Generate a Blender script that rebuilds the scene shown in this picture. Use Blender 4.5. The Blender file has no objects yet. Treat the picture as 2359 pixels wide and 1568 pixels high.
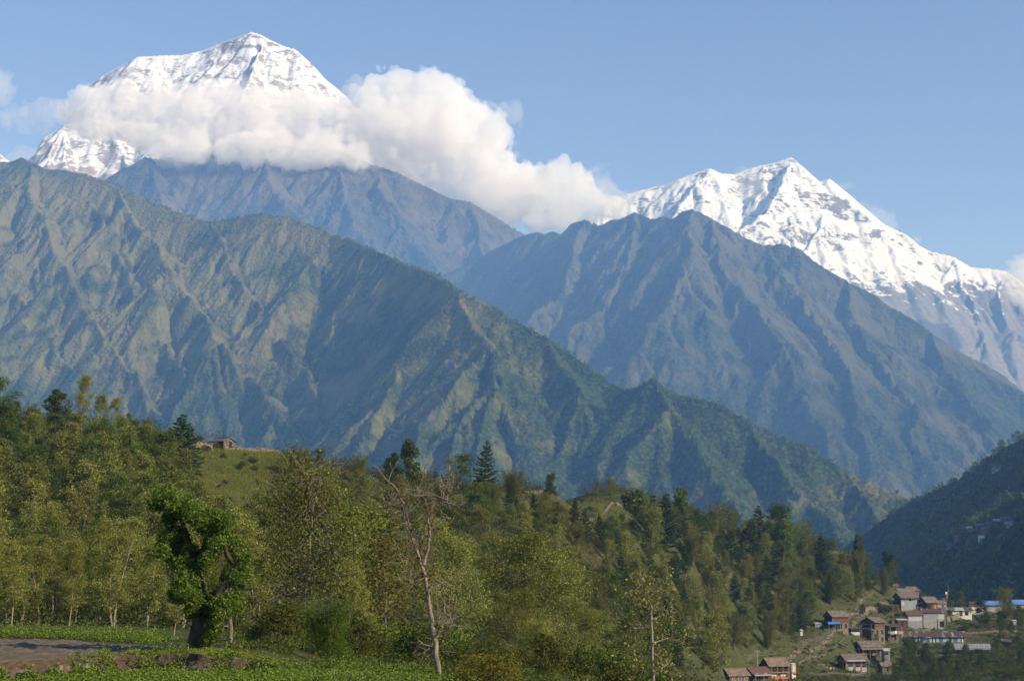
import bpy, math, random
import numpy as np

# ------------------------------------------------------------------ camera, sky, sun, exposure
S = bpy.context.scene
C = S.collection
TH = math.tan(math.radians(17.5))          # half of the horizontal field of view
PITCH = math.radians(8.5)
cam_data = bpy.data.cameras.new("camera")
cam = bpy.data.objects.new("camera", cam_data)
C.objects.link(cam)
cam_data.sensor_fit = 'HORIZONTAL'
cam_data.angle = math.radians(35.0)
cam_data.clip_start = 0.5
cam_data.clip_end = 60000.0
cam.location = (0, 0, 0)
cam.rotation_euler = (math.radians(90) + PITCH, 0, 0)
S.camera = cam

SUN_EL = math.radians(28.0)
SUN_AZ = math.radians(29.0)                # turned from the right (+X) towards the back (-Y)
sun_vec = np.array([math.cos(SUN_AZ) * math.cos(SUN_EL), -math.sin(SUN_AZ) * math.cos(SUN_EL), math.sin(SUN_EL)])
W = bpy.data.worlds.new("World")
S.world = W
W.use_nodes = True
wn = W.node_tree
bg = wn.nodes["Background"]
sky = wn.nodes.new("ShaderNodeTexSky")
sky.sky_type = 'NISHITA'
sky.sun_disc = False
sky.sun_elevation = SUN_EL
sky.sun_rotation = math.atan2(sun_vec[0], sun_vec[1])
sky.altitude = 1800.0
sky.air_density = 1.0
sky.dust_density = 0.2
sky.ozone_density = 2.6
tint = wn.nodes.new("ShaderNodeMix"); tint.data_type = 'RGBA'; tint.blend_type = 'MULTIPLY'
tint.inputs[0].default_value = 1.0
tint.inputs[7].default_value = (1.06, 0.97, 1.07, 1)
wn.links.new(sky.outputs[0], tint.inputs[6])
wn.links.new(tint.outputs[2], bg.inputs[0])
bg.inputs[1].default_value = 0.108
ld = bpy.data.lights.new("sun", 'SUN')
ld.energy = 4.5
ld.angle = math.radians(0.5)
ld.color = (1.0, 0.90, 0.74)
sun = bpy.data.objects.new("sun", ld)
C.objects.link(sun)
sun.rotation_euler = (math.radians(90) - SUN_EL, 0, math.atan2(sun_vec[0], -sun_vec[1]))
S.view_settings.view_transform = 'Standard'
S.view_settings.look = 'None'
S.view_settings.exposure = 0.58
S.view_settings.gamma = 1.0
S.view_settings.use_curve_mapping = False
cy = S.cycles
cy.use_denoising = True
cy.denoiser = 'OPENIMAGEDENOISE'
cy.denoising_input_passes = 'RGB_ALBEDO_NORMAL'
cy.denoising_prefilter = 'ACCURATE'
cy.max_bounces = 10
cy.diffuse_bounces = 3
cy.glossy_bounces = 2
cy.transmission_bounces = 4
cy.transparent_max_bounces = 8
cy.volume_bounces = 7
cy.sample_clamp_indirect = 8.0
cy.use_adaptive_sampling = True
cy.adaptive_threshold = 0.006

# ------------------------------------------------------------------ helpers
CP, SP = math.cos(PITCH), math.sin(PITCH)

def slope_of(u, v):
    """x/y and z/y of the sight line through a point of the photograph (2359 x 1568 units)."""
    xc = (u - 1179.5) / 1179.5 * TH
    yc = -(v - 784.0) / 1179.5 * TH
    fy = CP - yc * SP
    return xc / fy, (yc * CP + SP) / fy

def P(u, v, d):
    a, b = slope_of(u, v)
    return np.array([a * d, d, b * d])

def px(d):
    """metres covered by one unit of the photograph at distance d"""
    return d * TH / 1179.5

def tag(o, label=None, cat=None, group=None, kind=None):
    if label: o['label'] = label
    if cat: o['category'] = cat
    if group: o['group'] = group
    if kind: o['kind'] = kind
    return o

def empty(name, loc, rz=0.0):
    o = bpy.data.objects.new(name, None)
    C.objects.link(o)
    o.location = loc
    o.rotation_euler = (0, 0, rz)
    o.empty_display_size = 0.2
    return o

def mesh_np(name, verts, faces, smooth=False):
    """verts (n,3), faces: list of (m,k) int arrays"""
    me = bpy.data.meshes.new(name)
    verts = np.asarray(verts, dtype=np.float32)
    if not isinstance(faces, (list, tuple)): faces = [faces]
    faces = [np.asarray(f, dtype=np.int32) for f in faces if len(f)]
    me.vertices.add(len(verts))
    me.vertices.foreach_set('co', verts.ravel())
    nl = sum(f.size for f in faces)
    nf = sum(len(f) for f in faces)
    me.loops.add(nl)
    me.loops.foreach_set('vertex_index', np.concatenate([f.ravel() for f in faces]))
    me.polygons.add(nf)
    tot = np.concatenate([np.full(len(f), f.shape[1], dtype=np.int32) for f in faces])
    start = np.concatenate([[0], np.cumsum(tot)[:-1]]).astype(np.int32)
    me.polygons.foreach_set('loop_start', start)
    if smooth:
        me.polygons.foreach_set('use_smooth', np.ones(nf, dtype=bool))
    me.update(calc_edges=True)
    me.validate()
    return me

def link(name, me, mat=None, parent=None):
    o = bpy.data.objects.new(name, me)
    C.objects.link(o)
    if mat is not None and not me.materials:
        me.materials.append(mat)
    if parent is not None: o.parent = parent
    return o

def up1(n_in, n_out, phase):
    """rows of smooth interpolation weights from a lattice to n_out points spread over n_in-1 cells"""
    t = (np.arange(n_out) / max(1, n_out - 1)) * (n_in - 2) * 0.9999 + phase * 0
    i = np.floor(t).astype(int)
    f = t - i
    f = f * f * (3 - 2 * f)
    M = np.zeros((n_out, n_in), dtype=np.float32)
    M[np.arange(n_out), i] = 1 - f
    M[np.arange(n_out), i + 1] += f
    return M

def noise_nd(rng, shape, cells):
    """smooth value noise in -1..1 on a regular grid, cells = lattice cells along each axis"""
    lat = rng.uniform(-1, 1, [max(3, int(c) + 2) for c in cells]).astype(np.float32)
    out = lat
    for ax, n in enumerate(shape):
        out = np.moveaxis(np.tensordot(up1(lat.shape[ax], n, 0), out, axes=(1, ax)), 0, ax)
    return out

def fbm_nd(rng, shape, cells, octs, gain=0.5):
    out = np.zeros(shape, dtype=np.float32)
    a = 1.0
    c = np.array(cells, dtype=float)
    for o in range(octs):
        out += a * noise_nd(rng, shape, c)
        a *= gain
        c = c * 2.03
    return out

# ------------------------------------------------------------------ node material helpers
class NT:
    def __init__(self, name):
        self.m = bpy.data.materials.new(name)
        self.m.use_nodes = True
        self.t = self.m.node_tree
        self.b = self.t.nodes["Principled BSDF"]
        self.out = self.t.nodes["Material Output"]
    def n(self, kind, **kw):
        x = self.t.nodes.new("ShaderNode" + kind)
        for k, v in kw.items(): setattr(x, k, v)
        return x
    def l(self, a, b): self.t.links.new(a, b)
    def coord(self, which='Object', scale=None):
        c = self.n('TexCoord').outputs[which]
        if scale is None: return c
        mp = self.n('Mapping')
        mp.inputs['Scale'].default_value = scale if hasattr(scale, '__len__') else (scale,) * 3
        self.l(c, mp.inputs['Vector'])
        return mp.outputs[0]
    def noise(self, vec, scale=1.0, detail=4.0, rough=0.55, dist=0.0):
        x = self.n('TexNoise')
        x.inputs['Scale'].default_value = scale
        x.inputs['Detail'].default_value = detail
        x.inputs['Roughness'].default_value = rough
        x.inputs['Distortion'].default_value = dist
        if vec is not None: self.l(vec, x.inputs['Vector'])
        return x.outputs['Fac']
    def ramp(self, fac, stops, interp='LINEAR'):
        r = self.n('ValToRGB')
        r.color_ramp.interpolation = interp
        e = r.color_ramp.elements
        while len(e) < len(stops): e.new(0.5)
        for el, (p, c) in zip(e, stops):
            el.position = p
            el.color = (*c, 1) if hasattr(c, '__len__') else (c, c, c, 1)
        self.l(fac, r.inputs[0])
        return r.outputs[0]
    def mix(self, fac, a, b, mode='MIX'):
        x = self.n('Mix', data_type='RGBA', blend_type=mode)
        for sock, val in ((x.inputs[0], fac), (x.inputs[6], a), (x.inputs[7], b)):
            if hasattr(val, 'is_linked'): self.l(val, sock)
            elif hasattr(val, '__len__'): sock.default_value = (*val, 1)
            else: sock.default_value = val
        return x.outputs[2]
    def math(self, op, a, b=None, clamp=False):
        x = self.n('Math', operation=op, use_clamp=clamp)
        for sock, val in ((x.inputs[0], a), (x.inputs[1], b)):
            if val is None: continue
            if hasattr(val, 'is_linked'): self.l(val, sock)
            else: sock.default_value = val
        return x.outputs[0]
    def normal_z(self):
        g = self.n('NewGeometry')
        s = self.n('SeparateXYZ')
        self.l(g.outputs['Normal'], s.inputs[0])
        return s.outputs[2]
    def pos_z(self):
        g = self.n('NewGeometry')
        s = self.n('SeparateXYZ')
        self.l(g.outputs['Position'], s.inputs[0])
        return s.outputs[2]
    def bump(self, height, dist, strength=1.0):
        b = self.n('Bump')
        b.inputs['Strength'].default_value = strength
        b.inputs['Distance'].default_value = dist
        self.l(height, b.inputs['Height'])
        self.l(b.outputs[0], self.b.inputs['Normal'])
    def color(self, c):
        if hasattr(c, 'is_linked'): self.l(c, self.b.inputs['Base Color'])
        else: self.b.inputs['Base Color'].default_value = (*c, 1)
    def rough(self, r, spec=0.3):
        self.b.inputs['Roughness'].default_value = r
        self.b.inputs['Specular IOR Level'].default_value = spec
# ------------------------------------------------------------------ mountains
def tents(X, Y, ridges):
    """height = the highest of all the tents hung from the ridge lines; also the distance to the crests"""
    H = np.full(X.shape, -1e4, dtype=np.float32)
    D = np.full(X.shape, 1e9, dtype=np.float32)
    for r in ridges:
        pts, k, crest = r[:3]
        kl = r[3] if len(r) > 3 else k
        cut = 0.0
        if len(r) > 4:                      # the ridge breaks off steeply beyond this x
            cut = np.maximum(0, np.float32(r[4]) - X) * np.float32(r[5])
        for a, b in zip(pts[:-1], pts[1:]):
            ax, ay, az = a; bx, by, bz = b
            dx, dy = bx - ax, by - ay
            L2 = dx * dx + dy * dy + 1e-6
            t = np.clip(((X - ax) * dx + (Y - ay) * dy) / L2, 0, 1)
            q = np.hypot(X - ax - t * dx, Y - ay - t * dy)
            kk = np.where(dx * (Y - ay) - dy * (X - ax) < 0, np.float32(kl), np.float32(k)) if kl != k else k
            np.maximum(H, az + (bz - az) * t - kk * q - cut, out=H)
            if crest: np.minimum(D, q, out=D)
    return H, D

def run_down(start, uv, slope):
    """a spur from a 3-D point down through points of the photograph, its depth found from its gradient"""
    pts = [np.array(start, dtype=float)]
    for (u, v) in uv:
        p0 = pts[-1]
        a, b = slope_of(u, v)
        lo, hi = p0[1] * 0.35, p0[1]
        def f(d): return (p0[2] - b * d) - slope * math.hypot(a * d - p0[0], d - p0[1])
        # walk from the parent towards the viewer until the gradient fits
        best = min(np.linspace(hi, lo, 400), key=lambda d: abs(f(d)))
        pts.append(np.array([a * best, best, b * best]))
    return pts

def offshoots(rng, line, gap, slope, length, floor, side=0, bend=0.3, ang=(55, 80)):
    out = []
    line = [np.array(p, dtype=float) for p in line]
    flip = 1
    acc = rng.uniform(0.2, 0.7) * gap
    for a, b in zip(line[:-1], line[1:]):
        L = np.hypot(b[0] - a[0], b[1] - a[1])
        if L < 1: continue
        t0 = np.array([(b[0] - a[0]) / L, (b[1] - a[1]) / L])
        if b[2] > a[2]: t0 = -t0
        while acc < L:
            p = a + (b - a) * acc / L
            flip = -flip
            s = side if side else flip
            for sd in ((s,) if side else (s, -s) if rng.random() < 0.5 else (s,)):
                th = math.radians(rng.uniform(*ang)) * sd
                d = np.array([t0[0] * math.cos(th) - t0[1] * math.sin(th), t0[0] * math.sin(th) + t0[1] * math.cos(th)])
                q = p.copy(); q[2] -= 2
                pts = [q.copy()]
                n = 6
                st = length * rng.choice([0.4, 0.7, 1.0, 1.5]) * rng.uniform(0.8, 1.2) / n
                for i in range(n):
                    w = rng.normal(0, bend)
                    d = np.array([d[0] * math.cos(w) - d[1] * math.sin(w), d[0] * math.sin(w) + d[1] * math.cos(w)])
                    q = q + np.array([d[0] * st, d[1] * st, -st * slope * rng.uniform(0.6, 1.4)])
                    pts.append(q.copy())
                    if q[2] < floor: break
                out.append(pts)
            acc += gap * rng.uniform(0.7, 1.35)
        acc -= L
    return out

def gullies(rng, X, Y, H, dx, dy, lam, octs, amp, mask):
    """grooves that run down the slope, finer with every octave"""
    for o in range(octs):
        gy, gx = np.gradient(H, dy, dx)
        s = np.hypot(gx, gy) + 1e-6
        cxv, cyv = -gy / s, gx / s
        mag = 2 * math.pi * 0.95
        px_, py_ = X / lam, Y / lam
        ix, iy = np.floor(px_), np.floor(py_)
        fx, fy = px_ - ix, py_ - iy
        va = np.zeros_like(H); wt = np.zeros_like(H)
        for i in range(-1, 3):
            for j in range(-1, 3):
                cx_, cy_ = ix + i, iy + j
                h1 = np.sin(cx_ * 127.1 + cy_ * 311.7 + o * 7.3) * 43758.5453
                h2 = np.sin(cx_ * 269.5 + cy_ * 183.3 + o * 3.1) * 43758.5453
                ox = fx - i - (h1 - np.floor(h1)) * 0.7
                oy = fy - j - (h2 - np.floor(h2)) * 0.7
                w = np.exp(-(ox * ox + oy * oy) * 2.2)
                va += np.cos((ox * cxv + oy * cyv) * mag) * w
                wt += w
        va /= wt + 1e-6
        m = mask(lam) if callable(mask) else mask
        H = H + amp * lam * (va - 0.35) * np.clip(s / 0.7, 0, 1) * m
        lam *= 0.5
        amp *= 0.93
    return H

def grid_object(name, X, Y, Z, mat):
    ny, nx = X.shape
    idx = np.arange(ny * nx, dtype=np.int32).reshape(ny, nx)
    F = np.stack([idx[:-1, :-1], idx[:-1, 1:], idx[1:, 1:], idx[1:, :-1]], axis=-1).reshape(-1, 4)
    V = np.stack([X, Y, Z], axis=-1).reshape(-1, 3)
    return link(name, mesh_np(name, V, F, smooth=True), mat)

def relief(name, mat, xr, yr, step, ridges, seed, warp, lam, octs, amp, floor, fine=0.0, guard=1.5, crestamp=0.25, quiet=()):
    rng = np.random.default_rng(seed)
    xs = np.arange(xr[0], xr[1] + step, step)
    ys = np.arange(yr[0], yr[1] + step, step)
    X, Y = np.meshgrid(xs, ys)
    X = X.astype(np.float32); Y = Y.astype(np.float32)
    ext = (ys[-1] - ys[0], xs[-1] - xs[0])
    wx = fbm_nd(rng, X.shape, (ext[0] / (lam * 2.5), ext[1] / (lam * 2.5)), 4) * warp
    wy = fbm_nd(rng, X.shape, (ext[0] / (lam * 2.5), ext[1] / (lam * 2.5)), 4) * warp
    _, D0 = tents(X, Y, [r for r in ridges if r[2]])
    calm = np.clip(D0 / (0.9 * lam), 0.12, 1)
    H, D = tents(X + wx * calm, Y + wy * calm, ridges)
    H = np.maximum(H, floor - 60 + 0 * H)
    calmer = np.ones_like(X)                # broad smooth faces with few gullies
    for qx, qy, qr, qf in quiet: calmer *= 1 - (1 - qf) * np.exp(-(((X - qx) ** 2 + (Y - qy) ** 2) / (qr * qr)) ** 2)
    mask = lambda l: np.clip(D / (guard * l), crestamp, 1) * calmer
    H = gullies(rng, X, Y, H, step, step, lam, octs, amp, mask)
    rough = fbm_nd(rng, X.shape, (ext[0] / (step * 12), ext[1] / (step * 12)), 3, 0.6)
    H = H + rough * fine * np.clip(D / 60.0, 0.35, 1)
    return grid_object(name, X, Y, H, mat), (xs, ys, H)

def height_on(grid, x, y):
    xs, ys, H = grid
    x = np.asarray(x, dtype=float); y = np.asarray(y, dtype=float)
    i = np.clip(np.searchsorted(xs, x) - 1, 0, len(xs) - 2)
    j = np.clip(np.searchsorted(ys, y) - 1, 0, len(ys) - 2)
    fx = np.clip((x - xs[i]) / (xs[i + 1] - xs[i]), 0, 1)
    fy = np.clip((y - ys[j]) / (ys[j + 1] - ys[j]), 0, 1)
    return (H[j, i] * (1 - fx) * (1 - fy) + H[j, i + 1] * fx * (1 - fy) + H[j + 1, i] * (1 - fx) * fy + H[j + 1, i + 1] * fx * fy)

def hill_material(name, green, dark, rock, pale, size, rockiness, tree=1.0, low=None):
    m = NT(name)
    c = m.coord('Object')
    nz = m.normal_z()
    big = m.noise(c, 1.0 / size, 5, 0.6)
    mid = m.noise(c, 4.5 / size, 5, 0.62)
    finev = m.noise(c, 30.0 / size, 4, 0.6)
    vor = m.n('TexVoronoi'); vor.inputs['Scale'].default_value = 42.0 / size
    m.l(c, vor.inputs['Vector'])
    grass = m.mix(m.ramp(mid, [(0.35, 0), (0.62, 1)]), green, tuple(0.55 * g + 0.45 * r for g, r in zip(green, rock)))
    wood = m.mix(m.ramp(vor.outputs['Distance'], [(0.1, 0), (0.6, 1)]), tuple(x * 1.5 for x in dark), tuple(x * 0.55 for x in dark))
    wf = m.math('ADD', m.math('MULTIPLY', big, 0.65), m.math('MULTIPLY', mid, 0.5))
    rl = 0.0
    if low:                                                  # woods thicken towards the valley
        mr = m.n('MapRange'); mr.inputs[1].default_value = low[0]; mr.inputs[2].default_value = low[1]
        mr.inputs[3].default_value = 0.16; mr.inputs[4].default_value = -0.06
        m.l(m.pos_z(), mr.inputs[0])
        rl = mr.outputs[0]
        wf = m.math('ADD', wf, rl)
    veg = m.mix(m.ramp(wf, [(0.5, 0), (0.62, tree)]), grass, wood)
    # bare rock where it is steep
    st = m.math('ADD', m.math('MULTIPLY', nz, -1.0), m.math('ADD', m.math('MULTIPLY', mid, 0.55), m.math('MULTIPLY', finev, 0.35)))
    if low: st = m.math('SUBTRACT', st, rl)
    rk = m.mix(m.ramp(finev, [(0.35, 0), (0.7, 1)]), rock, tuple(x * 0.6 for x in rock))
    rk = m.mix(m.ramp(m.noise(c, 11.0 / size, 4, 0.7), [(0.66, 0), (0.74, 0.8)]), rk, pale)
    fac = m.ramp(st, [(0.5 - rockiness, 0), (0.62 - rockiness, 1)])
    base = m.mix(fac, veg, rk)
    m.color(base)
    m.rough(0.95, 0.1)
    h = m.math('ADD', m.math('MULTIPLY', finev, 1.0), m.math('MULTIPLY', vor.outputs['Distance'], -0.5))
    m.bump(h, size * 0.018, 0.9)
    return m.m

def snow_material(name, rock, dark, size, amount, low, high):
    m = NT(name)
    c = m.coord('Object')
    nz = m.normal_z()
    st = m.coord('Object', (0.9, 0.9, 2.0))
    a = m.noise(st, 1.6 / size, 6, 0.62, 0.8)
    b = m.noise(st, 9.0 / size, 5, 0.65)
    s = m.math('ADD', nz, m.math('ADD', m.math('MULTIPLY', m.math('SUBTRACT', a, 0.5), 0.95), m.math('MULTIPLY', m.math('SUBTRACT', b, 0.5), 0.75)))
    z = m.pos_z()
    alt = m.n('MapRange'); alt.inputs[1].default_value = low; alt.inputs[2].default_value = high
    alt.inputs[3].default_value = -0.75; alt.inputs[4].default_value = 0.0
    m.l(z, alt.inputs[0])
    s = m.math('ADD', s, alt.outputs[0])
    fac = m.ramp(s, [(amount, 0), (amount + 0.09, 1)])
    rk = m.mix(m.ramp(b, [(0.35, 0), (0.65, 1)]), rock, dark)
    m.color(m.mix(fac, rk, (0.64, 0.675, 0.73)))
    m.rough(0.75, 0.2)
    m.bump(m.math('ADD', m.math('MULTIPLY', a, 1.2), m.math('MULTIPLY', b, 0.7)), size * 0.06, 0.8)
    return m.m

def crest(pts): return [P(*p) for p in pts]

mat_hill_near = hill_material("hill_green_brown", (0.108, 0.116, 0.034), (0.034, 0.058, 0.017), (0.175, 0.118, 0.072), (0.27, 0.22, 0.175), 420.0, 0.1, 1.0, (-200, 900))
mat_hill_far = hill_material("hill_blue_brown", (0.060, 0.064, 0.030), (0.030, 0.042, 0.018), (0.092, 0.072, 0.058), (0.18, 0.16, 0.14), 700.0, 0.12, 1.0, (-200, 1300))
mat_hill_high = hill_material("hill_bare_brown", (0.085, 0.072, 0.044), (0.05, 0.05, 0.03), (0.105, 0.082, 0.068), (0.30, 0.28, 0.27), 900.0, 0.14)
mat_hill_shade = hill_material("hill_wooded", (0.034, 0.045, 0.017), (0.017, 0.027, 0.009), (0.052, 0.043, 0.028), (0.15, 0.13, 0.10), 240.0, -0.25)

rng0 = np.random.default_rng(5)
# --- the long green and brown ridge that runs down from the upper left to the lower right
R1 = crest([(-420, 330, 6900), (-200, 400, 6500), (0, 374, 6300), (20, 372, 6280), (50, 362, 6250), (72, 372, 6200), (110, 388, 6150), (165, 394, 6080), (200, 400, 6000),
            (265, 427, 5900), (330, 452, 5780), (400, 484, 5660), (482, 510, 5560), (530, 502, 5540), (600, 490, 5500), (660, 497, 5430), (700, 512, 5370),
            (760, 534, 5270), (800, 547, 5190), (850, 567, 5025), (900, 592, 4840), (960, 617, 4616), (1010, 637, 4431), (1060, 667, 4256), (1110, 692, 4166),
            (1160, 717, 4096), (1250, 772, 3996), (1300, 802, 3936), (1370, 852, 3846), (1410, 884, 3796)])
R1b = crest([(1410, 884, 3796), (1440, 893, 3748), (1475, 886, 3691), (1503, 868, 3634), (1520, 886, 3606), (1560, 908, 3587), (1600, 912, 3558), (1660, 927, 3520), (1720, 966, 3482), (1800, 1001, 3444),
             (1860, 1027, 3406), (1950, 1082, 3349), (2020, 1112, 3311), (2090, 1142, 3273), (2200, 1230, 3216), (2320, 1330, 3159)])
def on(line, u):
    us = [p[0] / p[1] for p in line]
    a, _ = slope_of(u, 784)
    i = int(np.argmin([abs(x - a) for x in us]))
    return line[i]
ridges1 = [(R1[:18], 0.9, True, 0.95), (R1[17:24], 0.9, True, 1.25), (R1[23:], 0.9, True, 1.0), (R1b, 0.9, True, 1.0)]
sp1 = [
    run_down(on(R1, 1060), [(1066, 700), (1085, 740), (1108, 790), (1128, 845), (1180, 872), (1230, 905), (1290, 960), (1340, 1010), (1400, 1075), (1460, 1150)], 0.62),
    run_down(on(R1, 480), [(520, 590), (570, 660), (620, 730), (670, 800), (700, 870), (720, 950), (735, 1050)], 0.60),
    run_down(on(R1, 265), [(300, 500), (350, 560), (420, 650), (470, 720), (530, 800), (590, 880), (640, 960), (690, 1050)], 0.58),
    run_down(on(R1, 165), [(178, 430), (215, 490), (250, 560), (300, 640), (330, 700), (380, 790), (430, 860), (500, 950), (560, 1040)], 0.62),
    run_down(on(R1, 50), [(75, 440), (95, 500), (135, 580), (185, 680), (260, 800), (330, 900), (400, 1000)], 0.62),
    run_down(on(R1, 600), [(625, 540), (660, 600), (700, 690), (715, 760)], 0.70),
    run_down(on(R1, 700), [(730, 560), (765, 620), (775, 690), (760, 760)], 0.70),
    run_down(on(R1, 850), [(838, 595), (825, 630)], 0.9),
    run_down(P(-120, 480, 5900), [(-60, 560), (0, 640), (80, 720), (150, 820), (220, 920), (300, 1020)], 0.56),
    run_down(on(R1, 1250), [(1290, 830), (1340, 890), (1400, 960), (1450, 1010), (1520, 1080), (1580, 1170)], 0.60),
    run_down(on(R1b, 1503), [(1540, 950), (1570, 1000), (1620, 1060), (1670, 1120), (1730, 1190), (1800, 1260)], 0.60),
    run_down(on(R1b, 1720), [(1760, 1040), (1830, 1110), (1900, 1180), (1970, 1240)], 0.60),
    run_down(on(R1b, 1950), [(1990, 1130), (2030, 1180), (2060, 1240)], 0.60),
]
# ribs on the shaded face below the big spur
A = sp1[0]
sp1 += [run_down(A[3], [(1050, 860), (1000, 930), (960, 990), (930, 1070)], 0.66), run_down(P(905, 830, 4150), [(880, 890), (850, 950), (820, 1010)], 0.6),
        run_down(A[4], [(1095, 900), (1060, 960), (1020, 1040)], 0.66),
        run_down(A[4], [(1115, 930), (1090, 1010), (1080, 1090)], 0.66),
        run_down(A[6], [(1215, 970), (1190, 1040), (1170, 1120)], 0.66)]
for i, s in enumerate(sp1): ridges1.append((s, 1.25 if i in (5, 6, 7) or i > 12 else 0.76, False, 1.5))
for i, s in enumerate(sp1):
    for t in offshoots(rng0, s, 430, 0.80, 260, -260, side=(0 if i else 1), bend=0.45, ang=(30, 70)): ridges1.append((t, 0.9, False, 1.5))
for t in offshoots(rng0, R1[:17], 700, 0.84, 300, -260, bend=0.4): ridges1.append((t, 0.9, False, 1.5))
for t in offshoots(rng0, R1b, 320, 0.8, 260, -260): ridges1.append((t, 1.0, False))
m1, g1 = relief("hill", mat_hill_near, (-2300, 1450), (2750, 7000), 5.5, ridges1, 11, 26, 150, 5, 0.125, -250, 3.0, quiet=[(*P(930, 690, 4480)[:2], 330, 0.25), (*P(870, 800, 4200)[:2], 330, 0.3)])
tag(m1, "long green and brown ridge falling from the upper left to the valley mouth, partly in shade", "mountain", kind='structure')

# --- the bare brown mountain in front of the right snow peak
R2 = crest([(1000, 640, 9600), (1110, 590, 9600), (1160, 560, 9500), (1200, 542, 9353), (1240, 530, 9207), (1258, 537, 9141), (1275, 530, 9079), (1302, 547, 8980), (1312, 520, 8943), (1325, 511, 8896), (1350, 503, 8804), (1368, 508, 8738), (1382, 516, 8687),
            (1420, 505, 8548), (1442, 496, 8467), (1465, 488, 8383), (1480, 493, 8328), (1500, 502, 8255), (1530, 497, 8145), (1556, 499, 8050), (1572, 486, 7992), (1597, 479, 7900), (1615, 484, 7874), (1640, 497, 7838), (1680, 521, 7780), (1730, 547, 7708),
            (1770, 562, 7650), (1800, 561, 7607), (1830, 563, 7564), (1880, 596, 7492), (1950, 641, 7391), (2020, 681, 7290), (2080, 716, 7204), (2140, 756, 7118), (2200, 801, 7031), (2280, 861, 6916), (2359, 906, 6802), (2500, 1010, 6599), (2650, 1100, 6383)])
ridges2 = [(R2[:23], 0.95, True, 1.15), (R2[22:], 0.95, True, 1.0)]
sp2 = [
    run_down(on(R2, 1597), [(1600, 560), (1580, 640), (1520, 720), (1450, 800), (1400, 900)], 0.66),
    run_down(on(R2, 1640), [(1680, 600), (1740, 690), (1790, 770), (1830, 850), (1870, 950), (1900, 1050)], 0.64),
    run_down(on(R2, 1770), [(1830, 650), (1890, 740), (1940, 830), (1960, 920), (1990, 1020), (2010, 1110)], 0.62),
    run_down(on(R2, 1950), [(1990, 740), (2040, 830), (2080, 920), (2110, 1020)], 0.62),
    run_down(on(R2, 2140), [(2190, 850), (2240, 930), (2290, 1010)], 0.62),
    run_down(on(R2, 1465), [(1470, 560), (1440, 620), (1380, 700), (1310, 760), (1230, 830)], 0.66),
    run_down(on(R2, 1350), [(1340, 580), (1310, 650), (1250, 710), (1200, 750)], 0.66),
    run_down(P(1560, 690, 7650), [(1600, 770), (1640, 850), (1700, 930), (1750, 1010), (1800, 1090)], 0.62),
    run_down(P(1500, 760, 7450), [(1440, 800), (1380, 830), (1330, 860)], 0.55),
]
for s in sp2: ridges2.append((s, 0.78, False, 1.5))
for s in sp2:
    for t in offshoots(rng0, s, 520, 0.84, 380, -260, bend=0.4, ang=(30, 70)): ridges2.append((t, 0.92, False, 1.25))
for t in offshoots(rng0, R2[22:], 700, 0.84, 420, -260, bend=0.4): ridges2.append((t, 0.92, False, 1.25))
m2, g2 = relief("hill", mat_hill_far, (-900, 4100), (5600, 9780), 8.5, ridges2, 23, 40, 250, 5, 0.125, -250, 5.0, 1.5, 0.45)
tag(m2, "bare brown mountain with a jagged crest in front of the right snow peak", "mountain", kind='structure')

# --- the dark mountain under the cloud
R3 = crest([(-300, 640, 11600), (60, 520, 11700), (255, 405, 11800), (290, 380, 11800), (330, 359, 11800), (372, 366, 11850), (450, 345, 11900), (560, 318, 12000), (590, 312, 12000), (650, 330, 11950), (720, 345, 11900), (745, 338, 11900), (780, 345, 11900), (862, 377, 11850),
            (920, 396, 11800), (960, 416, 11800), (1010, 441, 11750), (1050, 458, 11700), (1082, 462, 11700), (1130, 491, 11650), (1180, 522, 11600), (1230, 550, 11550), (1300, 610, 11500), (1500, 720, 11400)])
ridges3 = [(R3, 0.95, True)]
sp3 = [run_down(on(R3, 330), [(360, 440), (420, 500), (500, 570)], 0.64), run_down(on(R3, 590), [(640, 420), (700, 500), (760, 590)], 0.64),
       run_down(on(R3, 780), [(800, 430), (830, 520), (870, 620)], 0.64), run_down(on(R3, 862), [(900, 460), (960, 550), (1020, 640)], 0.64),
       run_down(on(R3, 1082), [(1110, 540), (1140, 620)], 0.64)]
for s in sp3: ridges3.append((s, 0.8, False, 1.25))
for s in sp3:
    for t in offshoots(rng0, s, 420, 0.75, 600, -200, ang=(35, 65)): ridges3.append((t, 1.1, False))
for t in offshoots(rng0, R3, 560, 0.78, 800, -200): ridges3.append((t, 1.05, False))
m3, g3 = relief("hill", mat_hill_high, (-4300, 1400), (10080, 12700), 14, ridges3, 31, 50, 330, 4, 0.13, 0, 2.6)
tag(m3, "dark bare mountain whose top is hidden in the cloud bank", "mountain", kind='structure')

# --- the wooded ridge in shade at the right edge
R4 = crest([(2900, 800, 1500), (2560, 920, 1720), (2440, 968, 1850), (2359, 1008, 1950), (2330, 1020, 1990), (2290, 1040, 2040), (2260, 1066, 2080), (2200, 1103, 2170), (2150, 1127, 2250), (2100, 1150, 2330), (2050, 1182, 2420),
            (2000, 1222, 2520), (1960, 1248, 2610), (1920, 1275, 2700), (1880, 1310, 2800), (1800, 1390, 2950)])
R4b = crest([(2750, 1000, 1150), (2500, 1070, 1300), (2359, 1132, 1450), (2300, 1160, 1520), (2250, 1200, 1600), (2180, 1240, 1700), (2120, 1290, 1800), (2060, 1330, 1900), (2000, 1400, 2020)])
ridges4 = [(R4, 0.85, True), (R4b, 0.85, True)]
for t in offshoots(rng0, R4, 260, 0.7, 300, -260): ridges4.append((t, 0.95, False))
for t in offshoots(rng0, R4b, 200, 0.7, 220, -260): ridges4.append((t, 0.95, False))
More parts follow.
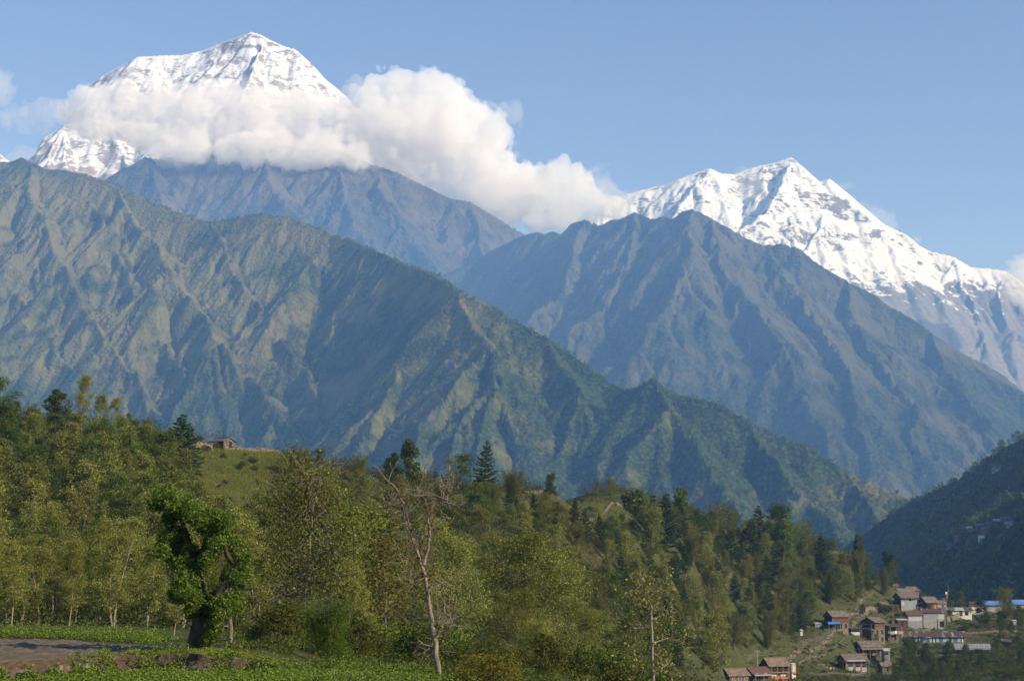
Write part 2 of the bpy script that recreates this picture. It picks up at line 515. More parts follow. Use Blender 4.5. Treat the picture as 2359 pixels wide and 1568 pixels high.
m4, g4 = relief("hill", mat_hill_shade, (60, 1700), (900, 3300), 5, ridges4, 43, 14, 120, 3, 0.10, -255, 1.0)
tag(m4, "dark wooded ridge in shade rising at the right edge behind the village", "hill", kind='structure')

# --- the snow peaks
mat_snow_left = snow_material("snow_and_grey_rock", (0.30, 0.26, 0.235), (0.17, 0.155, 0.15), 420.0, 0.565, 2900, 4100)
mat_snow_right = snow_material("snow_and_brown_rock", (0.17, 0.16, 0.16), (0.10, 0.10, 0.105), 420.0, 0.50, 1700, 2600)
RA = crest([(-320, 420, 17500), (-100, 372, 17300), (0, 352, 17000), (20, 368, 17000), (60, 400, 17000)])
RA1 = crest([(207, 206, 17000), (209, 203, 17000), (240, 171, 17000), (262, 159, 17000), (290, 146, 16900), (316, 130, 16900), (345, 128, 16950), (420, 126, 17050), (462, 117, 17100), (490, 105, 17050), (512, 97, 17000), (545, 85, 16950), (560, 79, 16900),
             (577, 73, 16900), (600, 79, 16850), (622, 91, 16800), (650, 104, 16800), (680, 113, 16750), (700, 135, 16700), (720, 160, 16650), (742, 184, 16600), (765, 208, 16550), (790, 233, 16500), (850, 300, 16400), (950, 400, 16300)])
RA2 = crest([(90, 345, 15650), (110, 310, 15680), (150, 286, 15700), (200, 270, 15800), (250, 280, 15750), (300, 320, 15650), (350, 380, 15500)])
ridgesA = [(RA, 1.1, True), (RA1, 1.05, True, 1.05, P(207, 200, 17000)[0], 2.2), (RA2, 1.15, True, 1.15, P(92, 340, 15600)[0], 2.0)]
spA = [run_down(on(RA1, 577), [(585, 130), (570, 180), (540, 240), (520, 310)], 0.85), run_down(on(RA1, 680), [(672, 150), (640, 190), (620, 240), (600, 300)], 0.9),
       run_down(on(RA1, 742), [(735, 230), (720, 280)], 0.9), run_down(on(RA1, 490), [(480, 150), (450, 190), (430, 240)], 0.9),
       run_down(on(RA1, 316), [(310, 160), (290, 200), (270, 250)], 0.95), run_down(on(RA1, 400), [(395, 160), (380, 210)], 0.95),
       run_down(on(RA2, 150), [(145, 330), (140, 380)], 0.95), run_down(on(RA2, 110), [(108, 350), (105, 390)], 0.95), run_down(on(RA2, 250), [(270, 340), (290, 400)], 0.9)]
for s in spA: ridgesA.append((s, 1.2, False))
for s in spA:
    for t in offshoots(rng0, s, 480, 0.92, 420, 500, bend=0.45, ang=(25, 65)): ridgesA.append((t, 1.35, False))
for t in offshoots(rng0, RA1[6:], 640, 0.92, 520, 500, bend=0.45): ridgesA.append((t, 1.25, False))
for t in offshoots(rng0, RA2[3:], 260, 1.0, 300, 500): ridgesA.append((t, 1.3, False))
mA, gA = relief("mountain", mat_snow_left, (-7000, -900), (13700, 18200), 18, ridgesA, 51, 60, 260, 5, 0.11, 200, 9.0, 0.8, 0.15)
tag(mA, "broad snow peak with grey rock bands rising behind the cloud on the left", "mountain", kind='structure')
RB = crest([(1250, 620, 14500), (1340, 530, 14500), (1420, 455, 14500), (1460, 441, 14480), (1530, 425, 14450), (1570, 408, 14400), (1600, 396, 14400), (1636, 385, 14350), (1660, 398, 14380), (1690, 399, 14420), (1733, 384, 14420), (1760, 379, 14400), (1790, 372, 14400), (1823, 361, 14380),
            (1842, 387, 14350), (1875, 419, 14320), (1895, 416, 14280), (1912, 410, 14250), (1930, 428, 14220), (1950, 441, 14200), (1975, 468, 14160), (2000, 492, 14120), (2040, 516, 14060), (2082, 536, 14000), (2112, 562, 13950), (2140, 576, 13900), (2200, 592, 13850), (2240, 616, 13800),
            (2280, 617, 13780), (2322, 624, 13750), (2370, 660, 13700), (2470, 740, 13600), (2600, 840, 13500)])
ridgesB = [(RB, 1.0, True)]
spB = [run_down(on(RB, 1636), [(1620, 420), (1580, 460), (1540, 500), (1500, 550)], 0.75), run_down(on(RB, 1823), [(1800, 420), (1760, 470), (1700, 530), (1650, 580)], 0.72),
       run_down(on(RB, 1912), [(1900, 470), (1880, 530), (1850, 590), (1830, 650)], 0.72), run_down(on(RB, 2000), [(1990, 540), (1960, 600), (1950, 660), (1980, 720)], 0.72),
       run_down(on(RB, 2082), [(2085, 600), (2075, 660), (2090, 720), (2130, 770)], 0.72), run_down(on(RB, 2200), [(2180, 650), (2150, 700), (2180, 750)], 0.72),
       run_down(on(RB, 2240), [(2235, 670), (2250, 740), (2280, 800)], 0.72), run_down(on(RB, 2322), [(2310, 680), (2330, 760)], 0.72)]
for s in spB: ridgesB.append((s, 1.1, False))
for s in spB:
    for t in offshoots(rng0, s, 460, 0.82, 450, 500, bend=0.45, ang=(25, 65)): ridgesB.append((t, 1.2, False))
for t in offshoots(rng0, RB, 560, 0.82, 480, 500, bend=0.45): ridgesB.append((t, 1.15, False))
mB, gB = relief("mountain", mat_snow_right, (-300, 5900), (11200, 15300), 15, ridgesB, 61, 60, 230, 5, 0.12, 0, 9.0, 0.8, 0.15)
tag(mB, "jagged snow mountain with a sharp white summit on the right", "mountain", kind='structure')
# ------------------------------------------------------------------ clouds
def surface_nets(F, org, h):
    """closed surface F = 0 (F > 0 inside) on a regular grid F[x, y, z]"""
    F = np.pad(F, 1, constant_values=-1.0)
    org = np.array(org) - h
    ins = F > 0
    nx, ny, nz = F.shape
    acc = np.zeros((nx - 1, ny - 1, nz - 1, 3), dtype=np.float32)
    cnt = np.zeros((nx - 1, ny - 1, nz - 1), dtype=np.float32)
    corners = [(i, j, k) for i in (0, 1) for j in (0, 1) for k in (0, 1)]
    def sl(c): return tuple(slice(c[a], F.shape[a] - 1 + c[a]) for a in range(3))
    for ca in corners:
        for ax in range(3):
            if ca[ax]: continue
            cb = list(ca); cb[ax] = 1
            fa, fb = F[sl(ca)], F[sl(cb)]
            cr = (fa > 0) != (fb > 0)
            t = np.where(cr, fa / np.where(cr, fa - fb, 1), 0)
            for d in range(3):
                acc[..., d] += np.where(cr, ca[d] + (t if d == ax else 0), 0)
            cnt += cr
    act = cnt > 0
    vid = np.full(act.shape, -1, dtype=np.int32)
    vid[act] = np.arange(act.sum())
    I = np.argwhere(act)
    V = (I + acc[act] / cnt[act][:, None]) * h + org
    faces = []
    for ax in range(3):
        o = [a for a in range(3) if a != ax]
        s0 = [slice(1, -1)] * 3; s1 = [slice(1, -1)] * 3
        s0[ax] = slice(0, F.shape[ax] - 1); s1[ax] = slice(1, F.shape[ax])
        a, b = ins[tuple(s0)], ins[tuple(s1)]
        E = np.argwhere(a != b)
        if not len(E): continue
        flip = a[tuple(E.T)]
        base = E.copy()
        base[:, o[0]] += 1; base[:, o[1]] += 1
        def vv(d0, d1):
            q = base.copy(); q[:, o[0]] += d0; q[:, o[1]] += d1
            return vid[tuple(q.T)]
        q = np.stack([vv(-1, -1), vv(0, -1), vv(0, 0), vv(-1, 0)], axis=1)
        if ax == 1: q = q[:, ::-1]
        q = np.where(flip[:, None], q, q[:, ::-1])
        faces.append(q)
    return V, np.concatenate(faces)

def vapour(name, density, color=(1, 1, 1), aniso=0.2):
    m = NT(name)
    m.t.nodes.remove(m.b)
    s = m.n('VolumeScatter')
    s.inputs['Color'].default_value = (*color, 1)
    s.inputs['Density'].default_value = density
    s.inputs['Anisotropy'].default_value = aniso
    m.l(s.outputs[0], m.out.inputs['Volume'])
    return m.m

def cloud(blobs, depth, h, seed, mat, label, amp=(0.17, 0.28, 0.34, 0.36), soft=13.0):
    rng = np.random.default_rng(seed)
    k = px(depth)
    B = []
    for b in blobs:
        u, v, r = b[:3]
        off = (b[3] if len(b) > 3 else 0.0) * k
        p = P(u, v, depth + off)
        B.append((*p, r * k * (b[4] if len(b) > 4 else 1.0)))
    B = np.array(B)
    pad = B[:, 3].max() * 0.6
    lo = (B[:, :3] - B[:, 3:]).min(0) - pad
    hi = (B[:, :3] + B[:, 3:]).max(0) + pad
    n = np.ceil((hi - lo) / h).astype(int)
    xs = lo[0] + np.arange(n[0]) * h; ys = lo[1] + np.arange(n[1]) * h; zs = lo[2] + np.arange(n[2]) * h
    E = np.zeros(n, dtype=np.float32)
    s = soft * k
    for x, y, z, r in B:
        d = np.sqrt((xs[:, None, None] - x) ** 2 + ((ys[None, :, None] - y) * 0.8) ** 2 + (zs[None, None, :] - z) ** 2).astype(np.float32)
        E += np.exp(np.clip((r - d) / s, -30, 12))
    F = s * np.log(E + 1e-9)
    for lam, a in zip((64, 31, 15, 7.5), amp):
        w = lam * k
        nz_ = noise_nd(rng, F.shape, n * h / w)
        F += (np.abs(nz_) * 2.2 - 0.55) * a * w
    V, Q = surface_nets(F, lo, h)
    o = link("cloud", mesh_np("cloud", V, Q, smooth=True), mat)
    tag(o, label, "cloud", kind='stuff')
    return o

cloud_main = [
    (165, 262, 24), (190, 225, 26), (205, 285, 26), (240, 232, 38), (260, 285, 36), (305, 240, 40), (330, 300, 44), (375, 250, 48), (400, 320, 44),
    (455, 225, 30), (468, 205, 16), (450, 270, 50), (480, 335, 40), (530, 240, 44), (540, 300, 50), (560, 355, 22), (610, 250, 46), (625, 350, 30), (620, 305, 46),
    (680, 235, 34), (690, 290, 52), (715, 345, 34), (745, 262, 40), (765, 320, 44), (800, 290, 50), (830, 345, 38), (850, 240, 36),
    (872, 215, 40), (915, 205, 38), (965, 210, 42), (1015, 215, 40), (1045, 245, 42), (1075, 275, 40), (1110, 300, 34), (1135, 292, 22), (900, 290, 66), (970, 300, 70), (1030, 320, 62), (930, 360, 40), (1000, 385, 44),
    (1080, 350, 56), (1110, 400, 54), (1060, 420, 34), (1125, 330, 34), (1150, 425, 48), (1130, 470, 34), (1190, 410, 32), (1215, 440, 44), (1180, 500, 26), (1275, 405, 30), (1315, 425, 30), (1260, 455, 48), (1250, 510, 30), (1320, 470, 42), (1300, 515, 22), (1360, 478, 30), (1400, 480, 24), (1430, 480, 14),
    (450, 345, 34, -90), (520, 352, 34, -90), (590, 345, 36, -90), (650, 358, 30, -100), (705, 352, 32, -90), (760, 345, 34, -90), (820, 362, 26, -80), (400, 345, 26, -60), (355, 335, 26, -40),
    (870, 362, 30), (905, 380, 28), (960, 400, 28), (1030, 425, 26), (1100, 450, 26), (1150, 475, 24), (890, 345, 40), (950, 375, 40),
    (920, 320, 60, 120), (1020, 300, 60, 130), (780, 320, 50, 80), (1180, 450, 50, 90),
]
mat_cloud = vapour("cloud_vapour", 0.0064, (0.875, 0.915, 0.965), 0.0)
mat_soft = vapour("soft_vapour", 0.004, (0.92, 0.94, 0.97), 0.0)
mat_wisp = vapour("thin_vapour", 0.0022, (0.92, 0.94, 0.97), 0.0)
cloud(cloud_main, 11900, 12.0, 3, mat_cloud, "large white cumulus bank lying across the left snow peak")
cloud([(-20, 190, 32), (8, 185, 18), (12, 212, 15), (-10, 222, 24)], 12200, 12.0, 8, mat_wisp, "small grey cloud cut by the left edge of the photo")
cloud([(20, 270, 16), (60, 262, 18), (100, 255, 20), (135, 258, 18), (40, 280, 12)], 12200, 14.0, 9, mat_wisp, "thin grey wisp trailing from the left end of the cumulus bank")
cloud([(2335, 640, 26), (2365, 630, 34), (2370, 670, 36), (2345, 675, 18)], 12300, 12.0, 12, mat_soft, "white cloud cut by the right edge below the end of the snow ridge")
cloud([(1725, 402, 9), (1740, 425, 10), (1715, 435, 11), (1760, 440, 8), (1700, 415, 8)], 13200, 11.0, 14, mat_wisp, "pale wisp hanging in front of the right summit")
cloud([(1938, 432, 7), (1960, 458, 7), (1985, 474, 6), (2010, 492, 8), (2035, 510, 7), (2062, 524, 7), (2110, 550, 6)], 13500, 11.0, 15, mat_wisp, "string of pale wisps along the right shoulder of the snow mountain")
cloud([(150, 240, 14), (140, 275, 18), (170, 300, 20), (215, 318, 16), (195, 205, 10), (290, 205, 12), (360, 205, 12), (500, 200, 12), (570, 205, 14), (650, 208, 10), (720, 222, 12), (800, 225, 14), (830, 205, 12), (1100, 250, 14), (1150, 262, 12), (1165, 290, 10), (1150, 330, 14), (1170, 360, 12), (1230, 385, 12), (1340, 395, 12), (1370, 420, 18), (1395, 450, 20), (1425, 465, 18), (1440, 490, 14), (330, 372, 16), (420, 385, 14), (500, 392, 14), (580, 385, 16), (660, 392, 14), (740, 385, 14), (800, 392, 12), (850, 395, 12)], 11750, 12.0, 19, mat_wisp, "thin ragged vapour fringing the edges of the large cumulus bank", amp=(0.3, 0.4, 0.4, 0.4))
cloud([(30, 362, 10), (52, 358, 12), (70, 362, 9), (245, 392, 14), (262, 385, 9)], 13000, 11.0, 16, mat_wisp, "white wisp low behind the green ridge on the left")
# ------------------------------------------------------------------ near ground
ANCH = [(0, 1478, 66), (330, 1485, 66), (600, 1490, 78), (0, 1455, 84), (200, 1457, 84), (350, 1460, 88), (500, 1462, 95), (640, 1470, 100), (800, 1540, 84), (900, 1560, 75), (0, 1440, 115), (250, 1440, 118),
        (600, 1428, 150), (400, 1432, 150), (700, 1435, 165), (100, 1425, 160), (500, 1405, 185), (0, 1380, 190), (300, 1370, 195),
        (0, 1250, 225), (200, 1260, 228), (400, 1270, 230), (650, 1330, 235), (850, 1370, 240), (0, 1100, 262), (200, 1120, 268), (400, 1140, 275), (600, 1180, 285), (800, 1240, 292), (1000, 1290, 300), (1200, 1330, 310),
        (0, 985, 300), (150, 990, 303), (300, 1003, 308), (400, 1018, 314), (470, 1028, 320), (560, 1036, 326), (640, 1050, 332), (760, 1075, 342), (900, 1115, 358), (1000, 1128, 372), (1100, 1136, 384), (1200, 1141, 396), (1300, 1152, 410),
        (1400, 1165, 470), (1500, 1178, 520), (1600, 1200, 575), (1700, 1228, 630), (1800, 1250, 668), (1900, 1285, 698), (2000, 1328, 720), (2060, 1362, 735),
        (1400, 1280, 400), (1400, 1400, 330), (1500, 1260, 470), (1500, 1400, 400), (1500, 1520, 340), (1600, 1300, 520), (1600, 1440, 455), (1700, 1330, 580), (1700, 1500, 525), (1850, 1390, 630), (1850, 1480, 575), (1650, 1592, 458), (1590, 1560, 430), (1300, 1450, 290), (1950, 1380, 668), (1760, 1400, 590),
        (1850, 1545, 530), (1997, 1396, 650), 
        (2230, 1495, 620), (2330, 1450, 660), (2340, 1500, 600), (2100, 1520, 590), (2200, 1550, 545), (2340, 1568, 500), (1950, 1568, 520), (2450, 1480, 640), (2500, 1400, 740),
        (1694, 1582, 495), (1745, 1578, 501), (1785, 1562, 516), (1964, 1548, 560), (2000, 1513, 586), (2013, 1479, 608), (2052, 1477, 620), (1927, 1449, 590), (2087, 1406, 686), (2142, 1480, 630), (2104, 1445, 650), (2147, 1446, 654), (2197, 1420, 706), (2139, 1405, 700), (2278, 1410, 736), (1640, 1590, 478),
        (1300, 1568, 150), (1700, 1650, 170), (1700, 1640, 300), (1600, 1620, 230), (2000, 1690, 200), (2359, 1710, 260), (1100, 1600, 70), (1500, 1650, 80), (2000, 1700, 110), (1500, 1600, 260), (1900, 1660, 330), (2300, 1650, 400)]
_pts = [P(*a) for a in ANCH]
for x, y, z in [(0, 0, -2), (-25, 5, -2.1), (25, 5, -3.2), (-25, 30, -2.5), (-45, 60, -2.0), (0, 30, -2.7), (30, 30, -5), (-80, 100, -1.0), (-110, 200, 14), (-150, 300, 42), (-200, 250, 42), (-120, 130, 2), (0, -60, -2), (80, -40, -6), (-60, -40, 0),
                (-120, 395, 8), (-40, 420, 0), (15, 490, -6), (70, 650, -10), (130, 770, -25), (180, 810, -45), (260, 840, -55), (-200, 400, 18), (290, 640, -18), (330, 500, -30), (220, 250, -24), (140, 130, -16)]:
    _pts.append(np.array([x, y, z], dtype=float))
_pts = np.array(_pts)
_S = 200.0
def _phi(r): return r * r * np.log(r + 1e-9)
_n = len(_pts)
_d = np.hypot(_pts[:, None, 0] - _pts[None, :, 0], _pts[:, None, 1] - _pts[None, :, 1]) / _S
_A = np.zeros((_n + 3, _n + 3))
_A[:_n, :_n] = _phi(_d) + np.eye(_n) * 2e-4
_A[:_n, _n] = 1; _A[:_n, _n + 1:] = _pts[:, :2] / _S
_A[_n, :_n] = 1; _A[_n + 1:, :_n] = _pts[:, :2].T / _S
_w = np.linalg.solve(_A, np.concatenate([_pts[:, 2], [0, 0, 0]]))

def sstep(a, b, x):
    t = np.clip((x - a) / (b - a), 0, 1)
    return t * t * (3 - 2 * t)

def bank_line(x):
    return np.interp(x, [-40, -17, -14, -12.5, -10.5, -8.8, -7.6, -6.4, -5, 0, 30], [40, 44.5, 49, 53.5, 53.2, 53.0, 52.8, 53.5, 55.5, 60, 80])
def upper_level(x):
    return np.interp(x, [-60, -9.5, -8.4, -6.8, -5, 0, 30], [-2.33, -2.33, -2.45, -2.95, -3.2, -3.4, -5.5])

def ground_raw(x, y):
    x = np.asarray(x, dtype=float); y = np.asarray(y, dtype=float)
    r = np.hypot(x[..., None] - _pts[:, 0], y[..., None] - _pts[:, 1]) / _S
    z = _phi(r) @ _w[:_n] + _w[_n] + _w[_n + 1] * x / _S + _w[_n + 2] * y / _S
    # the terrace of the ploughed field and the lower strip in front of it
    lo = np.interp(x, [-40, -6, 0, 10], [-2.84, -2.84, -3.4, -4.0])
    hi = upper_level(x)
    yb = bank_line(x)
    wob = 0.18 * np.sin(x * 2.1) + 0.12 * np.sin(x * 5.3 + 1)
    zt = lo + (hi - lo) * sstep(-0.25, 0.25, y - yb - wob)
    mound = 0.10 * np.exp(-(((x + 10.6) / 1.5) ** 2 + ((y - 56.2) / 2.2) ** 2)) * sstep(0.2, 1.4, y - yb)
    zt = zt + mound
    k = sstep(68, 92, y) + sstep(-1, 12, x) * (1 - sstep(68, 92, y))
    k = np.where(y < 25, np.maximum(k, sstep(40, 20, y)), k)
    z = zt * (1 - k) + z * k
    far = np.maximum(sstep(790, 1060, y), np.maximum(sstep(300, 520, x), sstep(260, 700, -x) * sstep(340, 420, y)))
    far = np.maximum(far, sstep(900, 1600, -x))
    return z * (1 - far) + (-262.0) * far

def axis(parts):
    out = []
    for a, b, s in parts: out.append(np.arange(a, b, s))
    return np.concatenate(out + [np.array([parts[-1][1]])])
gx = axis([(-8800, -2000, 1700), (-2000, -600, 100), (-600, -300, 15), (-300, -40, 3.0), (-40, 4, 0.5), (4, 340, 3.0), (340, 700, 15), (700, 2000, 100), (2000, 8800, 1700)])
gy = axis([(-2600, -300, 230), (-300, 0, 20), (0, 40, 2.0), (40, 62, 0.35), (62, 110, 1.2), (110, 760, 2.8), (760, 1100, 12), (1100, 3000, 100), (3000, 9800, 850)])
GX, GY = np.meshgrid(gx, gy)
GZ = np.empty_like(GX)
for j0 in range(0, len(gy), 40): GZ[j0:j0 + 40] = ground_raw(GX[j0:j0 + 40], GY[j0:j0 + 40])
_rg = np.random.default_rng(77)
_rough = (_rg.normal(0, 1, GX.shape))
_rough = (_rough + np.roll(_rough, 1, 0) + np.roll(_rough, 1, 1) + np.roll(_rough, (1, 1), (0, 1))) / 2
_env = sstep(95, 180, GY) * (1 - sstep(720, 900, GY)) * (1 - sstep(300, 400, np.abs(GX)))
# little terraces on the open slopes
_ter = np.sin(GZ * 2 * math.pi / 2.1) * 0.30 * sstep(280, 330, GY) * (1 - sstep(700, 800, GY))
GZ = GZ + _env * (_rough * 0.22 + _ter)
GRID = (gx, gy, GZ)
def gz(x, y): return float(height_on(GRID, x, y))

def ground_material():
    m = NT("grass_and_soil")
    c = m.coord('Object')
    a = m.noise(c, 0.035, 5, 0.6)
    b = m.noise(c, 0.35, 5, 0.65)
    f = m.noise(c, 3.0, 4, 0.6)
    green = m.mix(m.ramp(b, [(0.3, 0), (0.7, 1)]), (0.042, 0.054, 0.017), (0.078, 0.086, 0.028))
    dry = m.mix(m.ramp(f, [(0.3, 0), (0.7, 1)]), (0.105, 0.085, 0.045), (0.07, 0.06, 0.03))
    nz = m.normal_z()
    steep = m.math('ADD', m.math('MULTIPLY', nz, -1.0), m.math('ADD', m.math('MULTIPLY', a, 0.5), m.math('MULTIPLY', b, 0.42)))
    col = m.mix(m.ramp(steep, [(-0.47, 0), (-0.33, 1)]), green, dry)
    col = m.mix(m.ramp(m.math('ADD', a, m.math('MULTIPLY', f, 0.25)), [(0.66, 0), (0.78, 0.8)]), col, (0.10, 0.078, 0.05))
    m.color(col); m.rough(0.95, 0.1)
    m.bump(m.math('ADD', m.math('MULTIPLY', b, 0.5), f), 0.35, 0.9)
    return m.m
ground = grid_object("ground", GX, GY, GZ, ground_material())
tag(ground, "grassy ground falling from the field and rising to the wooded hill", "ground", kind='structure')

# the ploughed field, a sheet of clods on the terrace
def field():
    xs = np.arange(-34, -10.2, 0.11); ys = np.arange(43.5, 69, 0.11)
    X, Y = np.meshgrid(xs, ys)
    rg = np.random.default_rng(4)
    far = np.interp(X, [-34, -19, -13, -10], [75, 68.0, 61.0, 57.5])
    edge = np.minimum(np.minimum(Y - bank_line(X) - 0.9, far - Y), (-13.0 + (Y - 55) * 0.02) - X + 0.7 * np.sin(Y * 1.1))
    h = fbm_nd(rg, X.shape, (60, 60), 3, 0.6) * 0.05 + fbm_nd(rg, X.shape, (20, 12), 2) * 0.03 + np.abs(noise_nd(rg, X.shape, (110, 110))) * 0.06
    Z = height_on(GRID, X, Y) + np.where(edge > 0, 0.02 + h * np.clip(edge / 0.6, 0, 1), -0.25)
    m = NT("ploughed_soil")
    c = m.coord('Object')
    f = m.noise(c, 2.2, 4, 0.6); g = m.noise(c, 9.0, 3, 0.6)
    col = m.mix(m.ramp(f, [(0.3, 0), (0.7, 1)]), (0.085, 0.070, 0.054), (0.15, 0.125, 0.098))
    col = m.mix(m.ramp(g, [(0.64, 0), (0.72, 1)]), col, (0.34, 0.29, 0.22))
    m.color(col); m.rough(0.95, 0.1)
    o = grid_object("field", X, Y, Z, m.m)
    tag(o, "bare ploughed brown field on the terrace at the lower left", "field", kind='structure')
field()

# the broken earth and stone bank under the field terrace
def bank():
    xs = np.arange(-30, -5.0, 0.09); ts = np.linspace(0, 1, 11)
    X, T = np.meshgrid(xs, ts)
    rg = np.random.default_rng(9)
    yb = bank_line(X)
    wob = 0.18 * np.sin(X * 2.1) + 0.12 * np.sin(X * 5.3 + 1)
    lo = -2.84 + 0 * X; hi = upper_level(X) + 0.05
    lump = fbm_nd(rg, X.shape, (2.5, 70), 3, 0.65)
    Y = yb + wob - 0.30 + 0.42 * T - 0.05 - 0.13 * np.abs(lump)
    Z = lo - 0.08 + (hi - lo + 0.09) * T + 0.05 * noise_nd(rg, X.shape, (2, 60)) * T
    m = NT("earth_and_stone")
    c = m.coord('Object', (1, 1, 2.2))
    v = m.n('TexVoronoi'); v.inputs['Scale'].default_value = 3.2; m.l(c, v.inputs['Vector'])
    f = m.noise(c, 1.1, 5, 0.65); g = m.noise(c, 7.0, 4, 0.6)
    col = m.mix(m.ramp(f, [(0.4, 0), (0.62, 1)]), (0.062, 0.044, 0.031), (0.125, 0.092, 0.066))
    col = m.mix(m.ramp(v.outputs['Distance'], [(0.15, 0.55), (0.3, 0)]), col, (0.17, 0.15, 0.13))
    m.color(col); m.rough(0.95, 0.1)
    m.bump(m.math('ADD', g, m.math('MULTIPLY', v.outputs['Distance'], -0.8)), 0.08, 1.0)
    o = grid_object("terrace_bank", X, Y, Z, m.m)
    tag(o, "low broken bank of reddish earth and stones along the edge of the ploughed field", "bank", kind='structure')
bank()
# ------------------------------------------------------------------ vegetation
def unit(v): return v / (np.linalg.norm(v, axis=-1, keepdims=True) + 1e-9)

def leaf_cards(rng, Cn, size, up=0.35, asp=0.55, along=None, spread=0.5):
    n = len(Cn)
    nr = unit(rng.normal(0, 1, (n, 3)) + np.array([0, 0, up]))
    if along is None: t = rng.normal(0, 1, (n, 3))
    else: t = along + rng.normal(0, spread, (n, 3))
    t = unit(t - nr * (t * nr).sum(-1, keepdims=True))
    b = np.cross(nr, t)
    s = (size * rng.uniform(0.65, 1.35, n))[:, None]
    V = np.stack([Cn - t * s * 0.5, Cn + b * s * asp * 0.5 + nr * s * 0.06, Cn + t * s * 0.5, Cn - b * s * asp * 0.5 + nr * s * 0.06], axis=1).reshape(-1, 3)
    return V, np.arange(4 * n, dtype=np.int32).reshape(-1, 4)

class Wood:
    def __init__(self): self.V = []; self.F = []; self.n = 0
    def tube(self, pts, radii, sides=5):
        pts = np.asarray(pts, dtype=float)
        T = unit(np.gradient(pts, axis=0))
        ref = np.where(np.abs(T[:, 2:3]) > 0.9, np.array([[1.0, 0, 0]]), np.array([[0, 0, 1.0]]))
        A = unit(np.cross(T, ref)); Bv = np.cross(T, A)
        an = np.arange(sides) * 2 * math.pi / sides
        ring = np.cos(an)[None, :, None] * A[:, None] + np.sin(an)[None, :, None] * Bv[:, None]
        V = pts[:, None] + ring * np.asarray(radii)[:, None, None]
        k = len(pts)
        idx = self.n + np.arange(k * sides).reshape(k, sides)
        q = np.stack([idx[:-1], np.roll(idx[:-1], -1, 1), np.roll(idx[1:], -1, 1), idx[1:]], axis=-1).reshape(-1, 4)
        tip = pts[-1] + T[-1] * radii[-1] * 0.6
        self.V.append(V.reshape(-1, 3)); self.V.append(tip[None])
        c = self.n + k * sides
        cap = np.stack([idx[-1], np.roll(idx[-1], -1), np.full(sides, c), np.full(sides, c)], axis=-1)
        self.F.append(q); self.cap = cap
        self.F3 = getattr(self, 'F3', [])
        self.F3.append(cap[:, :3])
        self.n += k * sides + 1
    def mesh(self, name):
        return mesh_np(name, np.concatenate(self.V), [np.concatenate(self.F), np.concatenate(self.F3)], smooth=True)

def wander(rng, p, d, length, n, bend, lift=0.0):
    pts = [np.array(p, dtype=float)]
    d = unit(np.array(d, dtype=float))
    for i in range(n):
        d = unit(d + rng.normal(0, bend, 3) + np.array([0, 0, lift]))
        pts.append(pts[-1] + d * length / n)
    return np.array(pts)

def leaf_material(name, c0, c1, c2, trans=0.3, gloss=0.0, orand=0.32):
    m = NT(name)
    m.t.nodes.remove(m.b)
    g = m.n('NewGeometry'); oi = m.n('ObjectInfo')
    col = m.ramp(g.outputs['Random Per Island'], [(0.0, c0), (0.5, c1), (1.0, c2)])
    hs = m.n('HueSaturation')
    m.l(col, hs.inputs['Color'])
    m.l(m.math('ADD', m.math('MULTIPLY', m.math('SUBTRACT', oi.outputs['Random'], 0.5), 0.035), 0.5), hs.inputs['Hue'])
    mr = m.math('ADD', m.math('MULTIPLY', m.math('FRACT', m.math('MULTIPLY', oi.outputs['Random'], 17.0)), 2 * orand), 1 - orand)
    m.l(mr, hs.inputs['Value'])
    d = m.n('BsdfDiffuse'); t = m.n('BsdfTranslucent'); mx = m.n('MixShader')
    m.l(hs.outputs[0], d.inputs[0])
    tc = m.mix(1.0, hs.outputs[0], (1.25, 1.3, 0.6), 'MULTIPLY')
    m.l(tc, t.inputs[0])
    mx.inputs[0].default_value = trans
    m.l(d.outputs[0], mx.inputs[1]); m.l(t.outputs[0], mx.inputs[2])
    o = mx.outputs[0]
    if gloss:
        gl = m.n('BsdfGlossy'); gl.inputs['Roughness'].default_value = 0.38
        gl.inputs[0].default_value = (0.9, 0.95, 0.9, 1)
        m2 = m.n('MixShader'); m2.inputs[0].default_value = gloss
        m.l(o, m2.inputs[1]); m.l(gl.outputs[0], m2.inputs[2]); o = m2.outputs[0]
    m.l(o, m.out.inputs[0])
    return m.m

def bark_material(name, c0, c1, scale=6.0):
    m = NT(name)
    c = m.coord('Object', (1, 1, 0.35))
    f = m.noise(c, scale, 5, 0.65)
    m.color(m.mix(m.ramp(f, [(0.32, 0), (0.68, 1)]), c0, c1)); m.rough(0.9, 0.15)
    m.bump(f, 0.03, 0.7)
    return m.m

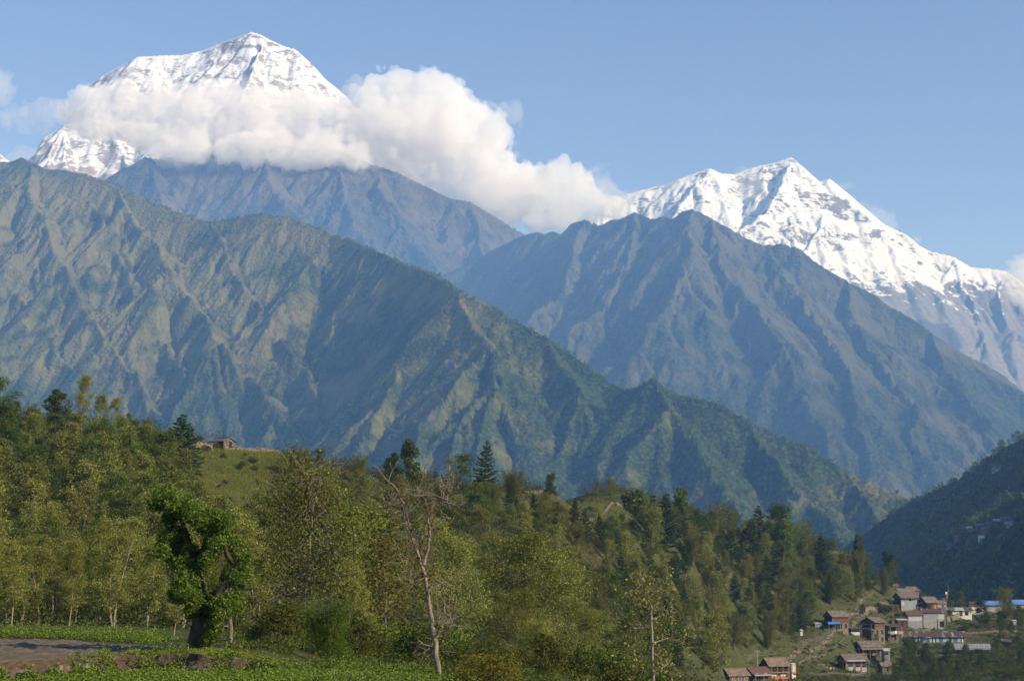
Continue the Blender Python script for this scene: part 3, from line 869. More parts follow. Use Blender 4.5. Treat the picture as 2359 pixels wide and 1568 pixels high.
L = {
    'alder': leaf_material("alder_leaves", (0.074, 0.096, 0.021), (0.15, 0.174, 0.038), (0.32, 0.315, 0.10), 0.28, 0.0),
    'broad': leaf_material("broad_leaves", (0.033, 0.056, 0.013), (0.068, 0.098, 0.023), (0.13, 0.158, 0.038), 0.25, 0.0),
    'bright': leaf_material("bright_leaves", (0.05, 0.09, 0.014), (0.095, 0.15, 0.024), (0.16, 0.22, 0.045), 0.3, 0.0, 0.12),
    'pine': leaf_material("pine_needles", (0.022, 0.042, 0.02), (0.042, 0.07, 0.03), (0.075, 0.105, 0.042), 0.12, 0.0, 0.2),
    'cypress': leaf_material("cypress_leaves", (0.022, 0.04, 0.014), (0.042, 0.066, 0.02), (0.075, 0.1, 0.03), 0.12, 0.0, 0.2),
    'bamboo': leaf_material("bamboo_leaves", (0.062, 0.072, 0.019), (0.106, 0.114, 0.031), (0.172, 0.168, 0.055), 0.3, 0.0, 0.2),
    'greenbamboo': leaf_material("green_bamboo_leaves", (0.045, 0.085, 0.016), (0.075, 0.13, 0.024), (0.12, 0.175, 0.04), 0.3, 0.0, 0.1),
    'dry': leaf_material("brown_leaves", (0.085, 0.062, 0.022), (0.13, 0.10, 0.032), (0.18, 0.15, 0.05), 0.25, 0.0, 0.2),
    'yellow': leaf_material("yellow_green_leaves", (0.10, 0.115, 0.022), (0.155, 0.16, 0.03), (0.23, 0.215, 0.05), 0.3, 0.0, 0.12),
    'pollard': leaf_material("pollard_leaves", (0.045, 0.080, 0.014), (0.09, 0.138, 0.024), (0.21, 0.25, 0.06), 0.28, 0.0, 0.0),
    'orange': leaf_material("rusty_tipped_leaves", (0.08, 0.115, 0.02), (0.13, 0.15, 0.028), (0.25, 0.15, 0.045), 0.3, 0.0, 0.0),
    'scrub': leaf_material("scrub_leaves", (0.036, 0.046, 0.013), (0.066, 0.076, 0.020), (0.12, 0.118, 0.038), 0.25, 0.0, 0.0),
    'straw': leaf_material("dry_grass", (0.10, 0.075, 0.03), (0.16, 0.12, 0.055), (0.24, 0.19, 0.10), 0.25, 0.0, 0.0),
    'weeds': leaf_material("weed_leaves", (0.040, 0.062, 0.014), (0.08, 0.108, 0.024), (0.15, 0.16, 0.045), 0.25, 0.0, 0.0),
    'grass': leaf_material("grass_blades", (0.125, 0.165, 0.030), (0.18, 0.215, 0.043), (0.23, 0.21, 0.075), 0.25, 0.0, 0.0),
    'cover': leaf_material("cover_leaves", (0.075, 0.12, 0.02), (0.12, 0.185, 0.03), (0.19, 0.25, 0.055), 0.25, 0.0, 0.0),
}
BK = {
    'pale': bark_material("pale_bark", (0.13, 0.108, 0.08), (0.30, 0.26, 0.20)),
    'grey': bark_material("grey_bark", (0.10, 0.085, 0.065), (0.22, 0.19, 0.15)),
    'dark': bark_material("dark_bark", (0.035, 0.028, 0.02), (0.085, 0.068, 0.05)),
    'culm': bark_material("bamboo_culms", (0.13, 0.12, 0.045), (0.24, 0.21, 0.10), 2.0),
}

def gen_broad(rng, H, base=0.25, spread=0.32, nb=16, stems=1, nleaf=5000, leaf=0.16, sig=0.32, up0=25, up1=65, r0=0.013, shape=None, twigs=4, flat=0.6):
    """a broadleaved tree: tapered stem, limbs, twigs and the leaves that hang on the twigs"""
    w = Wood(); anc = []
    shape = shape or (lambda t: math.sin(math.pi * min(1, max(0.02, (t * 0.86 + 0.1)))) ** 0.7)
    for s in range(stems):
        a0 = rng.uniform(0, 6.28)
        lean = 0.0 if stems == 1 else rng.uniform(0.10, 0.22)
        h = H * (1 if s == 0 else rng.uniform(0.7, 0.95))
        tr = wander(rng, (0.12 * s * math.cos(a0), 0.12 * s * math.sin(a0), -0.3), (lean * math.cos(a0), lean * math.sin(a0), 1), h + 0.3, 10, 0.045, 0.03)
        rad = np.linspace(1, 0.1, 11) ** 0.9 * H * r0
        w.tube(tr, rad, 7)
        for b in range(nb // stems):
            t = base + (1 - base) * ((b + rng.random()) / (nb // stems))
            f = t * 10; i = min(9, int(f)); p = tr[i] + (tr[i + 1] - tr[i]) * (f - i)
            tc = (t - base) / (1 - base)
            az = b * 2.4 + a0 + rng.normal(0, 0.4)
            el = math.radians(up0 + (up1 - up0) * tc + rng.normal(0, 10))
            ln = H * spread * shape(tc) * rng.uniform(0.7, 1.2) + 0.2
            br = wander(rng, p, (math.cos(az) * math.cos(el), math.sin(az) * math.cos(el), math.sin(el)), ln, 5, 0.16, 0.05)
            rb = max(0.02, rad[i] * 0.45)
            w.tube(br, np.linspace(rb, rb * 0.25, 6), 4)
            for k in range(twigs):
                q = rng.uniform(0.3, 1.0); f2 = q * 5; j = min(4, int(f2)); p2 = br[j] + (br[j + 1] - br[j]) * (f2 - j)
                dd = unit(br[j + 1] - br[j]) * 0.6 + rng.normal(0, 0.6, 3)
                tw = wander(rng, p2, dd, ln * rng.uniform(0.25, 0.5), 3, 0.2, 0.02)
                w.tube(tw, np.linspace(rb * 0.32, rb * 0.14, 4), 3)
                anc += [tw[1], tw[2], tw[3], tw[3]]
            anc += [br[3], br[4], br[5]]
        anc += [tr[-1], tr[-2]]
    anc = np.array(anc)
    wgt = rng.uniform(0.15, 1.6, len(anc)); wgt /= wgt.sum()
    pick = anc[rng.choice(len(anc), nleaf, p=wgt)]
    Cn = pick + rng.normal(0, sig, (nleaf, 3)) * np.array([1, 1, flat])
    return w.mesh("trunk"), mesh_np("crown", *leaf_cards(rng, Cn, leaf))

def gen_pine(rng, H, base=0.14, width=0.24, gap=0.045, droop=-0.10, card=0.42, dens=26, ragged=0.3):
    w = Wood()
    tr = wander(rng, (0, 0, -0.3), (0, 0, 1), H + 0.2, 10, 0.018, 0.05)
    w.tube(tr, np.linspace(1, 0.06, 11) * H * 0.017, 7)
    Cs = []; Al = []
    t = base
    while t < 0.985:
        f = t * 10; i = min(9, int(f)); p = tr[i] + (tr[i + 1] - tr[i]) * (f - i)
        tc = (t - base) / (1 - base)
        prof = (1 - tc) ** 0.8 * (0.55 + 0.45 * min(1, tc * 5))
        a0 = rng.uniform(0, 6.28)
        for k in range(rng.integers(4, 7)):
            az = a0 + k * 6.28 / 5 + rng.normal(0, 0.25)
            ln = H * width * prof * rng.uniform(1 - ragged, 1 + ragged * 0.6) + 0.15
            el = droop + 0.55 * tc
            br = wander(rng, p, (math.cos(az), math.sin(az), el), ln, 4, 0.07, 0.07)
            w.tube(br, np.linspace(0.045, 0.012, 5) * H / 11, 4)
            n = max(8, int(dens * ln))
            q = rng.uniform(0.12, 1.0, n) ** 0.8 * 4
            j = np.minimum(3, q.astype(int))
            c = br[j] + (br[j + 1] - br[j]) * (q - j)[:, None]
            side = unit(np.cross(br[j + 1] - br[j], [0, 0, 1.0]))
            sw = rng.normal(0, 0.16, n) * ln * (1.15 - q / 4 * 0.6)
            c = c + side * sw[:, None] + rng.normal(0, 0.05, (n, 3)) + np.array([0, 0, -0.05])
            Cs.append(c); Al.append(unit(br[j + 1] - br[j]) + side * np.sign(sw)[:, None] * 0.6)
        t += gap * rng.uniform(0.75, 1.3)
    Cn = np.concatenate(Cs); al = np.concatenate(Al)
    return w.mesh("trunk"), mesh_np("crown", *leaf_cards(rng, Cn, card, 0.8, 0.34, al, 0.35))

def gen_bamboo(rng, H, culms=26, spread=0.30, per=170, leaf=0.26, start=0.3, hang=-0.9):
    w = Wood(); Cs = []; Al = []
    for c in range(culms):
        az = rng.uniform(0, 6.28); r = rng.uniform(0, 0.07) * H
        ln = H * rng.uniform(0.72, 1.08)
        out = spread * rng.uniform(0.15, 1.1)
        d = np.array([math.cos(az) * out * 0.5, math.sin(az) * out * 0.5, 1.0])
        pts = [np.array([math.cos(az) * r, math.sin(az) * r, -0.2])]
        for k in range(9):
            d = unit(d + np.array([math.cos(az), math.sin(az), 0]) * out * 0.035 * k + np.array([0, 0, -0.016 * k]) * (0.4 + out * 2) + rng.normal(0, 0.02, 3))
            pts.append(pts[-1] + d * ln / 9)
        pts = np.array(pts)
        w.tube(pts, np.linspace(0.036, 0.008, 10) * H / 8, 4)
        n = per
        q = rng.uniform(start, 1.0, n) * 9
        j = np.minimum(8, q.astype(int))
        p = pts[j] + (pts[j + 1] - pts[j]) * (q - j)[:, None]
        off = rng.normal(0, 1, (n, 3)) * np.array([0.60, 0.60, 0.45]) * (1.2 - (q / 9))[:, None] * H / 8
        Cs.append(p + off + np.array([0, 0, -0.1])); Al.append(unit(off) + np.array([0, 0, hang]))
    return w.mesh("culms"), mesh_np("crown", *leaf_cards(rng, np.concatenate(Cs), leaf, 0.2, 0.26, np.concatenate(Al), 0.35))

def gen_column(rng, H, width=0.17, nleaf=3200, leaf=0.3, lump=14, base=0.12, trunk=0.02):
    """a narrow evergreen lopped for fodder: lumps of leaf up a single stem"""
    w = Wood()
    tr = wander(rng, (0, 0, -0.3), (0, 0, 1), H * 0.97 + 0.3, 8, 0.035, 0.04)
    w.tube(tr, np.linspace(1, 0.2, 9) * H * trunk, 7)
    Cs = []
    for k in range(lump):
        t = base + (1 - base) * (k + rng.random()) / lump
        f = min(7.99, t * 8); i = int(f); p = tr[i] + (tr[i + 1] - tr[i]) * (f - i)
        prof = (math.sin(math.pi * (0.12 + 0.8 * (t - base) / (1 - base)))) ** 0.6
        az = k * 2.4 + rng.normal(0, 0.5)
        off = H * width * prof * rng.uniform(0.3, 0.85)
        c = p + np.array([math.cos(az) * off, math.sin(az) * off, off * 0.3])
        w.tube(np.array([p, (p + c) / 2 + [0, 0, 0.05], c]), [H * 0.006, H * 0.005, H * 0.003], 4)
        n = nleaf // lump
        d = unit(rng.normal(0, 1, (n, 3))) * (rng.uniform(0.25, 1, n) ** 0.5)[:, None]
        Cs.append(c + d * H * width * prof * rng.uniform(0.5, 0.8) * np.array([1, 1, 1.1]))
    return w.mesh("trunk"), mesh_np("crown", *leaf_cards(rng, np.concatenate(Cs), leaf))

def gen_bush(rng, H, wide=1.2, nleaf=1400, leaf=0.16, lumps=9):
    w = Wood(); Cs = []
    for k in range(lumps):
        az = k * 2.4; rr = H * wide * 0.5 * rng.uniform(0.1, 0.8)
        c = np.array([math.cos(az) * rr, math.sin(az) * rr, H * rng.uniform(0.3, 0.72)])
        w.tube(wander(rng, (0, 0, -0.1), c, np.linalg.norm(c), 4, 0.1), np.linspace(0.03, 0.008, 5) * H / 2, 4)
        n = nleaf // lumps
        d = unit(rng.normal(0, 1, (n, 3))) * (rng.uniform(0.2, 1, n) ** 0.5)[:, None]
        Cs.append(c + d * H * rng.uniform(0.22, 0.36) * np.array([1.15, 1.15, 0.9]))
    Cn = np.concatenate(Cs); Cn[:, 2] = np.abs(Cn[:, 2]) + 0.02
    return w.mesh("stems"), mesh_np("crown", *leaf_cards(rng, Cn, leaf))

# every kind: a few different plants, each a set of meshes shared by its copies
KINDS = {}
def kind(key, name, cat, H, leafm, barkm, gens):
    v = []
    for wood, crown in gens:
        wood.materials.append(BK[barkm]); crown.materials.append(L[leafm])
        v.append((wood, crown, float(max(vv.co.z for vv in crown.vertices) if H is None else H)))
    KINDS[key] = (name, cat, v)
def R(s): return np.random.default_rng(s)
kind('alder', 'alder_tree', 'tree', 11, 'alder', 'pale', [gen_broad(R(100 + i), 11, 0.2, 0.26, 22, 1 + (i % 2), 10000, 0.19, 0.36, 25, 62) for i in range(4)])
kind('alder_mass', 'alder_tree', 'tree', 11, 'alder', 'grey', [gen_broad(R(120 + i), 11, 0.08, 0.36, 34, 2, 20000, 0.165, 0.45, 15, 60, twigs=5) for i in range(3)])
kind('olive', 'deciduous_tree', 'tree', 10, 'alder', 'grey', [gen_broad(R(140 + i), 10, 0.14, 0.33, 22, 1, 6000, 0.28, 0.42, 15, 62) for i in range(3)])
kind('broad', 'broadleaf_tree', 'tree', 9, 'broad', 'grey', [gen_broad(R(160 + i), 9, 0.12, 0.36, 24, 1, 6500, 0.28, 0.44, 12, 60) for i in range(3)])
kind('brown', 'deciduous_tree', 'tree', 8, 'dry', 'grey', [gen_broad(R(180 + i), 8, 0.15, 0.33, 22, 1, 2600, 0.24, 0.40, 15, 62) for i in range(2)])
kind('bright', 'broadleaf_tree', 'tree', 9, 'bright', 'grey', [gen_broad(R(200 + i), 9, 0.10, 0.36, 26, 1, 6000, 0.26, 0.36, 10, 60) for i in range(2)])
kind('pine', 'pine_tree', 'tree', 11, 'pine', 'dark', [gen_pine(R(220 + i), 11, 0.10, (0.30, 0.25, 0.33)[i]) for i in range(3)])
kind('bamboo', 'bamboo_clump', 'bamboo', 8, 'bamboo', 'culm', [gen_bamboo(R(240 + i), 8, 30, 0.34, 330, 0.27, 0.22) for i in range(3)])
kind('greenbamboo', 'bamboo_clump', 'bamboo', 6, 'greenbamboo', 'culm', [gen_bamboo(R(250), 6, 60, 0.2, 420, 0.13, 0.06, 0.7)])
kind('column', 'lopped_tree', 'tree', 7, 'broad', 'dark', [gen_column(R(260 + i), 7, (0.17, 0.22)[i]) for i in range(2)])
kind('cypress', 'cypress_tree', 'tree', 7, 'cypress', 'dark', [gen_column(R(270 + i), 7, 0.26, 4200, 0.2, 26, 0.04) for i in range(2)])
kind('dome', 'round_tree', 'tree', 7, 'yellow', 'dark', [gen_broad(R(280), 7, 0.3, 0.45, 30, 1, 3200, 0.25, 0.34, 15, 70)])
kind('bush', 'bush', 'bush', 2.4, 'scrub', 'grey', [gen_bush(R(290 + i), 2.4, 1.3, 1500, 0.17) for i in range(3)])
kind('greenbush', 'bush', 'bush', 2.4, 'broad', 'grey', [gen_bush(R(300 + i), 2.4, 1.3, 1500, 0.17) for i in range(2)])
kind('orangebush', 'bush', 'bush', 3, 'orange', 'grey', [gen_bush(R(310), 3, 1.5, 5200, 0.16, 16)])
kind('brightbush', 'bush', 'bush', 3, 'bright', 'grey', [gen_bush(R(311), 3, 1.3, 4200, 0.15, 13)])

_rp = random.Random(3)
def plant(key, x, y, height, label, group=None, var=None, wide=1.0, z=None):
    name, cat, vs = KINDS[key]
    wood, crown, H = vs[(var if var is not None else _rp.randrange(len(vs))) % len(vs)]
    o = empty(name, (x, y, gz(x, y) if z is None else z), _rp.uniform(0, 6.28))
    s = height / H
    o.scale = (s * wide, s * wide, s)
    tag(o, label, cat, group)
    link(wood.name.split('.')[0], wood, None, o)
    link('crown', crown, None, o)
    return o

def spot(u, d): return slope_of(u, 784)[0] * d   # x of a column of the photograph (its tilt is small)
def stand(key, u, vtop, d, label, group=None, var=None, wide=1.0):
    a, b = slope_of(u, vtop)
    x = a * d
    return plant(key, x, d, b * d - gz(x, d), label, group, var, wide)

# --- the pollarded tree by the field
def pollard():
    rng = R(7)
    d0 = 57.0
    k = px(d0)
    base = P(458, 1500, d0); base[2] = gz(base[0], d0) - 0.15
    root = empty("pollard_tree", base)
    tag(root, "bright green lopped tree with a dark crooked trunk and lumpy crown on the field edge", "tree")
    def q(u, v, off=0.0): return P(u, v, d0 + off) - base
    w = Wood()
    def limb(pts, r): w.tube(np.array([q(*p) for p in pts]), np.array(r) * k, 8)
    limb([(456, 1515), (455, 1470), (462, 1420), (468, 1400), (478, 1392)], [20, 16.5, 14.5, 13, 12])
    limb([(472, 1520, 0.2), (474, 1490, 0.1), (470, 1450), (470, 1410)], [12, 9, 8, 6])
    limb([(425, 1514, -0.4), (440, 1490, -0.2), (447, 1455)], [9, 8, 6])
    limb([(440, 1510, -0.3), (442, 1470, -0.2), (450, 1430)], [11, 9, 7])
    limb([(470, 1405), (462, 1350, .3), (452, 1310, .5), (445, 1280, .5), (430, 1230, .4), (415, 1190, .2), (395, 1165)], [12, 9.5, 8, 7, 6, 5, 3])
    limb([(472, 1400), (500, 1370, -.4), (525, 1340, -.6), (540, 1305, -.5), (548, 1280, -.4), (545, 1255, -.3)], [12, 10, 9.5, 8, 6, 4])
    limb([(540, 1300, -.5), (522, 1278, -.8), (518, 1255, -.9)], [7, 5.5, 4])
    limb([(445, 1280, .5), (470, 1262, .1), (500, 1225, -.3), (520, 1205, -.4)], [6, 5.5, 4.5, 3])
    limb([(460, 1345, .3), (430, 1320, -.4), (410, 1300, -.6)], [6, 5, 3])
    limb([(500, 1370, -.4), (530, 1375, .4), (548, 1390, .7)], [6, 5, 3])
    limb([(470, 1400), (440, 1385, .5), (420, 1380, .8)], [6, 5, 3])
    tk = link("trunk", w.mesh("trunk"), BK['dark'], root)
    clumps = [(380, 1140, 20), (362, 1158, 17), (392, 1152, 18), (405, 1160, 20), (425, 1168, 20), (400, 1182, 16), (440, 1178, 18), (455, 1190, 18), (478, 1188, 17), (500, 1192, 17), (515, 1200, 16), (505, 1215, 16), (518, 1222, 12), (465, 1208, 15), (482, 1222, 15),
              (390, 1195, 13), (400, 1225, 17), (388, 1238, 17), (415, 1245, 13), (385, 1262, 20), (375, 1270, 14), (410, 1275, 14), (440, 1262, 10), (395, 1285, 12), (485, 1250, 15), (500, 1255, 17), (520, 1240, 15), (535, 1255, 17), (550, 1268, 17), (560, 1285, 16), (555, 1305, 17), (560, 1325, 14), (540, 1330, 16), (525, 1335, 13),
              (420, 1300, 18), (440, 1310, 16), (462, 1298, 15), (475, 1295, 12), (430, 1330, 17), (415, 1345, 14), (445, 1340, 13), (405, 1370, 15), (425, 1372, 16), (445, 1375, 17), (465, 1385, 15), (470, 1400, 15), (488, 1398, 16), (508, 1392, 17), (525, 1385, 16), (540, 1392, 17), (545, 1375, 15), (535, 1405, 14), (515, 1410, 12), (450, 1395, 12), (495, 1370, 10), (560, 1345, 10),
              (485, 1445, 12), (492, 1462, 14), (482, 1475, 13), (495, 1440, 9), (440, 1408, 13), (482, 1412, 13), (505, 1416, 12), (455, 1420, 10), (500, 1452, 11), (478, 1458, 10)]
    Cs = []
    for (u, v, r) in clumps:
        off = rng.uniform(-1.2, 1.2) if r > 10 else rng.uniform(-0.4, 0.4)
        if v > 1430: off = -0.5
        for j in range(2 if v < 1430 else 1):
            c = q(u, v, off + j * rng.uniform(-1.0, 1.0))
            n = int(4.2 * r * r * 0.55)
            dd = unit(rng.normal(0, 1, (n, 3))) * (rng.uniform(0.3, 1, n) ** 0.6)[:, None]
            Cs.append(c + (dd * 1.0 + rng.normal(0, 0.28, (n, 3))) * r * k * np.array([1.14, 1.14, 1.0]))
    for (u, v, r) in [(480, 1320, 26), (500, 1300, 24), (470, 1340, 22), (455, 1245, 24), (470, 1275, 22), (505, 1345, 22), (430, 1285, 22), (415, 1205, 22)]:
        n = 36
        Cs.append(q(u, v, 0.6) + rng.normal(0, 0.55, (n, 3)) * r * k)
    Cn = np.concatenate(Cs)
    link("crown", mesh_np("crown", *leaf_cards(rng, Cn, 0.10, 0.4, 0.5)), L['pollard'], root)
    tag(tk, None)
pollard()

# --- trees drawn from the photograph limb by limb
def drawn_tree(name, label, d0, baseuv, limbs, leafm, bark, nleaf, leaf, sig, bare=(), twig=3, twl=0.8, seed=1, extra=()):
    rng = R(seed)
    k = px(d0)
    x, y, z = P(baseuv[0], baseuv[1], d0)
    g = gz(x, d0)
    base = np.array([x, d0, g])
    root = empty(name, base)
    tag(root, label, "tree")
    w = Wood(); anc = []
    for i, (pts, r0, r1) in enumerate(limbs):
        o1 = rng.uniform(-0.9, 0.9) if i else 0.0
        A = np.array([P(p[0], p[1], d0 + (o1 * j / max(1, len(pts) - 1))) - base for j, p in enumerate(pts)])
        if i == 0: A[0, 2] = min(A[0, 2], -0.3)
        # smooth the line
        t = np.linspace(0, len(A) - 1, 3 * (len(A) - 1) + 1)
        Bp = np.stack([np.interp(t, np.arange(len(A)), A[:, c]) for c in range(3)], axis=1)
        Bp[1:-1] += rng.normal(0, 0.02, Bp[1:-1].shape)
        w.tube(Bp, np.linspace(r0, r1, len(Bp)) * k, 7)
        n = max(2, int(len(Bp) * twig / 3)) if i else 2 * twig
        for s in range(n):
            j = rng.integers(len(Bp) // 3 if i else len(Bp) // 2, len(Bp))
            dd = rng.normal(0, 1, 3) + np.array([0, 0, 0.25])
            tw = wander(rng, Bp[j], dd, twl * rng.uniform(0.5, 1.5), 4, 0.22, 0.03)
            w.tube(tw, np.linspace(max(0.8, r1 * 0.6), 0.4, 5) * k, 3)
            tw2 = wander(rng, tw[2], dd + rng.normal(0, 0.7, 3), twl * 0.6, 3, 0.25)
            w.tube(tw2, np.linspace(0.6, 0.35, 4) * k, 3)
            if i not in bare: anc += [tw[2], tw[3], tw[4], tw2[2], tw2[3]]
    for (u, v, r, wgt) in extra:
        for q in range(int(wgt)):
            anc.append(P(u, v, d0 + rng.normal(0, 1.0)) - base + rng.normal(0, r * k * 0.5, 3))
    anc = np.array(anc)
    link("trunk", w.mesh("trunk"), BK[bark], root)
    Cn = anc[rng.integers(0, len(anc), nleaf)] + rng.normal(0, sig, (nleaf, 3))
    link("crown", mesh_np("crown", *leaf_cards(rng, Cn, leaf)), L[leafm], root)
    return root

drawn_tree("bare_tree", "tall nearly bare tree with a pale forked trunk and thin twigs near the photo's centre", 58, (1010, 1568), [
    ([(1014, 1590), (1012, 1568), (1003, 1480), (995, 1440), (988, 1395), (985, 1360), (978, 1325), (968, 1290), (955, 1250), (940, 1200), (930, 1160), (915, 1125), (885, 1100)], 7.0, 1.5),
    ([(972, 1310), (985, 1270), (990, 1215), (985, 1175), (978, 1150), (960, 1130)], 4.0, 1.2),
    ([(940, 1200), (925, 1170), (905, 1165), (880, 1172)], 2.4, 1.0), ([(980, 1170), (1005, 1150), (1030, 1150)], 2.0, 0.8), ([(975, 1150), (990, 1130), (1020, 1125)], 1.8, 0.7),
    ([(968, 1285), (950, 1278), (938, 1290), (930, 1310)], 3.0, 1.2), ([(965, 1282), (945, 1230), (935, 1200)], 2.0, 0.8),
    ([(1003, 1470), (1015, 1455), (1030, 1450), (1042, 1435)], 3.6, 1.2), ([(1000, 1465), (1010, 1430), (1018, 1410)], 3.0, 1.0), ([(1005, 1520), (992, 1500), (985, 1485)], 2.4, 0.8),
    ([(955, 1250), (975, 1235), (990, 1225)], 2, .8), ([(985, 1360), (1010, 1345), (1030, 1340)], 2, .8), ([(980, 1330), (950, 1340), (930, 1350)], 2, .8)],
    'dry', 'pale', 1700, 0.11, 0.22, bare=(0, 3, 7), twig=7, twl=0.8, seed=21, extra=[(1000, 1330, 35, 25), (960, 1370, 30, 14), (1010, 1390, 25, 10), (910, 1350, 35, 16)])
drawn_tree("tall_tree", "tall leafy tree with a pale bare top standing behind the bright green bamboo", 105, (690, 1475), [
    ([(692, 1480), (695, 1440), (702, 1390), (710, 1330), (712, 1280), (714, 1240), (718, 1200), (724, 1160), (730, 1135), (745, 1105)], 5.2, 1.2),
    ([(724, 1165), (712, 1130), (703, 1100), (695, 1075)], 2.8, 0.9), ([(716, 1205), (690, 1185), (665, 1170), (650, 1172)], 2.6, 0.9), ([(728, 1145), (720, 1120), (690, 1100), (665, 1098)], 2.2, 0.8),
    ([(718, 1195), (745, 1178), (760, 1178)], 2.0, 0.8), ([(714, 1235), (700, 1220), (692, 1205)], 2.4, 0.9), ([(730, 1135), (735, 1110), (738, 1085)], 1.8, 0.7),
    ([(712, 1280), (680, 1262), (650, 1258)], 2.6, 1.0), ([(712, 1290), (750, 1270), (790, 1265)], 2.8, 1.0), ([(710, 1330), (670, 1320), (640, 1322)], 2.8, 1.0), ([(708, 1340), (750, 1325), (800, 1320)], 3.0, 1.0), ([(704, 1375), (660, 1370), (625, 1375)], 2.6, 1.0), ([(704, 1380), (740, 1375), (770, 1380)], 2.6, 1)],
    'alder', 'pale', 14000, 0.17, 0.45, bare=(0, 6), twig=6, twl=1.5, seed=22, extra=[(650, 1180, 30, 20), (770, 1140, 30, 25), (790, 1190, 35, 30), (660, 1260, 35, 24), (780, 1260, 35, 30), (640, 1330, 30, 14), (770, 1320, 35, 30), (700, 1250, 30, 10), (820, 1230, 30, 20)])
drawn_tree("thin_tree", "thin pale-stemmed tree with sparse light leaves in front of the dark wood above the village", 56, (1503, 1568), [
    ([(1505, 1600), (1504, 1568), (1503, 1500), (1502, 1430), (1500, 1400), (1492, 1370), (1487, 1340), (1482, 1320)], 4.2, 1.0),
    ([(1502, 1425), (1530, 1415), (1560, 1408)], 1.8, 0.7), ([(1501, 1410), (1480, 1395), (1450, 1390), (1430, 1395)], 1.8, 0.7), ([(1502, 1450), (1475, 1440), (1455, 1445)], 1.6, 0.6), ([(1503, 1480), (1535, 1470), (1575, 1480)], 1.6, 0.6),
    ([(1503, 1520), (1480, 1500), (1465, 1510)], 1.5, 0.6), ([(1492, 1370), (1510, 1360), (1525, 1365)], 1.3, .6), ([(1488, 1345), (1470, 1350), (1460, 1362)], 1.2, .6), ([(1504, 1555), (1525, 1530), (1540, 1545)], 1.6, .6), ([(1504, 1540), (1470, 1545), (1450, 1550)], 1.3, .6)],
    'alder', 'pale', 1500, 0.11, 0.12, bare=(0,), twig=5, twl=0.55, seed=23)
drawn_tree("stripped_trunk", "straight grey stripped trunk with stubs standing just right of the lopped tree", 66, (531, 1510), [
    ([(532, 1518), (532, 1480), (531, 1440), (530, 1400), (529, 1370), (528, 1335)], 6.0, 3.6), ([(531, 1448), (518, 1440), (508, 1430)], 1.6, 0.7), ([(531, 1420), (522, 1415)], 1.6, 0.8), ([(530, 1400), (540, 1392)], 1.6, 0.8), ([(528, 1345), (536, 1325)], 1.8, .8)],
    'broad', 'grey', 160, 0.14, 0.15, bare=(0, 1), twig=2, twl=0.5, seed=24)
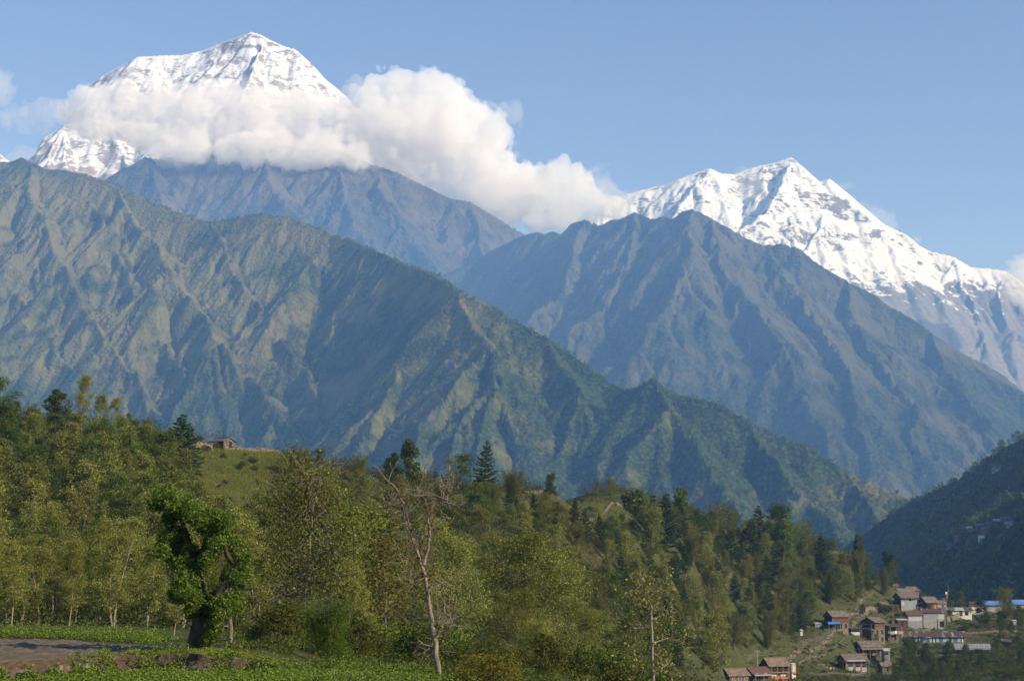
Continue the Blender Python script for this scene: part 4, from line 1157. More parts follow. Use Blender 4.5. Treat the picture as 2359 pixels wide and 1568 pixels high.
# --- single trees that can be told apart, left to right along the crest and in the wood
for a in [
    ('bamboo', 70, 925, 296, "yellowish bamboo clump on the crest at the far left beside the dark tree", None, 0, 0.9),
    ('broad', 8, 888, 285, "tall green tree cut by the left edge of the photo on the hill crest", None, 1, 0.8),
    ('broad', 40, 935, 292, "bushy dark tree on the crest between the left edge and the yellowish bamboo", None, 2, 0.8),
    ('column', 132, 903, 300, "dark round-topped tree on the crest, leftmost of the ones against the mountain", None, 1, 1.6),
    ('greenbush', 150, 962, 302, "dark green thicket under the round-topped tree on the crest", None, 0, 1.6),
    ('alder', 192, 875, 300, "tallest thin tree on the left crest with a flat open crown", None, 0, 0.8),
    ('olive', 235, 918, 302, "airy grey-green tree on the crest right of the tallest thin one", None, 0, 0.9),
    ('alder', 270, 922, 304, "open twiggy tree on the crest, its top level with the airy one beside it", None, 2, 1.0),
    ('broad', 295, 958, 305, "small dark tree at the right end of the airy trees on the left crest", None, 0, 0.6),
    ('bamboo', 342, 960, 305, "bamboo clump with bare culms left of the big pine on the crest", None, 1, 0.9),
    ('pine', 411, 948, 283, "biggest dark pine on the left crest beside the stone hut", None, 0, 1.35),
    ('pine', 440, 972, 288, "second pine tucked behind the right side of the biggest one by the hut", None, 1, 1.15),
    ('bright', 318, 1040, 262, "light green rounded tree below the big pine on the left slope", None, 0, 0.9),
    ('bamboo', 690, 1028, 312, "broad feathery bamboo on the crest right of the grassy clearing", None, 2, 1.2),
    ('broad', 737, 1040, 322, "dark tree on the crest between two feathery bamboos", None, 1, 0.8),
    ('bamboo', 828, 1045, 326, "feathery bamboo on the crest with a pale top left of the dark pair", None, 0, 1.1),
    ('column', 905, 1047, 342, "dark leaning evergreen on the crest left of the tall pillar-like one", None, 1, 1.5),
    ('greenbush', 885, 1085, 350, "green thicket at the foot of the dark leaning evergreen", None, 1, 1.0),
    ('column', 948, 1008, 356, "tall pillar-like lopped evergreen on the crest", None, 0, 0.95),
    ('greenbush', 968, 1080, 354, "leafy thicket at the foot of the pillar-like evergreen", None, 0, 1.0),
    ('pine', 1003, 1078, 366, "small dark pine on the crest between the pillar-like evergreen and the pole", None, 1, 1.1),
    ('broad', 1062, 1055, 374, "dark rounded tree beside the conical crest pine, on its left", None, 1, 0.95),
    ('brown', 1040, 1065, 372, "thin brown-leaved tree by the crest pole", None, 0, 0.7),
    ('pine', 1115, 1013, 380, "conical pale-green pine with level tiers, the tallest on the middle crest", None, 2, 0.95),
    ('bamboo', 1182, 1078, 385, "dense feathery bamboo right of the conical crest pine", None, 1, 1.3),
    ('bamboo', 1130, 1110, 350, "pale bamboo below the conical crest pine", None, 2, 0.9),
    ('column', 1266, 1091, 407, "lone egg-shaped dark tree on the stone wall", None, 1, 1.35),
    ('alder', 1378, 1102, 457, "slim yellowish tree on the stone wall left of the round yellow-green one", None, 1, 0.6),
    ('dome', 1408, 1112, 462, "round yellow-green tree on the terraces below the stone wall", None, 0, 1.0),
    ('column', 1468, 1126, 497, "small dark lopped tree right of the round yellow-green one", None, 0, 1.3),
    ('pine', 1500, 1138, 505, "small dark pine left of the broad blue-green one", None, 1, 1.1),
    ('pine', 1527, 1132, 508, "broad blue-green pine on the middle crest with heavy tiers", None, 0, 1.1),
    ('column', 1567, 1120, 541, "dark pillar of leaf on the crest right of the broad blue-green pine", None, 0, 1.0),
    ('pine', 1606, 1168, 567, "flat-topped small pine on the crest with a bare tip beside it", None, 2, 1.3),
    ('bamboo', 1670, 1155, 603, "tall yellowish bamboo rising behind the right-hand pines", None, 2, 1.2),
    ('pine', 1745, 1162, 624, "tall dark pine with a spiky top in the right-hand wood", None, 1, 1.4),
    ('pine', 1725, 1190, 607, "dark pine in front of the spiky-topped one", None, 0, 1.2),
    ('broad', 1785, 1180, 638, "dark rounded tree right of the spiky-topped pine", None, 0, 0.8),
    ('bright', 1800, 1212, 630, "light yellow-green leafy tree in the right-hand wood", None, 1, 1.0),
    ('bamboo', 1845, 1192, 655, "sparse grey feathery bamboo on the crest right of the light yellow-green tree", None, 0, 1.0),
    ('pine', 1890, 1225, 656, "tiered pine standing clear on the descending crest", None, 1, 1.1),
    ('column', 1978, 1228, 678, "thin palm-like tree with a tuft on a bare stem on the right crest", None, 0, 0.55),
    ('bamboo', 1965, 1262, 669, "pale bamboo under the thin tufted tree", None, 1, 1.0),
    ('column', 2053, 1275, 727, "dark egg-shaped tree at the end of the crest above the village", None, 1, 1.35),
    ('broad', 2050, 1300, 721, "dark bushy tree under the egg-shaped one at the end of the crest", None, 2, 0.9),
    ('broad', 2000, 1290, 710, "green tree on the crest end left of the egg-shaped tree", None, 0, 1.1),
    ('broad', 2035, 1325, 715, "leafy tree just above the dark roofs at the top of the village", None, 1, 0.8),
    # near ones
    ('alder', 35, 1255, 96, "pale-stemmed alder at the left edge behind the ploughed field", None, 0, 1.0),
    ('alder', 100, 1240, 104, "tall slim alder behind the left end of the ploughed field", None, 1, 0.8),
    ('alder', 165, 1275, 98, "alder with a leaning white stem behind the field's green verge", None, 2, 0.9),
    ('alder', 270, 1205, 102, "tall twin-stemmed alder behind the far end of the ploughed field", None, 3, 0.9),
    ('alder', 225, 1270, 112, "slender alder just left of the twin-stemmed one", None, 0, 0.8),
    ('alder', 345, 1240, 108, "leafy alder between the twin-stemmed one and the lopped tree", None, 1, 1.0),
    ('alder', 403, 1345, 84, "small pale-trunked alder under the left side of the lopped tree", None, 2, 1.3),
    ('alder', 590, 1440, 88, "low leafy alder right of the stripped trunk", None, 0, 1.9),
    ('alder', 640, 1395, 92, "bushy alder left of the green bamboo", None, 1, 1.5),
    ('greenbamboo', 758, 1366, 64, "bright green bamboo clump by the end of the low wall", None, 0, 1.9),
    ('alder', 835, 1300, 88, "bright leafy young tree right of the green bamboo", None, 3, 0.7),
    ('brown', 895, 1270, 110, "brown-leaved tree between the green bamboo and the nearly bare tree", None, 0, 1.2),
    ('brightbush', 935, 1430, 84, "dense glossy green bush left of the bare trunk at the bottom", None, 0, 1.4),
    ('alder_mass', 1035, 1230, 140, "olive-leaved alder behind the nearly bare tree", None, 0, 0.9),
    ('alder_mass', 1165, 1245, 150, "large olive-leaved alder right of the nearly bare tree", None, 1, 1.1),
    ('alder_mass', 1280, 1290, 148, "broad olive-leaved alder in the lower middle", None, 2, 1.0),
    ('alder_mass', 1345, 1400, 135, "lower olive-leaved alder at the right end of the alder group", None, 0, 1.1),
    ('alder_mass', 1180, 1370, 110, "leafy alder low in the lower middle in front of the large olive one", None, 1, 1.0),
    ('alder_mass', 1240, 1440, 95, "nearest olive-leaved alder at the bottom right of the rusty bush", None, 2, 1.0),
    ('olive', 1075, 1480, 85, "grey-green sapling behind the bare trunk at the bottom", None, 1, 0.8),
    ('orangebush', 1130, 1498, 55, "bush with rusty orange leaf tips at the bottom of the photo", None, 0, 1.5),
    ('bush', 600, 1478, 76, "low grey-green bush right of the stripped trunk", None, 0, 1.6),
    ('bush', 665, 1490, 72, "low bush between the stripped trunk and the green bamboo", None, 1, 1.7),
    ('greenbush', 700, 1450, 80, "dark bush at the left foot of the green bamboo", None, 0, 1.3),
    ('greenbush', 830, 1470, 74, "dark bush at the right foot of the green bamboo", None, 1, 1.3),
    ('bush', 880, 1490, 74, "mixed bush left of the glossy green one at the bottom", None, 2, 1.5),
    ('bush', 985, 1500, 74, "thin grey bush at the right foot of the bare trunk", None, 0, 1.3),
    ('bush', 1060, 1490, 72, "olive bush left of the rusty-tipped one", None, 1, 1.4),
    ('alder', 560, 1430, 92, "leafy alder sapling close behind the stripped trunk", None, 1, 1.6),
    ('alder', 680, 1420, 98, "leafy alder behind the low bushes left of the green bamboo", None, 3, 1.6),
    ('alder', 815, 1100, 118, "light-leaved alder right of the tall tree's bare top", None, 3, 1.1),
    ('alder', 860, 1190, 125, "light-leaved alder above the brown-leaved tree", None, 0, 1.2),
]: stand(*a)
# trees among and below the houses
for a in [
    ('broad', 2212, 1368, 715, "rounded green tree behind the long white building", None, 0, 0.9),
    ('bright', 2190, 1385, 705, "small green tree left of the rounded one behind the long white building", None, 0, 0.9),
    ('dome', 2310, 1372, 675, "spreading yellowish tree in front of the blue roof", None, 0, 1.1),
    ('broad', 2262, 1388, 680, "very dark tree in front of the left end of the blue roof", None, 1, 1.1),
    ('broad', 2350, 1400, 670, "dark tree at the right edge beside the spreading yellowish one", None, 2, 1.0),
    ('column', 2138, 1388, 694, "small golden-green shrub tree beside the brown gable roof", None, 1, 1.6),
    ('cypress', 2100, 1470, 575, "left of the three dark cypresses below the blue-doored row", None, 0, 1.15),
    ('cypress', 2132, 1480, 585, "smallest of the three dark cypresses below the blue-doored row", None, 1, 1.0),
    ('cypress', 2182, 1478, 588, "broadest of the three dark cypresses below the blue-doored row", None, 0, 1.25),
    ('broad', 2085, 1478, 570, "blue-green tree left of the three cypresses", None, 0, 0.8),
    ('broad', 2225, 1490, 600, "bushy green tree in front of the grey sheet roof", None, 1, 1.1),
    ('brown', 2255, 1500, 590, "thin olive tree right of the bushy one by the grey sheet roof", None, 1, 1.0),
    ('broad', 2060, 1530, 545, "rounded dark tree below the tractor", None, 2, 0.9),
    ('broad', 2290, 1470, 620, "dark green tree on the terraces near the right edge", None, 0, 1.0),
    ('broad', 2335, 1490, 610, "dark tree on the terraces cut close to the right edge", None, 1, 1.0),
    ('bush', 2225, 1437, 655, "round grassy bush on the terrace below the spreading tree", None, 0, 2.0),
    ('bush', 2160, 1530, 540, "pale bush at the bottom right below the cypresses", None, 1, 1.6),
    ('greenbush', 2200, 1535, 530, "green bush at the bottom right beside the pale one", None, 0, 1.6),
    ('greenbush', 2110, 1540, 530, "dark green bush at the bottom right of the village", None, 1, 1.6),
    ('cypress', 2140, 1545, 520, "small dark cypress at the bottom edge below the village", None, 1, 1.0),
    ('bush', 2300, 1540, 525, "wide bush in the bottom right corner", None, 2, 2.0),
    ('greenbush', 2345, 1545, 520, "dark bush in the bottom right corner at the very edge", None, 0, 1.8),
    ('olive', 1980, 1545, 545, "thin olive tree at the bottom edge below the two-tier roofed house", None, 1, 0.8),
    ('bush', 1850, 1545, 500, "low bush at the bottom edge between the tiled houses and the pen", None, 1, 1.5),
    ('brown', 1945, 1478, 590, "small twiggy tree between the path and the grey plank roof", None, 1, 1.2),
    ('bush', 2038, 1385, 660, "scrubby bush beside the blue-doored shed", None, 0, 1.5),
    ('greenbush', 2070, 1408, 668, "green bush in front of the dark house with grey sheeting", None, 1, 1.6),
]: stand(*a)

# --- the wood: many trees of a few kinds
WOOD = [
    # key, how many, where (u0, u1, y0, y1), height range, least gap, label, group
    ('olive', 70, (-40, 640, 205, 300), (6.0, 10.0), 4.2, "olive-leaved tree of the dense wood on the left slope below the crest", "olive trees on the left slope"),
    ('broad', 80, (-40, 560, 205, 300), (5.0, 9.0), 4.2, "dark green tree of the dense wood on the left slope below the crest", "dark trees on the left slope"),
    ('alder', 42, (-40, 660, 112, 200), (6.0, 9.5), 4.5, "slender alder of the wood behind the ploughed field", "alders behind the field"),
    ('pine', 10, (0, 330, 200, 280), (6.0, 9.0), 5.0, "pine standing in the dense wood on the left slope", "pines on the left slope"),
    ('olive', 85, (760, 1500, 215, 440), (5.0, 8.5), 5.0, "olive-leaved tree on the middle slope under the crest", "olive trees on the middle slope"),
    ('broad', 58, (700, 1520, 220, 460), (4.5, 8.0), 5.0, "dark green tree on the middle slope under the crest", "dark trees on the middle slope"),
    ('pine', 46, (1000, 1560, 260, 470), (6.0, 10.0), 5.0, "pine on the middle slope under the crest", "pines on the middle slope"),
    ('bamboo', 26, (860, 1520, 260, 450), (5.0, 8.0), 6.0, "bamboo clump on the middle slope under the crest", "bamboo on the middle slope"),
    ('pine', 64, (1470, 1960, 430, 690), (8.0, 14), 5.0, "pine in the wood above and left of the village", "pines above the village"),
    ('olive', 112, (1440, 2010, 380, 700), (7, 12.5), 5.0, "olive-leaved tree in the wood above and left of the village", "olive trees above the village"),
    ('broad', 72, (1440, 2060, 380, 730), (6.5, 11.5), 5.0, "dark green tree in the wood above and left of the village", "dark trees above the village"),
    ('bamboo', 76, (1480, 2040, 400, 710), (8.0, 13.0), 5.0, "bamboo clump in the wood above and left of the village", "bamboo above the village"),
    ('broad', 34, (2050, 2380, 500, 690), (3.0, 6.0), 5.5, "dark green tree on the overgrown terraces right of the village", "trees on the right terraces"),
]
WOOD += [('bush', 34, (600, 1620, 60, 105), (0.8, 2.2), 1.8, "low scrubby bush in the tangle along the bottom of the photo", "bushes along the bottom"),
         ('greenbush', 22, (640, 1560, 62, 110), (0.9, 2.4), 2.2, "low dark green bush in the tangle along the bottom of the photo", "dark bushes along the bottom"),
         ('greenbush', 40, (1990, 2380, 495, 700), (1.4, 3.0), 4.0, "dark bush on the overgrown terraces round the lower right of the village", "bushes on the right terraces"),
         ('bush', 26, (1800, 2100, 495, 600), (1.0, 2.0), 4.0, "low bush in the gardens among the lower village houses", "bushes among the lower houses"),
         ('broad', 14, (1880, 2240, 540, 700), (2.6, 4.6), 6.0, "small dark tree growing between the village houses", "small trees between the village houses"),
         ('bush', 34, (430, 690, 262, 325), (0.7, 1.9), 4.0, "small bush dotted over the grassy clearing below the stone hut", "bushes on the clearing"),
         ('bush', 30, (1250, 1560, 395, 500), (0.8, 2.0), 5.0, "small bush on the open terraces below the crest wall", "bushes on the crest terraces")]
def uv_of(x, y, z):
    f = y * CP + z * SP
    yc = (-y * SP + z * CP) / f
    return 1179.5 + x / f * 1179.5 / TH, 784 - yc * 1179.5 / TH
PATH = [(1700, 1592), (1790, 1540), (1817, 1524), (1870, 1497), (1911, 1475), (1945, 1452), (1967, 1434), (2000, 1412), (2023, 1401)]
HOUSE_BOX = [(1645, 1500, 1840, 1590), (1845, 1500, 1915, 1560), (1910, 1480, 2050, 1560), (1940, 1390, 2085, 1520), (1870, 1400, 1970, 1455), (1970, 1365, 2035, 1430), (2045, 1340, 2180, 1450), (2060, 1400, 2300, 1500), (2020, 1440, 2080, 1520)]
def open_place(u, v, y):
    if 430 < u < 660 and 1025 < v < 1165 + (u - 430) * 0.12: return True      # grassy clearing under the hut
    if 1270 < u < 1500 and 1140 < v < 1188 and y > 400: return True           # terraces under the stone wall
    if 545 < u < 690 and 1395 < v < 1460 and y < 190: return True             # far terrace seen past the stripped trunk
    if 1640 < u and y > 440:
        for (a, b, c, d) in HOUSE_BOX:
            if a < u < c and b < v < d: return True
        for (pu, pv), (qu, qv) in zip(PATH[:-1], PATH[1:]):
            t = min(1, max(0, ((u - pu) * (qu - pu) + (v - pv) * (qv - pv)) / ((qu - pu) ** 2 + (qv - pv) ** 2)))
            if math.hypot(u - pu - t * (qu - pu), v - pv - t * (qv - pv)) < 30: return True
    return False
taken = []
rw = random.Random(11)
for key, n, (u0, u1, y0, y1), (h0, h1), gap, label, group in WOOD:
    done = tries = 0
    while done < n and tries < n * 60:
        tries += 1
        y = math.sqrt(rw.uniform(y0 * y0, y1 * y1)); u = rw.uniform(u0, u1)
        x = spot(u, y); z = gz(x, y)
        uu, vv = uv_of(x, y, z)
        hh = rw.uniform(h0, h1)
        small = 'bush' in key or 'between the village' in label
        if not small and (open_place(uu, vv, y) or open_place(uu, uv_of(x, y, z + hh * 0.6)[1], y)): continue
        if small and uu > 1640 and open_place(uu, vv, y) and rw.random() < 0.7: continue
        # nothing of the filling wood may stand up above the crest or in front of the village
        ut, vt = uv_of(x, y, z + hh)
        crest_v = np.interp(uu, [-50, 300, 470, 700, 900, 1200, 1500, 1700, 1800, 1900, 2000, 2080], [930, 970, 1030, 1065, 1095, 1120, 1145, 1180, 1200, 1240, 1285, 1325])
        if vt < crest_v and not small: continue
        if uu > 1640 and vv > 1385 + (2040 - uu) * 0.44 and uu < 2080 and not small: continue
        if any(abs(x - a) < gap and abs(y - b) < gap and math.hypot(x - a, y - b) < gap for a, b in taken): continue
        taken.append((x, y)); done += 1
        plant(key, x, y, hh, label, group, None, rw.uniform(0.8, 1.15))

# --- undergrowth: scrub nobody could count, grass and the leafy cover of the terrace
def scatter_scrub():
    rng = R(41)
    Cs = []; Sz = []
    N = 15000
    Y = np.sqrt(rng.uniform(100 ** 2, 745 ** 2, N * 3)); U = rng.uniform(-60, 2420, N * 3)
    X = np.array([spot(u, y) for u, y in zip(U, Y)])
    Z = height_on(GRID, X, Y)
    k = 0
    for x, y, z in zip(X, Y, Z):
        u, v = uv_of(x, y, z)
        if v > 1640: continue
        op = open_place(u, v, y)
        if op and rng.random() > (0.12 if u < 1600 else 0.35): continue
        low = u > 1580 and y < 485 and v < 1600
        h = (0.35 if low else 1.0) * rng.uniform(0.8, 3.0) * (0.4 if op else 1.0) * (1.6 if y > 190 and not op and u < 2020 and not low and rng.random() < 0.6 else 1.0)
        if u > 1640 and v > 1385 + (2040 - u) * 0.44 and not op: h *= 0.6
        n = int(60 + 26 * h)
        lum = rng.normal(0, 1, (4, 3)) * np.array([0.42, 0.42, 0.12]) * h + np.array([0, 0, h * 0.42])
        c = lum[rng.integers(0, 4, n)] + unit(rng.normal(0, 1, (n, 3))) * (rng.uniform(0.2, 1, n) ** 0.5)[:, None] * h * np.array([0.4, 0.4, 0.42])
        c[:, 2] = np.abs(c[:, 2])
        Cs.append(c + np.array([x, y, z - 0.05])); Sz.append(np.full(n, 0.18 + 0.10 * min(1, y / 400)))
        k += 1
        if k >= N: break
    Cn = np.concatenate(Cs); sz = np.concatenate(Sz)
    V, F = leaf_cards(rng, Cn, sz)
    o = link("undergrowth", mesh_np("undergrowth", V, F), L['scrub'])
    tag(o, "tangled scrub covering the slopes between the trees", "undergrowth", kind='stuff')
scatter_scrub()
def terrace_weeds():
    rng = R(43)
    Cs = []
    k = 0
    while k < 6500:
        y = rng.uniform(468, 745); u = rng.uniform(1640, 2420)
        x = spot(u, y); z = gz(x, y); uu, v = uv_of(x, y, z)
        if v < 1380 + (2040 - uu) * 0.44 and uu < 2080: continue
        if open_place(uu, v, y) and rng.random() > 0.45: continue
        row = 0.5 + 0.5 * math.sin(z * 2.4 + x * 0.02)
        h = rng.uniform(0.3, 1.3) * (0.35 + 1.1 * row) * (1.7 if rng.random() < 0.12 else 1.0)
        n = int(28 + 24 * h)
        c = unit(rng.normal(0, 1, (n, 3))) * (rng.uniform(0.2, 1, n) ** 0.5)[:, None] * np.array([1.1, 0.6, 0.5]) * h
        c[:, 2] = np.abs(c[:, 2])
        Cs.append(c + np.array([x, y, z])); k += 1
    V, F = leaf_cards(rng, np.concatenate(Cs), 0.26)
    o = link("undergrowth", mesh_np("undergrowth", V, F), L['weeds'])
    tag(o, "green weeds and crops growing over the terraces round the village houses", "undergrowth", kind='stuff')
terrace_weeds()
def near_weeds():
    rng = R(44)
    Cs = []
    for k in range(2600):
        y = rng.uniform(56.5, 150); u = rng.uniform(545, 1750)
        x = spot(u, y); z = gz(x, y)
        if x < -7 and y < 58.5: continue
        h = rng.uniform(0.15, 0.7); n = 46
        c = unit(rng.normal(0, 1, (n, 3))) * (rng.uniform(0.1, 1, n) ** 0.5)[:, None] * np.array([1.5, 1.2, 0.8]) * h
        c[:, 2] = np.abs(c[:, 2])
        Cs.append(c + np.array([x, y, z]))
    V, F = leaf_cards(rng, np.concatenate(Cs), 0.10)
    o = link("undergrowth", mesh_np("undergrowth", V, F), L['weeds'])
    tag(o, "low weeds between the bushes right of the lopped tree", "undergrowth", kind='stuff')
near_weeds()

def blades(n, pick, size, asp, matname, name, label, cat, seed, lift=0.0, up=0.1):
    rng = R(seed)
    P3 = pick(rng, n)
    al = rng.normal(0, 0.35, (len(P3), 3)) + np.array([0, 0, 1.0])
    V, F = leaf_cards(rng, P3, size, up, asp, al, 0.3)
    o = link(name, mesh_np(name, V, F), L[matname])
    tag(o, label, cat, kind='stuff')
def on_clearing(rng, n):
    out = []
    for (u0, u1, y0, y1, m) in [(420, 700, 262, 335, (n * 2) // 3), (1230, 1600, 390, 540, n // 3), (1680, 2359, 470, 730, n // 2)]:
        Y = rng.uniform(y0, y1, m); U = rng.uniform(u0, u1, m)
        X = np.array([spot(u, y) for u, y in zip(U, Y)])
        c = rng.normal(0, 1, m)
        out.append(np.stack([X, Y, height_on(GRID, X, Y) + 0.12], axis=1))
    return np.concatenate(out)
blades(90000, on_clearing, 0.42, 0.18, 'grass', "grass", "grass on the clearings and terraces of the hill", "grass", 51)

def on_dry(rng, n):
    out = []
    for (u0, u1, y0, y1, m) in [(370, 480, 255, 285, n // 3), (600, 900, 285, 340, n // 3), (1250, 1560, 380, 470, n // 3)]:
        cu = rng.uniform(u0, u1, 22); cy_ = rng.uniform(y0, y1, 22); i = rng.integers(0, 22, m)
        U = cu[i] + rng.normal(0, 14, m); Y = cy_[i] + rng.normal(0, 3.0, m)
        X = np.array([spot(u, y) for u, y in zip(U, Y)])
        out.append(np.stack([X, Y, height_on(GRID, X, Y) + 0.2], axis=1))
    return np.concatenate(out)
blades(24000, on_dry, 0.6, 0.16, 'straw', "grass", "patches of dry straw-coloured grass on the steep parts of the clearings", "grass", 52)

def low_cover():
    rng = R(61)
    Cs = []
    def patch(n, xf, yf, hh):
        x = xf(n); y = yf(x)
        z = height_on(GRID, x, y)
        h = np.abs(rng.normal(0, hh, n)) * (0.5 + 0.8 * np.sin(x * 1.7 + np.sin(y * 1.3) * 2) ** 2)
        Cs.append(np.stack([x, y, z + h], axis=1))
    # on the lower strip in front of the bank
    patch(36000, lambda n: rng.uniform(-16, -6.2, n), lambda x: bank_line(x) - 0.25 - np.abs(rng.normal(0, 1.0, len(x))) * 3.0, 0.08)
    patch(9000, lambda n: rng.uniform(-20, -12.5, n), lambda x: bank_line(x) - 0.35 + rng.normal(0, 0.2, len(x)), 0.12)
    patch(9000, lambda n: rng.choice([-11.8, -10.9, -9.2, -8.0, -7.0, -13.0], n) + rng.normal(0, 0.3, n), lambda x: bank_line(x) + rng.normal(0, 0.3, len(x)), 0.2)
    # the verge behind the field and the plot past the end of the wall
    patch(34000, lambda n: rng.uniform(-40, -14, n), lambda x: np.interp(x, [-34, -19, -13], [76, 70, 63]) + np.abs(rng.normal(0, 2.4, len(x))), 0.24)
    patch(14000, lambda n: rng.uniform(-6.8, -2.8, n), lambda x: 57.5 + np.abs(rng.normal(0, 2.5, len(x))), 0.12)
    patch(9000, lambda n: rng.uniform(-6.5, 0.5, n), lambda x: rng.uniform(47, 58, len(x)), 0.09)
    V, F = leaf_cards(rng, np.concatenate(Cs), 0.075, 0.7, 0.7)
    o = link("ground_cover", mesh_np("ground_cover", V, F), L['cover'])
    tag(o, "low bright green leafy cover on the strip below the bank and along the field verge", "ground cover", kind='stuff')
    # thin turf on the mound and the terrace edge
    n = 9000
    x = rng.uniform(-14, -6, n); y = bank_line(x) + 0.1 + np.abs(rng.normal(0, 1.6, n))
    Cn = np.stack([x, y, height_on(GRID, x, y) + 0.03], axis=1)
    al = rng.normal(0, 0.4, (n, 3)) + np.array([0, 0, 1.0])
    V, F = leaf_cards(rng, Cn, 0.11, 0.1, 0.2, al, 0.3)
    o = link("turf", mesh_np("turf", V, F), L['grass'])
    tag(o, "short yellowish turf on the mound beside the lopped tree", "turf", kind='stuff')
low_cover()

# --- far woods on the right-hand ridge and along the crest of the green ridge
def far_wood(name, label, grid, n, size, cards, leafm, seed, keep, leaf):
    rng = R(seed)
    xs, ys, H = grid
    Cs = []; k = 0
    gyv, gxv = np.gradient(H, ys, xs)
    while k < n:
        i = rng.integers(1, len(xs) - 1); j = rng.integers(1, len(ys) - 1)
        x, y, z = xs[i] + rng.uniform(-3, 3), ys[j] + rng.uniform(-3, 3), H[j, i]
        if z < -240 or not keep(x, y, z, math.hypot(gyv[j, i], gxv[j, i]), rng): continue
        s = size * rng.uniform(0.5, 1.3)
        c = unit(rng.normal(0, 1, (cards, 3))) * (rng.uniform(0.3, 1, cards) ** 0.5)[:, None] * s * np.array([0.42, 0.42, 0.55]) + np.array([x, y, z + s * 0.42])
        Cs.append(c); k += 1
    V, F = leaf_cards(rng, np.concatenate(Cs), leaf)
    o = link(name, mesh_np(name, V, F), L[leafm])
    tag(o, label, "forest", kind='stuff')
def in_view(x, y, z):
    if y < 200: return False
    u, v = uv_of(x, y, z)
    return -40 < u < 2400 and v < 1500
far_wood("forest", "dark wood covering the shaded ridge at the right edge", g4, 2600, 10.0, 34, 'broad', 71, lambda x, y, z, s, r: in_view(x, y, z) and r.random() < 0.9, 2.6)
far_wood("forest", "scattered woods on the flank of the long green ridge", g1, 7000, 13.0, 14, 'broad', 72, lambda x, y, z, s, r: in_view(x, y, z) and s < 0.95 and math.sin(x * 0.011 + math.sin(y * 0.007) * 2) + math.sin(y * 0.009 + x * 0.004) > 0.15 - 0.9 * (z < 350), 5.0)
def crest_wood():
    rng = R(73)
    Cs = []
    line = np.array(R1[8:] + R1b[:12])
    for a, b in zip(line[:-1], line[1:]):
        for k in range(int(np.hypot(*(b - a)[:2]) / 5)):
            p = a + (b - a) * rng.random() + np.array([rng.normal(0, 8), rng.normal(0, 10), 0])
            z = float(height_on(g1, p[0], p[1]))
            s = rng.uniform(4, 11)
            c = unit(rng.normal(0, 1, (16, 3))) * s * np.array([0.45, 0.45, 0.5]) * (rng.uniform(0.3, 1, 16) ** 0.5)[:, None] + np.array([p[0], p[1], z + s * 0.4])
            Cs.append(c)
    V, F = leaf_cards(rng, np.concatenate(Cs), 4.0)
    o = link("forest", mesh_np("forest", V, F), L['broad'])
    tag(o, "thin line of trees along the crest of the long green ridge", "forest", kind='stuff')
crest_wood()
# trees one can tell apart on the skyline of the shaded ridge
i = 0
for u, v, h in [(2300, 1036, 17), (2280, 1046, 14), (2265, 1062, 13), (2330, 1018, 16), (2350, 1008, 15), (2210, 1092, 14), (2180, 1108, 11), (2140, 1126, 13), (2100, 1145, 10), (2060, 1172, 11), (2015, 1205, 12), (1985, 1222, 10), (1945, 1250, 13), (1928, 1262, 9)]:
    d = float(np.interp(u, [1880, 1920, 2000, 2100, 2200, 2290, 2359], [2800, 2700, 2520, 2330, 2170, 2040, 1950]))
    x = spot(u, d)
    z = float(height_on(g4, x, d))
    plant('broad', x, d, h, "dark tree on the skyline of the shaded ridge behind the village", "skyline trees of the shaded ridge", None, 1.1, z - 0.5)
